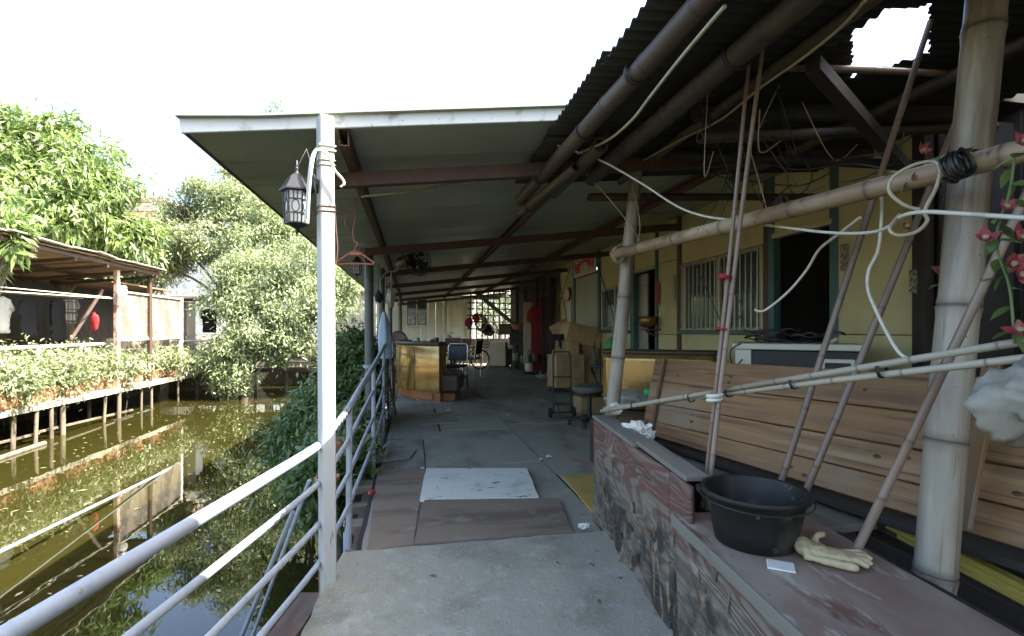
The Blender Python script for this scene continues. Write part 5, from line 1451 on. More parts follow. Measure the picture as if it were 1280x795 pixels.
# office chair seen from behind
oc = thing('office_chair', 'grey office swivel chair with black armrests beside the red box', 'chair', G(737, 532, 0))
ob = G(737, 532, 0)
olathe('seat', [(0, .47), (.20, .465), (.235, .48), (.245, .51), (.23, .535), (.18, .545), (0, .548)], grey_cloth, oc, ob, Matrix.Rotation(.3, 3, 'Z'), 24)
olathe('seat_shell', [(0, .43), (.16, .435), (.23, .46), (.225, .478), (0, .47)], black_plastic, oc, ob, None, 24)
otube('column', [ob + Vector((0, 0, .10)), ob + Vector((0, 0, .44))], .028, black_plastic, oc, 12)
for k in range(5):
    a = .5 + k * 2 * math.pi / 5
    e = ob + Vector((.27 * math.cos(a), .27 * math.sin(a), .085))
    lg = obeam('leg', ob + Vector((0, 0, .11)), e, .05, .035, black_plastic, oc)
    olathe('caster', [(0, -.022), (.03, -.022), (.038, -.01), (.038, .01), (.03, .022), (0, .022)], black_plastic, lg, e - Vector((0, 0, .046)), Matrix.Rotation(a, 3, 'Z') @ Matrix.Rotation(math.pi / 2, 3, 'Y'), 14)
otube('armrest', [ob + Vector((.14, .1, .47)), ob + Vector((.11, .2, .62)), ob + Vector((.05, .16, .78)), ob + Vector((.12, .08, .80)), ob + Vector((.22, .0, .80))], .02, black_plastic, oc, 8, 5)
otube('back_stem', [ob + Vector((.2, .0, .45)), ob + Vector((.27, -.02, .62)), ob + Vector((.27, -.02, .80))], .028, black_plastic, oc, 10)
# wooden crate with brown cushion beneath the chair
cr = obox('wooden_crate', G(738, 519, 0) + Vector((.03, .25, .13)), (.42, .36, .26), mat('pale_crate_wood', (.42, .3, .16), [((.33, .22, .11), 6, .5, .7)], .75), None, R_UV, .01)
tag(cr, 'pale wooden crate on the floor behind the office chair', 'crate')
cu_ = lump('brown_cushion', G(738, 519, 0) + Vector((.03, .24, .355)), (.50, .44, .24), sofa_gold, None, .15, 1.2, 3, 4)
tag(cu_, 'brown vinyl cushion on the crate under the office chair', 'cushion')
# gold sofa against the wall side
sf = thing('gold_sofa', 'glossy gold vinyl sofa behind the plank panel', 'sofa', P(800, 530, 5.5))
sx0, sx1 = P(752, HY, 5.45), P(900, HY, 5.0)
sdir = (sx1 - sx0); sdir.z = 0; sL = sdir.length; sdir.normalize(); sn = Vector((-sdir.y, sdir.x, 0))
RS = Matrix((sdir, sn, Vector((0, 0, 1)))).transposed()
sq = lambda a, b_, z: Vector((sx0.x, sx0.y, 0)) + sdir * a + sn * b_ + Vector((0, 0, z))
o = obox('backrest', sq(sL / 2, .10, .74), (sL, .2, .62), sofa_gold, sf, RS, .06); soft(o, .02, 2)
obox('top_roll', sq(sL / 2, .12, 1.06), (sL + .02, .22, .05), sofa_dark, sf, RS, .02)
obox('base', sq(sL / 2, .4, .22), (sL, .8, .40), sofa_dark, sf, RS, .03)
obox('seat_cushion', sq(sL / 2, .52, .46), (sL - .1, .6, .12), sofa_gold, sf, RS, .04)
wb_ = lump('green_bottle', P(811, 490, 4.6), (.10, .10, .09), green_plastic, None, .2, 1.2, 3, 3)
tag(wb_, 'green plastic bottle end beside the leaning plank panel', 'bottle')
gc = lump('green_bag', P(764, 434, 6.3), (.16, .12, .26), green_cloth, None, .35, 1.6, 3, 6)
tag(gc, 'green fabric bag hanging below the small window', 'bag')
otube('strap', [P(764, 424, 6.3), P(768, 405, 6.4), P(770, 395, 6.5)], .012, twine, gc, 6, 4)
pb_ = lump('clear_sack', P(790, 497, 4.8), (.5, .3, .14), clear_bag, None, .4, 2.2, 3, 12)
tag(pb_, 'crumpled clear plastic sack in front of the gold sofa', 'plastic sack')
sh_b = obox('storage_chest', P(790, 520, 4.8) + Vector((0, .05, -.30)), (.7, .4, .5), sofa_dark, None, R_UV, .01)
tag(sh_b, 'dark chest in front of the gold sofa', 'chest')

# cardboard boxes
def carton(label, c, size, rz, tilt=0.0, lay=None):
    root = thing('cardboard_box', label, 'cardboard box', c, 'cardboard boxes by the wall')
    r = R_UV @ Matrix.Rotation(rz, 3, 'Z') @ Matrix.Rotation(tilt, 3, 'Y')
    obox('carton', c, size, cardboard, root, r, .008)
    q = lambda v: Vector(c) + r @ Vector(v)
    obox('tape', q((0, 0, size[2] / 2 + .001)), (size[0] * .99, .06, .003), tape, root, r, 0)
    obox('flap', q((0, -size[1] / 4 - .005, size[2] / 2 + .004)), (size[0] - .01, size[1] / 2 - .012, .005), cardboard, root, r, 0)
    obox('tape', q((0, -size[1] / 2 - .0015, 0)), (.05, .002, size[2] * .98), tape, root, r, 0)
    return root
Yb = 9.4
def PB(px, py, Y=Yb): return P(px, py, Y)
carton('large low cardboard box of the stack with torn plastic label', PB(707, 463, 9.3), (.56, .46, .60), .1)
carton('lowest cardboard box of the stack beside the wall', PB(736, 462, 9.6), (.36, .40, .46), -.15)
carton('middle cardboard box of the stack above the torn one', PB(708, 438, 9.35), (.44, .40, .36), -.25, .05)
carton('smaller cardboard box near the wall under the tilted big one', PB(733, 440, 9.6), (.38, .36, .30), .2)
carton('big tilted cardboard box lying on top of the stack', PB(724, 419, 9.45), (.72, .44, .36), .15, .2)
carton('small cardboard box perched on the aisle side of the stack top', PB(701, 412, 9.6), (.36, .4, .30), -.25, -.5)
carton('flat low cardboard carton on floor behind the hand trolley', G(722, 488, 0) + Vector((0, .1, .14)), (.75, .5, .22), .05)
fb0 = thing('flattened_carton', 'tall flattened carton leaning against the cardboard stack', 'cardboard', G(692, 478, 0))
a0, a1 = G(682, 472, 0), G(700, 484, 0)
a2, a3 = P(697, 418, 10.1), P(703, 418, 9.3)
obj_v = [a0, a1, a3, a2]
nn = (a1 - a0).cross(a2 - a0).normalized() * .012
world_raw('sheet', obj_v + [p + nn for p in obj_v], [(0, 1, 2, 3), (7, 6, 5, 4), (0, 4, 5, 1), (1, 5, 6, 2), (2, 6, 7, 3), (3, 7, 4, 0)], cardboard, fb0)
bl = lump('black_sack', PB(698, 428, 9.25), (.30, .2, .34), black_cloth, None, .35, 1.6, 3, 21)
tag(bl, 'black plastic sack stuffed between the cardboard boxes', 'sack')
tag(obeam('metal_rod', G(731, 478, 0), P(746, 412, 9.0), .012, .012, alu), 'thin metal rod leaning on the cardboard stack', 'rod')
um_ = thing('folded_umbrella', 'dark folded umbrella hanging beside the cardboard stack', 'umbrella', P(743, 455, 9.3))
olathe('cloth', [(.01, -.28), (.05, -.15), (.07, 0), (.05, .12), (.01, .2)], grey_cloth, um_, P(743, 452, 9.2), None, 10)
otube('handle', [P(743, 438, 9.2), P(743, 428, 9.2)], .01, dark_metal, um_, 6)
tbx = obox('blue_grey_box', G(694, 489, 0) + Vector((0, .1, .07)), (.34, .22, .14), blue_grey, None, R_UV, .015)
tag(tbx, 'low blue grey box on floor beside the hand trolley', 'box')
# bucket with white bag
gb = thing('green_rim_bucket', 'small white bucket with a green lid on the walkway floor', 'bucket', G(677, 470, 0))
g0 = G(677, 470, 0)
olathe('body', [(0, 0), (.10, 0), (.13, .14), (0, .14)], clear_bag, gb, g0, None, 16)
olathe('lid', [(0, .135), (.145, .14), (.15, .24), (.14, .25), (0, .25)], green_plastic, gb, g0, None, 16)
wbg = lump('white_bag', G(677, 473, 0) + Vector((.02, -.08, .06)), (.34, .25, .16), clear_bag, None, .45, 2.0, 3, 31)
tag(wbg, 'crumpled white plastic bag at the foot of the green lidded bucket', 'plastic bag')
# red board, beige board
rbp = P(672, HY, 13.5)
rbd = obox('red_board', (rbp.x, 13.5, 1.05), (.38, .03, 1.75), red_board, None, Matrix.Rotation(.25, 3, 'Z'), .006)
tag(rbd, 'tall red painted board standing where the cream wall ends', 'board')
bbp = obox('beige_board', (P(660, HY, 13.9).x, 13.9, 1.2), (.26, .03, 1.75), cream_metal, None, Matrix.Rotation(.2, 3, 'Z'), .006)
tag(bbp, 'beige board standing behind the tall red board', 'board')
rcl = lump('red_cloth', P(663.5, 395, 13.6), (.20, .06, .38), red_cloth, None, .5, 1.6, 3, 14)
tag(rcl, 'red cloth hanging on the edge of the beige board', 'cloth')
rcl = lump('red_cloth', P(676, 381, 13.4), (.10, .05, .38), red_cloth, None, .4, 1.6, 3, 15)
tag(rcl, 'narrow red cloth hanging on top of the red board', 'cloth')
# dark timber frames at the end of the building
ef = thing('timber_post_screen', 'dark timber frame and posts beyond the end of the cream wall', 'timber frame', UV(13.6, 2.9, 0))
for k, (u, v) in enumerate(((12.0, 3.42), (12.7, 3.38), (13.2, 3.36), (14.6, 3.34), (15.8, 3.34))):
    obeam('post', UV(u, v, 0), UV(u, v, 2.6), .09, .09, dark_wood, ef, (0, 1, 0))
for z in (2.2, 2.5): obeam('rail', UV(11.9, 3.40, z), UV(17, 3.34, z), .07, .07, dark_wood, ef)
obox('back_panel', UV(14.6, 3.52, 1.40), (.04, 6.2, 2.92), dark_wood, ef, R_UV)
# low wooden stand below the red board
ws = thing('wooden_stand', 'low wooden stand below the tall red board', 'stand', G(680, 462, 0))
w0 = G(681, 463, 0)
obox('top', w0 + Vector((0, .2, .52)), (.42, .4, .035), plank_wood, ws, R_UV)
for sx in (-1, 1):
    for sy in (-1, 1): obeam('leg', w0 + Vector((sx * .17, .2 + sy * .16, 0)), w0 + Vector((sx * .17, .2 + sy * .16, .5)), .045, .045, plank_wood, ws, (0, 1, 0))
# cream cabinet, fan, clutter
cb = thing('cream_cabinet', 'cream metal cabinet standing in the aisle at the far end', 'cabinet', G(624, 446, 0))
c0 = Vector((P(624, HY, 17.5).x, 17.5, 0))
obox('body', c0 + Vector((0, 0, .44)), (.68, .55, .80), cream_metal, cb, Matrix.Rotation(-.35, 3, 'Z'), .01)
obox('top', c0 + Vector((0, 0, .86)), (.72, .6, .04), white_metal, cb, Matrix.Rotation(-.35, 3, 'Z'), .008)
obox('plinth', c0 + Vector((0, 0, .03)), (.6, .5, .06), dark_metal, cb, Matrix.Rotation(-.35, 3, 'Z'))
otube('pipe', [c0 + Vector((-.1, 0, .86)), c0 + Vector((-.12, 0, 1.15)), c0 + Vector((-.06, 0, 1.3))], .02, white_metal, cb, 8, 4)
sf_ = thing('standing_fan', 'small floor fan with pale hub among clutter at the wall end', 'fan', G(661, 452, 0))
f0 = P(661, 420, 14.5)
for k, r in enumerate((.09, .17, .235)): otube('cage_ring', [f0 + Vector((r * math.cos(t * math.pi / 12), -.06 * (1 - r / .25), r * math.sin(t * math.pi / 12))) for t in range(25)], .006, dark_metal, sf_, 5)
olathe('hub', [(0, -.07), (.07, -.06), (.08, .0), (.09, .12), (0, .16)], cream_metal, sf_, f0, Matrix.Rotation(math.radians(-90), 3, 'X'), 14)
for k in range(4):
    a = k * math.pi / 2 + .4
    obox('blade', f0 + Vector((.12 * math.cos(a), 0, .12 * math.sin(a))), (.17, .02, .11), grey_cloth, sf_, Matrix.Rotation(-a, 3, 'Y'), .003)
otube('pole', [f0 + Vector((0, .05, -.02)), (f0.x, f0.y + .05, .02)], .018, dark_metal, sf_, 8)
olathe('base', [(0, 0), (.2, 0), (.19, .03), (.03, .06), (0, .06)], dark_metal, sf_, (f0.x, f0.y + .05, 0), None, 16)
pbn = olathe('pink_basin', [(0, 0), (.16, 0), (.24, .15), (.25, .16), (.22, .15), (.15, .02), (0, .02)], mat('pink_plastic', (.42, .2, .15), (), .5), None, P(648, 412, 15.2), None, 18)
tag(pbn, 'pink plastic basin resting on the clutter below the lattice', 'basin')
# clutter: pots, crates, jars, tools below the lattice screen
rk = random.Random(91)
cl_lab = ['dark crate under the pink basin', 'grey tin drum beside the cream cabinet', 'brown wooden box under the lattice', 'dull teal bucket among the clutter', 'black toolbox near the floor fan', 'white jar at the foot of the clutter', 'rusty tin beside the wooden stand', 'dark sack slumped below the lattice', 'blue jar by the floor fan foot', 'grey stone mortar near the cream cabinet']
cl_pos = [(648, 424, 15.3), (641, 428, 15.6), (633, 412, 17.8), (655, 449, 14.2), (667, 449, 13.4), (661, 459, 13.0), (670, 447, 13.0), (610, 412, 18.2), (664, 442, 13.8), (645, 446, 14.8)]
cl_m = [dark_wood, alu, old_wood, mat('dull_teal_plastic', (.05, .16, .15), (), .5), black_plastic, white_metal, rust, black_cloth, blue_grey, concrete]
for i, (px, py, Y) in enumerate(cl_pos):
    p = P(px, py, Y); m_ = cl_m[i]
    if i in (0, 2, 4):
        root = thing('crate', cl_lab[i], 'crate', (p.x, Y, p.z))
        s_ = (.46, .4, .36) if i != 4 else (.3, .2, .18)
        obox('body', (p.x, Y, max(p.z, s_[2] / 2)), s_, m_, root, Matrix.Rotation(rk.uniform(-.4, .4), 3, 'Z'), .012)
        obox('lid', (p.x, Y, max(p.z, s_[2] / 2) + s_[2] / 2 + .015), (s_[0] * .96, s_[1] * .96, .03), m_, root, None, .008)
    elif i == 7:
        tag(lump('sack', p, (.5, .4, .45), m_, None, .4, 1.5, 3, 44), cl_lab[i], 'sack')
    else:
        h = .36 if i == 1 else .22; r = .17 if i == 1 else .11
        tag(olathe('container', [(0, 0), (r * .8, 0), (r, h * .25), (r, h * .8), (r * .85, h), (r * .75, h), (r * .75, h * .5), (0, h * .4)], m_, None, (p.x, Y, max(0, p.z - h / 2) if i != 1 else p.z - .2), None, 16), cl_lab[i], 'container')
sup = thing('clutter_shelf', 'dark low shelf carrying clutter below the lattice screen', 'shelf', P(640, 450, 16))
for z in (.45, .95): obox('board', (P(653, HY, 16.3).x, 16.3, z), (.8, .5, .04), dark_wood, sup)
for sx in (-.36, .36):
    for sy in (-.2, .2): obeam('leg', (P(653, HY, 16.3).x + sx, 16.3 + sy, 0), (P(653, HY, 16.3).x + sx, 16.3 + sy, .95), .05, .05, dark_wood, sup, (0, 1, 0))
for i in range(3):
    c_ = P(601, 402 + 2 * i, 17.5); tag(otube('hose_coil', [c_ + Vector((.20 * math.cos(t * math.pi / 8) * (1 - .1 * i), .05 * i, .26 * math.sin(t * math.pi / 8) * (1 - .1 * i))) for t in range(17)], .03, green_pipe, None, 7), ['outer dark green hose coil hanging under the lattice', 'middle loop of the dark hose coil under the lattice', 'inner loop of the dark hose coil under the lattice'][i], 'hose', 'hose coils')
for (px, py, s_, m_, lb) in ((586.5, 404, (.26, .06, .38), magenta_cloth, 'crimson cloth hanging beside the far white door'), (595, 397, (.22, .06, .32), red_cloth, 'red cloth hanging next to the hose coils')):
    tag(lump('hanging_cloth', P(px, py, 17.0), s_, m_, None, .5, 1.7, 3, px), lb, 'cloth')

# ------------------------------------------------------------------ white cabinet with cables by the doorway
ap = thing('white_cabinet', 'white metal cabinet with dark front standing before the open doorway', 'cabinet', P(1000, 520, 3.6))
ax0, ax1 = P(918, HY, 3.75), P(1078, HY, 3.35)
ad = (ax1 - ax0); aL = ad.length; ad.normalize(); an = Vector((-ad.y, ad.x, 0))
RA = Matrix((ad, an, Vector((0, 0, 1)))).transposed()
aq = lambda a, b_, z: Vector((ax0.x, ax0.y, 0)) + ad * a + an * b_ + Vector((0, 0, z))
obox('body', aq(aL / 2, .26, .58), (aL, .5, 1.14), dark_metal, ap, RA, .008)
obox('top', aq(aL / 2, .26, 1.175), (aL + .03, .54, .045), white_metal, ap, RA, .006)
obox('side_panel', aq(.06, -.0, .6), (.11, .02, 1.1), white_metal, ap, RA, .004)
dr = obox('drawer', aq(aL - .14, .0, 1.03), (.2, .02, .13), white_metal, ap, RA, .004)
obox('recess', aq(aL - .14, -.012, 1.03), (.15, .006, .08), dark_metal, dr, RA, .002)
rc_ = random.Random(12)
hp_ = thing('cable_heap', 'tangled heap of black cables on the white cabinet', 'cables', aq(.3, .2, 1.2))
for k in range(12):
    c_ = aq(.16 + .34 * rc_.random() * 1.3, .12 + .2 * rc_.random(), 1.205 + .008 * k)
    ra_, rb_ = rc_.uniform(.08, .2), rc_.uniform(.05, .11)
    ph = rc_.uniform(0, 6)
    pts = [c_ + RA @ Vector((ra_ * math.cos(t * .5 + ph), rb_ * math.sin(t * .5 + ph), .012 * math.sin(t * 1.7 + ph) + .004)) for t in range(int(rc_.uniform(9, 14)))]
    otube('cable', pts, .0055, cable_black, hp_, 6, 3)
otube('plug', [aq(.62, .15, 1.21), aq(.66, .12, 1.235)], .014, cream_metal, hp_, 8)
otube('cable', [aq(.05, .0, 1.20), aq(-.02, -.06, 1.14), aq(.0, -.05, 1.02), aq(.06, -.04, 1.08)], .005, cable_black, hp_, 6, 4)

# ------------------------------------------------------------------ litter on the floor
dry = mat('dry_leaf', (.34, .22, .09), [((.2, .12, .05), 30, .5, .65)], .8, rand=.3)
v, f = leaf_shape(.05, .026, .2)
me_d = bpy.data.meshes.new('fallen_leaf'); me_d.from_pydata([tuple(x) for x in v], [], f); me_d.materials.append(dry); me_d.polygons.foreach_set('use_smooth', [True] * len(f))
rl_ = random.Random(17)
spots = [(772, 722), (780, 740), (749, 750), (827, 740), (816, 768), (696, 705), (745, 690), (447, 707), (449, 740), (437, 780), (775, 700), (790, 690), (735, 705), (700, 640), (650, 600), (693, 649), (600, 760), (545, 720)]
ll = ['curled dry leaf against the foot of the red box', 'brown leaf scrap on concrete below the rotten boards', 'yellowish leaf lying on the concrete near the box', 'large dry leaf hugging the base of the red box', 'dry leaf nearest the camera beside the red box', 'tiny leaf on the concrete behind the loose yellow one', 'leaf scrap near the concrete edge by the box corner', 'small leaf at the railing side of the slab edge', 'small yellow leaf near the railing side of the ramp', 'dark round leaf on concrete beside the white post foot', 'dry leaf beside the box foot near the corner', 'dry leaf below the rotten veneer of box', 'leaf on concrete towards the box corner', 'leaf on the brown plywood sheet', 'leaf lying on the worn white board', 'leaf at the brown plywood edge', 'lone leaf in the middle of the concrete ramp', 'pale leaf left of centre on the concrete ramp']
for i, (px, py) in enumerate(spots):
    zz = .037 if py > 685 else .016
    o = link(bpy.data.objects.new('fallen_leaf', me_d), mw_of(G(px, py, zz) + Vector((0, 0, .004)), Euler((rl_.uniform(-.3, .3), rl_.uniform(-.2, .2), rl_.uniform(0, 6.28)))) @ Matrix.Scale(rl_.uniform(.45, 1.5) if i != 3 else 2.6, 4))
    tag(o, ll[i], 'leaf', 'fallen leaves')
for i, (px, py, s_, lb) in enumerate([(730, 659, .07, 'crumpled white tissue on concrete beside the red box'), (686, 571, .05, 'small white paper scrap beside the red chalk line'), (676, 574, .035, 'flat paper shred on the grey plywood seam'), (560, 513, .05, 'tiny white scrap in front of the booth'), (528, 585.5, .03, 'white scrap at the corner of the white board'), (635, 519, .03, 'tiny paper speck on the plywood aisle'), (465, 617, .05, 'pale chip on the rotten plank by the railing')]):
    tag(lump('paper_scrap', G(px, py, .03 if py > 650 else .006) + Vector((0, 0, s_ * .15)), (s_, s_ * .8, s_ * .35), paper, None, .8, 2.5, 3, i + 3, None, False), lb, 'paper')
tag(lump('red_scrap', G(465, 619, .0) + Vector((.0, 0, .02)), (.045, .04, .05), red_cloth, None, .5, 2, 2, 5), 'small red plastic scrap by the rotten plank', 'scrap')
# ------------------------------------------------------------------ foliage
def leaf_mat(name, c1, c2, trans=.35, rough=.45):
    m = bpy.data.materials.new(name); m.use_nodes = True
    nt = m.node_tree; N = nt.nodes; L = nt.links; b = N['Principled BSDF']
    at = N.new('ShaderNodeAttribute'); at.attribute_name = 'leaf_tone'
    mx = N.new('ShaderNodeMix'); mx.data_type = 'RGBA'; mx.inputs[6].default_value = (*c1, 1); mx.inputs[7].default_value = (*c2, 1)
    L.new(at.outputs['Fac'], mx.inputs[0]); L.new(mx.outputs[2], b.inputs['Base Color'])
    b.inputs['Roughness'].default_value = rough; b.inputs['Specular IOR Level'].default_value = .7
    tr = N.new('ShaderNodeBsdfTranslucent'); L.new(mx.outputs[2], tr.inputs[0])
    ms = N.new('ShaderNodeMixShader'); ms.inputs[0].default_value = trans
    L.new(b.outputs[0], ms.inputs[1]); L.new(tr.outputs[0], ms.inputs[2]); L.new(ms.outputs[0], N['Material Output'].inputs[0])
    return m
leaf_mango = leaf_mat('broad_leaf', (.07, .13, .03), (.24, .31, .09))
leaf_pale = leaf_mat('pale_fine_leaf', (.13, .18, .07), (.34, .38, .19))
leaf_dark = leaf_mat('dark_shrub_leaf', (.05, .10, .026), (.14, .20, .05))
leaf_pot = leaf_mat('pot_plant_leaf', (.12, .16, .06), (.32, .36, .18))
def foliage(name, blobs, clusters, k, L, W, m, parent, droop=.3, seed=1, spread=.5, shell=.55):
    """one crown: clusters of k leaf faces spread through the given blobs (centre, radius vector)"""
    g = np.random.default_rng(seed)
    vol = np.array([r[0] * r[1] * r[2] for _, r in blobs]) ** .75
    pick = g.choice(len(blobs), clusters, p=vol / vol.sum())
    C = np.array([list(b_[0]) for b_ in blobs]); R = np.array([list(b_[1]) for b_ in blobs])
    d = g.normal(size=(clusters, 3)); d /= np.linalg.norm(d, axis=1, keepdims=True)
    rad = shell + (1 - shell) * g.random(clusters) ** .6
    cpos = C[pick] + d * R[pick] * rad[:, None]
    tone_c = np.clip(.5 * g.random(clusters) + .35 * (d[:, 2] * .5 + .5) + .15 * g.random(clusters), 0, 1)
    n = clusters * k
    base = np.repeat(cpos, k, axis=0) + g.normal(size=(n, 3)) * L * spread
    dirs = np.repeat(d, k, axis=0) * .5 + g.normal(size=(n, 3)) * .75
    dirs[:, 2] -= droop
    dirs /= np.linalg.norm(dirs, axis=1, keepdims=True)
    up = g.normal(size=(n, 3)) * .5 + np.array([0, 0, 1.0]) + np.repeat(d, k, axis=0) * .4
    side = np.cross(dirs, up); side /= np.linalg.norm(side, axis=1, keepdims=True) + 1e-9
    nrm = np.cross(side, dirs)
    l = L * (.4 + 1.0 * g.random(n))[:, None]; w = W * (.5 + .9 * g.random(n))[:, None]
    v0 = base; tip = base + dirs * l - np.array([0, 0, 1.0]) * l * .12
    a = base + dirs * l * .45 + side * w * .5 + nrm * w * .12; b_ = base + dirs * l * .45 - side * w * .5 + nrm * w * .12
    verts = np.stack([v0, a, tip, b_], axis=1).reshape(-1, 3)
    o0 = cpos.mean(axis=0)
    verts = verts - o0
    me = bpy.data.meshes.new(name)
    me.vertices.add(4 * n); me.vertices.foreach_set('co', verts.astype(np.float32).ravel())
    idx = np.arange(n)[:, None] * 4
    loops = np.concatenate([idx + 0, idx + 1, idx + 2, idx + 0, idx + 2, idx + 3], axis=1).ravel()
    me.loops.add(6 * n); me.loops.foreach_set('vertex_index', loops.astype(np.int32))
    me.polygons.add(2 * n); me.polygons.foreach_set('loop_start', (np.arange(2 * n) * 3).astype(np.int32)); me.polygons.foreach_set('loop_total', np.full(2 * n, 3, np.int32))
    me.update(calc_edges=True)
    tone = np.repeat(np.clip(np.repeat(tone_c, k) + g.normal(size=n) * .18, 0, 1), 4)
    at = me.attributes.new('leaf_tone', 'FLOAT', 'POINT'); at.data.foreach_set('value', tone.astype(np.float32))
    me.materials.append(m)
    return link(bpy.data.objects.new(name, me), Matrix.Translation(Vector(o0)), parent)
def limb(name, pts, r0, r1, parent, m=bark):
    return otube(name, pts, [r0 + (r1 - r0) * i / 6 for i in range(7)], m, parent, 9, 5)
def tree(name, label, base, blobs_px, clusters, k, L, W, m, seed, trunk_r=.16, droop=.3, jit=1.0, flat=.8, sub=5, group=None, spread=.5, lobe=(.35, .62), shell=.55):
    """blobs_px: (column, row, radius in px, distance); each becomes several small lumps so the outline stays uneven"""
    g = random.Random(seed)
    root = thing(name, label, 'tree', base, group)
    blobs, cents = [], []
    for (px, py, rp, Y) in blobs_px:
        c = P(px, py, Y); r = rp * Y / F
        cents.append((c, r))
        for q in range(sub):
            dv = Vector((g.gauss(0, 1), g.gauss(0, 1), g.gauss(0, 1))).normalized()
            rr_ = r * g.uniform(*lobe)
            blobs.append((c + dv * (r - rr_ * .8) * g.uniform(.45, 1.15), (rr_ * g.uniform(.8, 1.4), rr_ * 1.1, rr_ * flat * g.uniform(.7, 1.2))))
    foliage('crown', blobs, clusters, k, L, W, m, root, droop, seed, spread, shell)
    base = Vector(base)
    top = sum((c for c, r in cents), Vector()) / len(cents)
    mid = base.lerp(Vector((top.x, top.y, max(top.z * .6, base.z + 1))), .75) + Vector((g.uniform(-.2, .2), 0, 0))
    otube('trunk', [base - Vector((0, 0, .3)), base.lerp(mid, .5) + Vector((g.uniform(-.15, .15), 0, 0)), mid], [trunk_r * 1.25, trunk_r, trunk_r * .75], bark, root, 10, 5)
    for (c, r) in cents:
        lm = limb('limb', [mid - Vector((0, 0, .1)), mid.lerp(c, .5) + Vector((0, 0, .15 * r)), c], trunk_r * .5, trunk_r * .14, root)
        for q in range(3):
            e = c + Vector((g.uniform(-1, 1), g.uniform(-1, 1), g.uniform(-.3, .8))) * r * .5
            limb('twig', [mid.lerp(c, .7), c.lerp(e, .5), e], trunk_r * .18, trunk_r * .05, lm)
    return root
# big broad-leaved tree over the pavilion
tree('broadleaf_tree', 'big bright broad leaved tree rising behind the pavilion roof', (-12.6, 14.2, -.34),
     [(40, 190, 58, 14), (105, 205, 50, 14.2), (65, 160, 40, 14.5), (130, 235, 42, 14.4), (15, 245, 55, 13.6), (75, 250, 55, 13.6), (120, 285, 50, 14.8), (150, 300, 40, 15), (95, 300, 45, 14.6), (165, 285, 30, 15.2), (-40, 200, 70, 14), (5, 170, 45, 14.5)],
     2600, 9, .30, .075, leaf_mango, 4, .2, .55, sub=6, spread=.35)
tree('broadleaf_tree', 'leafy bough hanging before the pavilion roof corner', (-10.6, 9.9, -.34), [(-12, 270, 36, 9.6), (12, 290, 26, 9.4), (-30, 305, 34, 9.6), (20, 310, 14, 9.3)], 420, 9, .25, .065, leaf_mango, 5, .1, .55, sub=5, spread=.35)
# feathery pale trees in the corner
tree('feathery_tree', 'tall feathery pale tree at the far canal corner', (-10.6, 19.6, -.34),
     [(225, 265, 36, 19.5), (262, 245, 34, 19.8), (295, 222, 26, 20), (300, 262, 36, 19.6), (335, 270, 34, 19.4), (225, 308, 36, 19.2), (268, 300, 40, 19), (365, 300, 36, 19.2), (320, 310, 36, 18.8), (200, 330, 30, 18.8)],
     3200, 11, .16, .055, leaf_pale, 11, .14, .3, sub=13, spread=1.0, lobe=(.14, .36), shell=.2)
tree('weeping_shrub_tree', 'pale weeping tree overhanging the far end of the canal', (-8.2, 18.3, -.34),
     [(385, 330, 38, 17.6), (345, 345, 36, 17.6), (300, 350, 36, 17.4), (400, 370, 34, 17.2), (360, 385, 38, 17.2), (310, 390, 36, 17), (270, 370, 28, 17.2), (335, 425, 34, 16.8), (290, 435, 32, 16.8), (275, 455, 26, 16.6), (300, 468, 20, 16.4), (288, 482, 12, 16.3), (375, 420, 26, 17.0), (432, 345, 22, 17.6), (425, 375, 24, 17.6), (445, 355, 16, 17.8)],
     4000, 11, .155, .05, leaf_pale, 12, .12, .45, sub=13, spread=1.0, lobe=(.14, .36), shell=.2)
tree('distant_tree', 'sparse tree top showing above the canopy fascia', (-13.5, 27.5, -.34), [(345, 143, 20, 27.5), (330, 160, 16, 27.5), (372, 162, 26, 27.5), (398, 150, 12, 27.5), (300, 215, 34, 27), (345, 230, 40, 27)], 2600, 10, .13, .06, leaf_pale, 13, .2, .3, sub=5, spread=1.4)
tree('backdrop_tree', 'bright bushy tree seen through the lattice screen', (-.6, 26, -.34), [(600, 380, 40, 26), (640, 375, 38, 26.4), (575, 400, 40, 26), (660, 400, 34, 26.5), (620, 345, 40, 27)], 900, 9, .18, .07, leaf_pale, 14, .12, .3, sub=6, spread=1.4)
tree('backdrop_tree', 'bushy green tree behind the far white shed', (-6.5, 27, -.34), [(440, 330, 50, 27), (500, 330, 50, 27.5), (420, 380, 40, 26), (540, 335, 40, 28)], 2000, 10, .18, .08, leaf_mango, 15, .16, .3, sub=6, spread=1.2)
# trees outside the frame that line the left bank (seen in the water)
tree('bank_tree', 'dark leafy tree behind the pavilion towards the far bank', (-17.5, 19, -.34), [(60, 330, 60, 19), (120, 350, 50, 19.5), (180, 350, 45, 20), (0, 330, 70, 18.5)], 1500, 9, .26, .08, leaf_mango, 16, .2, .5, sub=6, spread=.5)
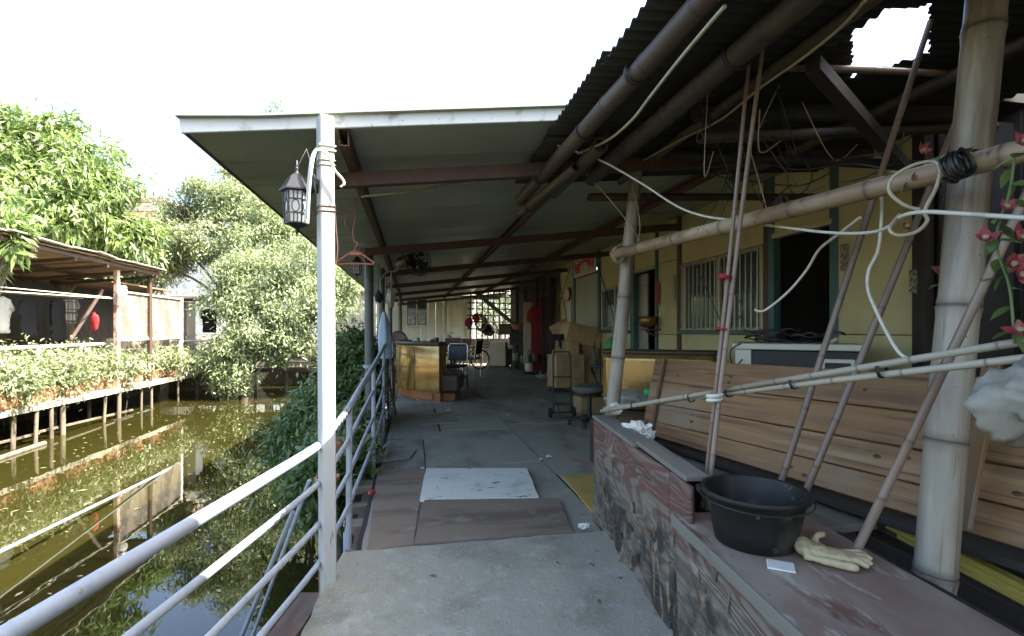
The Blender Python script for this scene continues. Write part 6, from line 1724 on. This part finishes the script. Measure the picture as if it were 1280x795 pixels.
# bushes on the near bank beside the railing
def bush(name, label, blobs, clusters, m, seed, L=.09, W=.035, base=None, cat='shrub', group=None, k=9):
    c = sum((Vector(b_[0]) for b_ in blobs), Vector()) / len(blobs)
    base = base or Vector((c.x, c.y, -1.0))
    root = thing(name, label, cat, base, group)
    g = random.Random(seed)
    bl_ = []
    for (cc, r) in blobs:
        for q in range(4):
            dv = Vector((g.gauss(0, 1), g.gauss(0, 1), g.gauss(0, 1))).normalized()
            rr_ = r * g.uniform(.4, .65); bl_.append((Vector(cc) + dv * (r - rr_) * .9, (rr_, rr_, rr_)))
    foliage('foliage', bl_, clusters, k, L, W, m, root, .25, seed, 1.1, .35)
    for q in range(3):
        cc = Vector(blobs[q % len(blobs)][0])
        limb('stem', [Vector(base) + Vector((g.uniform(-.1, .1), g.uniform(-.1, .1), -.05)), Vector(base).lerp(cc, .5) + Vector((0, 0, .1)), cc], .025, .008, root)
    return root
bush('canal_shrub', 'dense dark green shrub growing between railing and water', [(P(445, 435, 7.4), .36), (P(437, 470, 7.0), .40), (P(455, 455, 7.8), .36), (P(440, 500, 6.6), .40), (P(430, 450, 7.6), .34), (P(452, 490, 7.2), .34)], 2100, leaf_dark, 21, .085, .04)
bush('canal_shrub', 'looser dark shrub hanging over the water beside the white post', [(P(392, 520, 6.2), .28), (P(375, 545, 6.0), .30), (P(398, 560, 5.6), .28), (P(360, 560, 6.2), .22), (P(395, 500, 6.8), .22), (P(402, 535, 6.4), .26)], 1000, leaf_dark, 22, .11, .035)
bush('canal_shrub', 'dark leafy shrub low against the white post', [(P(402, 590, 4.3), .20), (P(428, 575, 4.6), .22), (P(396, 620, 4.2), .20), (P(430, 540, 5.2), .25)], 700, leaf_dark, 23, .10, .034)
for i, (px, py, Y, r, lb) in enumerate([(421, 560, 4.4, .10, 'red clay pot on the bank behind the white post'), (409, 606, 3.5, .075, 'red plastic pot half hidden by the white post')]):
    p = P(px, py, Y)
    tag(olathe('plant_pot', [(0, 0), (r * .75, 0), (r, r * 1.5), (r * 1.12, r * 1.5), (r * 1.12, r * 1.8), (r * .95, r * 1.8), (r * .9, r * 1.3), (0, r * 1.3)], terracotta, None, p - Vector((0, 0, r)), None, 20), lb, 'pot')
bsl = obox('bank_shelf', (-1.75, 5.6, -.34), (.40, 2.6, .05), old_wood, None, R_UV, .01)
tag(bsl, 'narrow plank shelf along the water below the railing', 'shelf')
for k in range(3): otube('leg', [UV(4.8 + k * 1.0, -.66, -1.9), UV(4.8 + k * 1.0, -.66, -.36)], .03, stilt_wood, bsl, 8)

# leaves and specks drifting on the water
def debris():
    g = np.random.default_rng(77)
    vs, fs = [], []
    for k in range(420):
        u = g.uniform(3.5, 18.5); v_ = -7.2 + 6.4 * g.random()
        c_ = UV(u, v_, -.996); a = g.uniform(0, 6.28); L_ = g.uniform(.012, .05) * (1.6 if g.random() < .1 else 1)
        ex_ = Vector((math.cos(a), math.sin(a), 0)) * L_; ey_ = Vector((-math.sin(a), math.cos(a), 0)) * L_ * .4
        b0 = len(vs); vs += [c_ - ex_, c_ + ey_ + Vector((0, 0, .002)), c_ + ex_, c_ - ey_ + Vector((0, 0, .002))]; fs.append((b0, b0 + 1, b0 + 2, b0 + 3))
    o = world_raw('floating_debris', vs, fs, mat('drifting_leaf', (.34, .28, .14), [((.2, .2, .1), 3, .45, .6)], .7))
    tag(o, 'scattered specks and dry leaves floating on the canal water', 'debris', None, 'stuff')
debris()
# ------------------------------------------------------------------ deck along the left bank
LV = -7.5
DZ = -.20
dk_ = thing('bank_deck', 'sun bleached plank deck on stilts along the opposite bank', 'deck', UV(12, LV - 1.5, DZ))
v, f = box_geo((2.6, .172, .035), .004)
me_b = bpy.data.meshes.new('deck_board'); me_b.from_pydata([tuple(x) for x in v], [], f); me_b.materials.append(deck_wood)
rd = random.Random(8)
for i in range(62):
    u = 8.0 + i * .18
    link(bpy.data.objects.new('deck_board', me_b), mw_of(UV(u, LV - 1.28 + rd.uniform(-.03, .03), DZ - .018), R_UV), dk_)
obeam('edge_beam', UV(7.9, LV + .03, DZ - .09), UV(19.2, LV + .03, DZ - .09), .05, .10, deck_wood, dk_)
obeam('rear_beam', UV(7.9, LV - 1.3, DZ - .10), UV(19.2, LV - 1.3, DZ - .10), .08, .12, dark_wood, dk_)
for px in (-25, 22, 46, 64, 78, 118, 132, 149, 154, 180, 192, 199, 222, 232):
    u = u_at(px, LV) * 1.0
    v_ = LV - rd.choice((.0, .06, .5, .0, .8))
    otube('stilt', [UV(u + rd.uniform(-.1, .1), v_ + rd.uniform(-.08, .08), -1.95), UV(u, v_, DZ - .04)], rd.uniform(.032, .055), stilt_wood, dk_, 9)
for k, (u0, u1, z) in enumerate(((8.5, 12, -.75), (12, 15.5, -.82))): obeam('brace', UV(u0, LV - .1, z), UV(u1, LV - .1, z - .1), .05, .05, stilt_wood, dk_)
otube('floating_pole', [UV(7.5, LV + .5, -.98), UV(11.6, LV + .25, -.98)], .05, stilt_wood, dk_, 8)
# far deck across the end of the canal
fd = thing('end_deck', 'dark wooden deck on stilts closing the far end of the canal', 'deck', UV(19, -4, -.1))
FU = 19.3
for i in range(40):
    v_ = -9.6 + i * .235
    obox('deck_board', UV(FU + .6, v_, -.10), (.228, 1.5, .035), old_wood, fd, R_UV, .003)
obeam('edge_beam', UV(FU - .12, -9.7, -.17), UV(FU - .12, -.35, -.17), .06, .12, brown_frame, fd)
for i in range(9):
    v_ = -8.6 + i * .98 + rd.uniform(-.2, .2)
    otube('stilt', [UV(FU + rd.uniform(-.05, .4), v_, -1.95), UV(FU, v_, -.12)], rd.uniform(.045, .07), stilt_wood, fd, 9)
ew = obox('embankment', UV(22.4, -4, -1.0), (14, .4, 1.6), bank_soil, None, R_UV)
ew.name = 'embankment_wall'; tag(ew, 'dark earth embankment under the far deck', 'embankment', None, 'structure')
# railings of the two decks
def rail_fence(name, label, pts, zs, post_every, r, m, z0):
    root = thing(name, label, 'railing', pts[0], 'railings on the opposite bank')
    for z in zs: otube('rail', [p + Vector((0, 0, z)) for p in pts], r, m, root, 8)
    for a, b_ in zip(pts, pts[1:]):
        n_ = max(1, int((b_ - a).length / post_every))
        for i in range(n_ + 1):
            p = a.lerp(b_, i / n_); otube('post', [p + Vector((0, 0, z0)), p + Vector((0, 0, zs[0]))], r * 1.1, m, root, 8)
    return root
rail_fence('deck_railing', 'white painted railing in front of the hanging clothes', [UV(8.2, LV - .35, DZ), UV(u_at(146, LV - .3), LV - .35, DZ)], (1.13, .72), 1.2, .04, white_metal, 0)
rail_fence('deck_railing', 'thin pale railing below the plywood wall panel', [UV(u_at(150, LV - .2), LV - .2, DZ), UV(18.6, LV - .2, DZ)], (.95, .5), 1.3, .022, deck_wood, 0)
er = rail_fence('deck_railing', 'brown slatted railing along the far deck behind the trees', [UV(FU, -8.3, -.1), UV(FU, -.6, -.1)], (1.0,), 1.15, .03, white_metal, 0)
for z in (.15, .38, .62):
    obeam('slat', UV(FU + .05, -8.3, -.1 + z), UV(FU + .05, -.6, -.1 + z), .025, .15, deck_wood, er)

# ------------------------------------------------------------------ pots and plants on the deck edge
pot_lab = 'potted pale green shrub on the edge of the opposite deck'
n_p = 17
names = ['first', 'second', 'third', 'fourth', 'fifth', 'sixth', 'seventh', 'eighth', 'ninth', 'tenth', 'eleventh', 'twelfth', 'thirteenth', 'fourteenth', 'fifteenth', 'sixteenth', 'seventeenth']
for i in range(n_p):
    px = -18 + i * 15.4 + rd.uniform(-3, 3)
    v_ = LV + .02 - rd.uniform(.05, .3)
    u = u_at(px, v_)
    b0 = UV(u, v_, DZ)
    root = thing('potted_plant', '%s pale potted shrub from the photo edge along the opposite deck' % names[i], 'potted plant', b0, 'potted plants on the opposite deck')
    s_ = rd.uniform(.85, 1.25)
    if i % 3 == 1:
        obox('planter', b0 + Vector((0, 0, .14 * s_)), (.30, .75 * s_, .28 * s_), terracotta, root, R_UV @ Matrix.Rotation(0, 3, 'Z'), .02)
    else:
        r = .17 * s_
        olathe('pot', [(0, 0), (r * .7, 0), (r, r * 1.4), (r * 1.12, r * 1.4), (r * 1.12, r * 1.7), (r * .95, r * 1.7), (r * .9, r * 1.4), (0, r * 1.4)], terracotta, root, b0, None, 18)
    hgt = rd.uniform(.10, .52) * s_
    g = random.Random(i)
    bl_ = []
    for q in range(6):
        bl_.append((b0 + Vector((g.uniform(-.3, .3), g.uniform(-.3, .3), .36 + hgt * g.uniform(.1, 1.0))), (g.uniform(.10, .20),) * 3))
    foliage('foliage', bl_, 125, 9, .12, .042, leaf_pot, root, .3, 200 + i, 1.5, .15)
    for q in range(3): limb('stem', [b0 + Vector((0, 0, .15)), b0 + Vector((g.uniform(-.1, .1), g.uniform(-.1, .1), .3)), bl_[q][0]], .012, .004, root)
bush('end_deck_shrub', 'green shrub in the corner where the two decks meet', [(P(255, 455, 17.8), .6), (P(240, 440, 18.2), .5), (P(275, 450, 17.5), .45)], 900, leaf_pot, 61, .11, .045, UV(18.9, -8.0, -.1))
for i, px in enumerate((322, 345, 395)):
    v_ = -7.0 + i * 1.2
    b0 = P(px, 456, 18.6)
    bush('end_deck_plant', ['small plant at the tree side of the far deck rail', 'small plant in the middle of the far deck rail', 'small plant on the far deck rail by the white post'][i], [(b0 + Vector((0, 0, .3)), .3), (b0 + Vector((.2, 0, .2)), .22)], 220, leaf_pot, 70 + i, .1, .04, b0 - Vector((0, 0, .1)), 'plant')

# ------------------------------------------------------------------ pavilion on the left bank
pv = thing('pavilion', 'open pavilion with rusty brown sheet roof on posts across the water', 'pavilion', UV(12, -9, DZ))
def pz_(u, v): return 2.98 + .10 * (v - LV) + .03 * (12 - u) * .25
UA, UB = 8.9, 16.4
nsh = 9
for i in range(nsh):
    u0 = UA + (UB - UA) * i / nsh; u1 = UA + (UB - UA) * (i + 1) / nsh + .12
    dzs = .012 * (i % 3)
    q = [UV(u0, LV + .25 + rd.uniform(-.05, .05), 0), UV(u1, LV + .25 + rd.uniform(-.05, .05), 0), UV(u1, -11.6, 0), UV(u0, -11.6, 0)]
    zz = [pz_(u0, LV + .25), pz_(u1, LV + .25), pz_(u1, -11.6), pz_(u0, -11.6)]
    lo = [Vector((p.x, p.y, z + dzs)) for p, z in zip(q, zz)]
    world_raw('roof_board', lo + [p + Vector((0, 0, .018)) for p in lo], [(3, 2, 1, 0), (4, 5, 6, 7), (0, 1, 5, 4), (1, 2, 6, 5), (2, 3, 7, 6), (3, 0, 4, 7)], brown_roof, pv)
    hi_ = [p + Vector((0, 0, .05 + rd.uniform(0, .03))) for p in lo]
    hi_[0] += UV(0, .10 + rd.uniform(-.04, .06), 0); hi_[1] += UV(0, .10 + rd.uniform(-.04, .06), 0)
    world_raw('roof_sheet', hi_ + [p + Vector((0, 0, .02)) for p in hi_], [(3, 2, 1, 0), (4, 5, 6, 7), (0, 1, 5, 4), (1, 2, 6, 5), (2, 3, 7, 6), (3, 0, 4, 7)], pale_sheet, pv)
for v_ in (LV + .15, LV - 1.3, LV - 2.8): obeam('purlin', UV(UA, v_, pz_(UA, v_) - .05), UV(UB, v_, pz_(UB, v_) - .05), .06, .08, brown_frame, pv)
for i in range(7):
    u = UA + .2 + i * (UB - UA - .4) / 6; obeam('rafter', UV(u, LV + .2, pz_(u, LV + .2) - .13), UV(u, -11.5, pz_(u, -11.5) - .13), .06, .08, brown_frame, pv)
for (u, v_, m_) in ((u_at(146, LV), LV, mat('red_white_post', (.55, .42, .38), [((.3, .12, .09), 3, .5, .6, (1, 1, .5))], .7)), (UA + .2, LV, stilt_wood), (UB - .2, LV, brown_frame), (UA + .2, -11.2, brown_frame), (12.5, -11.2, brown_frame), (UB - .2, -11.2, brown_frame)):
    obeam('post', UV(u, v_, DZ), UV(u, v_, pz_(u, v_) - .12), .10, .10, m_, pv, (0, 1, 0))
obeam('brace', P(88, 425, 12), P(128, 362, 12.6), .07, .07, brown_frame, pv)
for i in range(34):
    u = UA + 2.5 + i * .42
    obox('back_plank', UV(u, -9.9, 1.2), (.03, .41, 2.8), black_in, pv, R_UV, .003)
for i in range(14):
    u = UA - .6 + .42 * i
    if i % 2: obox('screen_board', UV(u, -9.4 - .05 * (i % 3), .75), (.03, .22, 1.9), brown_frame if i % 4 == 1 else red_beam_wood, pv, R_UV, .004)
obox('shade_slab', UV(18.3, -10.2, 2.72), (3.0, 4.0, .05), brown_roof, pv, R_UV)  # slab added to keep the sun off the back planks
# plywood wall panel
pw = thing('plywood_wall', 'grey weathered plywood wall panel beside the pavilion post', 'wall panel', UV(15, LV - .05, 1.1), None, 'thing')
uL, uR = u_at(148, LV), u_at(226, LV)
for i in range(3):
    a = uL + (uR - uL) * i / 3; b_ = uL + (uR - uL) * (i + 1) / 3
    obox('panel', UV((a + b_) / 2, LV - .05, 1.66), (.03, b_ - a - .012, 1.2), ply_weather, pw, R_UV)
for u in (uL - .02, uR + .05): obeam('stud', UV(u, LV - .02, DZ), UV(u, LV - .02, 2.35), .09, .09, house_white, pw, (0, 1, 0))
obeam('top_rail', UV(uL, LV - .02, 2.30), UV(uR + .05, LV - .02, 2.30), .06, .05, deck_wood, pw)
obeam('bottom_rail', UV(uL, LV - .02, 1.03), UV(uR + .05, LV - .02, 1.03), .06, .06, deck_wood, pw)
otube('clothesline', [UV(8.0, LV - .1, 2.03), UV(11, LV - .1, 2.02), UV(uL, LV - .05, 2.10)], .012, cable_white, pv, 6)
otube('clothesline', [UV(8.0, LV - .1, 2.22), UV(11, LV - .1, 2.10), UV(uL, LV - .05, 2.12)], .01, cable_white, pv, 6)
# shed beyond with vertical boards
bs_ = thing('board_shed', 'pale vertical board shed behind the corner trees', 'shed', UV(19.5, -8.6, -.1))
for i in range(9):
    obox('board', UV(19.9, -9.0 + i * .29 - 1.2, 1.1), (.28, .03, 2.4), ply_weather if i % 2 else deck_wood, bs_, R_UV, .004)
obox('roof', UV(20.6, -8.9, 2.45), (3.4, 2.0, .08), old_wood, bs_, R_UV)
obox('side_wall', UV(20.8, -10.3, 1.1), (.04, 1.8, 2.4), ply_weather, bs_, R_UV)
# lamp on the post
jl = P(153, 365, 12.7)
lm_ = thing('bulkhead_lamp', 'small glass bulkhead lamp beside the pavilion post', 'lamp', jl)
olathe('globe', [(0, -.10), (.09, -.08), (.12, 0), (.1, .07), (.05, .1)], frost, lm_, jl, None, 14)
olathe('cap', [(.05, .1), (.11, .1), (.08, .16), (0, .17)], alu, lm_, jl, None, 14)
# ------------------------------------------------------------------ laundry
def garment(name, label, outline, c, ex, m, seed, cat, th=.05):
    """outline in metres (x across, z down) filled, thickened and rumpled"""
    bm = bmesh.new()
    vs = [bm.verts.new((x, 0, z)) for x, z in outline]
    bm.faces.new(vs)
    bmesh.ops.triangulate(bm, faces=bm.faces)
    for _ in range(3): bmesh.ops.subdivide_edges(bm, edges=[e for e in bm.edges if e.calc_length() > .06], cuts=1, use_grid_fill=False); bmesh.ops.triangulate(bm, faces=bm.faces)
    off = Vector((seed * 2.3, 0, seed))
    for v in bm.verts:
        v.co.y += .035 * noise.noise(Vector((v.co.x * 7, 0, v.co.z * 1.8)) + off) + .02 * noise.noise(Vector((v.co.x * 16, 2, v.co.z * 7)) + off)
    e = Vector(ex).normalized(); nrm = Vector((-e.y, e.x, 0))
    rot = Matrix((e, nrm, Vector((0, 0, 1)))).transposed()
    bm.verts.index_update()
    o = raw(name, [v.co.copy() for v in bm.verts], [tuple(v.index for v in f.verts) for f in bm.faces], m, None, c, rot, True)
    bm.free()
    md = o.modifiers.new('thickness', 'SOLIDIFY'); md.thickness = th; md.offset = 0
    tag(o, label, cat, 'laundry on the line')
    otube('hanger_hook', [Vector(c), Vector(c) + Vector((0, 0, .07)), Vector(c) + Vector((0, 0, .14))], .006, dark_metal, o, 6)
    return o
shirt = [(-.09, 0), (-.05, -.03), (.05, -.03), (.09, 0), (.22, -.05), (.34, -.26), (.24, -.32), (.20, -.22), (.21, -.74), (-.21, -.74), (-.20, -.22), (-.24, -.32), (-.34, -.26), (-.22, -.05)]
trousers = [(-.20, 0), (.20, 0), (.22, -.3), (.24, -.98), (.08, -.98), (.01, -.38), (-.08, -.98), (-.24, -.98), (-.22, -.3)]
exx = UV(1, 0, 0)
plaid = mat('plaid_cloth', (.16, .14, .14), [((.5, .48, .46), 14, .5, .55, (1, .01, .01)), ((.06, .05, .05), 14, .52, .57, (.01, .01, 1))], .85)
Yc = 10.6
garment('white_shirt', 'white shirt on the clothesline at the photo edge', [(x * 1.1, z * 1.1) for x, z in shirt], P(1, 371, 11.1), exx, white_cloth, 1, 'shirt')
garment('black_shirt', 'black long shirt hanging second on the clothesline', [(x * 1.15, z * 1.22) for x, z in shirt], P(36, 374, 11.7), exx, black_cloth, 2, 'shirt')
garment('dark_trousers', 'dark trousers hanging on the clothesline beside the plaid shirt', [(x * 1.1, z * 1.08) for x, z in trousers], P(73, 376, 12.4), exx, black_cloth, 3, 'trousers')
garment('plaid_shirt', 'grey plaid shirt hanging behind the dark trousers', [(x * 1.05, z * .9) for x, z in shirt], P(88, 372, 12.9), exx, plaid, 4, 'shirt')
garment('dark_jacket', 'dark jacket hanging on the board shed behind the trees', [(x * 1.0, z * 1.15) for x, z in shirt], P(262, 386, 17.6), (1, .2, 0), black_cloth, 5, 'jacket')
rcl2 = lump('red_towel', P(118, 402, 12.4), (.2, .06, .46), red_cloth, None, .4, 1.6, 3, 61); tag(rcl2, 'red towel hanging inside the pavilion by the post', 'towel')
bp_ = bamboo('laundry_pole', P(-20, 364, 11.0), P(104, 373, 13.2), .02, .018, bamboo_tan, None, .4, 8, 3); tag(bp_, 'thin bamboo pole carrying the laundry', 'bamboo pole')

# ------------------------------------------------------------------ house far behind the trees
fh = thing('distant_house', 'white house with brown tiled eaves far behind the corner trees', 'house', (-20, 33, -.3))
def fbox(name, x0, y0, x1, y1, Y, d, m, parent=fh):
    a, b_ = P(x0, y0, Y), P(x1, y1, Y)
    return obox(name, ((a.x + b_.x) / 2, Y + d / 2, (a.z + b_.z) / 2), (abs(b_.x - a.x), d, abs(a.z - b_.z)), m, parent, None, .02)
fbox('wall', 60, 285, 470, 418, 33, 6, house_white)
for i, (y0, y1, m_) in enumerate(((247, 253, brown_roof), (254, 264, pale_sheet), (265, 273, brown_roof), (274, 281, pale_sheet))):
    fbox('roof_course', 30, y0, 200 + i * 2, y1, 31.6 - .25 * i, 7, m_)
fbox('roof_slab', 262, 250, 345, 256, 31, 7, brown_roof); fbox('balcony_beam', 262, 260, 345, 266, 31.4, .4, house_white)
for (x0, x1) in ((205, 235), (285, 312), (330, 352), (372, 395)):
    w_ = fbox('window', x0, 305, x1, 340, 32.9, .08, glass); fbox('window_frame', (x0 + x1) / 2 - 1, 305, (x0 + x1) / 2 + 1, 340, 32.8, .08, house_white, w_)
fbox('rusty_post', 329, 262, 332, 330, 31.2, .15, rust); fbox('balcony_panel', 330, 262, 340, 285, 31.3, .1, rust)
fbox('shutter', 100, 300, 140, 350, 32.85, .1, brown_frame)

# ------------------------------------------------------------------ white shed at the far end
wsn = thing('white_shed', 'dirty white clad shed with poster window and door at the far end', 'shed', P(500, 455, 20))
YS = 20.0
sx_ = lambda px: (px - 640) / F * YS
zt_ = CZ + (HY - 366) / F * YS
x = sx_(405); i = 0
while x < sx_(588) - .05:
    w_ = .30
    obox('cladding_board', (x + w_ / 2, YS + .02 + (.012 if i % 2 else 0), zt_ / 2 - .05), (w_ - .01, .04, zt_ + .1), container_white, wsn, None, .006)
    x += w_; i += 1
obox('eave', ((sx_(405) + sx_(600)) / 2, YS - .1, zt_ + .06), (sx_(600) - sx_(405), .5, .06), old_wood, wsn)
obox('side_wall', (sx_(589), YS + 1.5, zt_ / 2), (.06, 3, zt_), container_white, wsn)
obox('roof', ((sx_(405) + sx_(590)) / 2, YS + 1.6, zt_ + .14), (sx_(590) - sx_(405), 3.2, .05), pale_sheet, wsn)
wz0_, wz1_ = CZ + (HY - 407) / F * YS, CZ + (HY - 372) / F * YS
wn_ = obox('window', ((sx_(508) + sx_(534)) / 2, YS - .02, (wz0_ + wz1_) / 2), (sx_(534) - sx_(508), .03, wz1_ - wz0_), glass, wsn, None, 0)
for (a, b_) in (((508, 372), (534, 372)), ((508, 407), (534, 407)), ((508, 372), (508, 407)), ((534, 372), (534, 407)), ((521, 372), (521, 407))):
    p, q = P(a[0], a[1], YS - .06), P(b_[0], b_[1], YS - .06); obeam('frame', p, q, .05, .06, container_white, wn_, (0, 1, 0))
post_m = mat('printed_poster', (.62, .66, .72), [((.15, .2, .35), 12, .5, .56), ((.45, .3, .25), 18, .58, .62)], .6)
for (x0, x1, y0, y1) in ((510, 519, 391, 405), (523, 531.5, 391, 405)):
    p, q = P(x0, y0, YS - .05), P(x1, y1, YS - .05)
    obox('poster', ((p.x + q.x) / 2, YS - .05, (p.z + q.z) / 2), (q.x - p.x, .008, p.z - q.z), post_m, wn_, None, 0)
dx0, dx1 = sx_(560), sx_(583)
dtop = CZ + (HY - 376) / F * YS
dd = obox('door', ((dx0 + dx1) / 2, YS - .03, dtop / 2), (dx1 - dx0, .05, dtop), white_metal, wsn)
for (zc_, h_) in ((dtop * .27, dtop * .36), (dtop * .74, dtop * .34)): obox('door_panel', ((dx0 + dx1) / 2, YS - .06, zc_), ((dx1 - dx0) * .62, .02, h_), cream_metal if zc_ > 1.2 else white_metal, dd)
otube('door_handle', [(dx0 + .1, YS - .07, dtop * .48), (dx0 + .1, YS - .14, dtop * .48), (dx0 + .22, YS - .14, dtop * .48)], .018, dark_metal, dd, 7)
for (a, b_) in (((559, 375), (559, 455)), ((584, 375), (584, 455)), ((557, 374), (586, 374))): obeam('door_frame', P(a[0], a[1], YS - .07), P(b_[0], b_[1], YS - .07), .06, .08, cream_metal, dd, (0, 1, 0))
otube('drain_pipe', [P(588, 366, YS - .1), P(588, 455, YS - .1)], .05, white_metal, wsn, 10)
# blue bin and frame by the shed
bbn = obox('blue_bin', P(437, 432, 19.0) + Vector((0, 0, -.3)), (.45, .4, 1.2), mat('blue_plastic', (.10, .25, .36), (), .5), None, None, .02)
tag(bbn, 'blue plastic bin by the far shed behind the shrub', 'bin')

# ------------------------------------------------------------------ lattice screen at the far end
ls = thing('lattice_screen', 'bamboo lattice screen letting daylight in at the far end', 'lattice', P(620, 455, 18.6))
YL = 18.6
for px in [588 + 7.2 * i for i in range(11)]:
    bamboo('upright', (P(px, HY, YL).x, YL, 0), (P(px, HY, YL).x + .02, YL, 2.9), .03, .028, dark_wood, ls, .5, 6, int(px))
for py in (364, 371, 378.5, 386, 394, 402, 411):
    a = P(584, py, YL - .04); b_ = P(664, py + 1, YL - .04); bamboo('crossbar', a, b_, .026, .024, dark_wood, ls, .5, 6, int(py))
for (a, b_) in (((628, 362), (655, 385)), ((655, 372), (630, 395))): obeam('diagonal', P(a[0], a[1], YL - .1), P(b_[0], b_[1], YL - .1), .04, .04, dark_wood, ls)
dgb = obeam('diagonal_beam', P(588, 360, 17.8), P(646, 408, 16.6), .12, .10, old_wood, None); tag(dgb, 'thick timber slanting down across the lattice screen', 'timber', None, 'thing')
lw = obox('low_wall', (P(620, HY, 19.2).x, 19.3, .45), (3.2, .1, 1.0), dark_wood, None); tag(lw, 'dark low wall below the lattice screen', 'wall', None, 'thing')
# beam and rough roof over the far end
fr2 = thing('far_roof', 'rough dark lean-to roof over the far end of the walkway', 'roof', P(560, 340, 19.5), None, 'thing')
for i, (u0, u1, m_) in enumerate(((19.25, 20.2, pale_sheet), (20.25, 21.4, old_wood))):
    obox('sheet', UV((u0 + u1) / 2, 1.3, 2.62 + .1 * i), (5.2, u1 - u0, .04), m_, fr2, R_UV @ Matrix.Rotation(-.03, 3, 'Y'))
for u in (19.3, 20.6): obeam('beam', UV(u, -1, 2.5), UV(u, 3.6, 2.62), .08, .10, dark_wood, fr2)

# flags for things whose names sound like the setting
for o in bpy.data.objects:
    if o.parent is None and 'category' in o and 'kind' not in o: o['kind'] = 'thing'
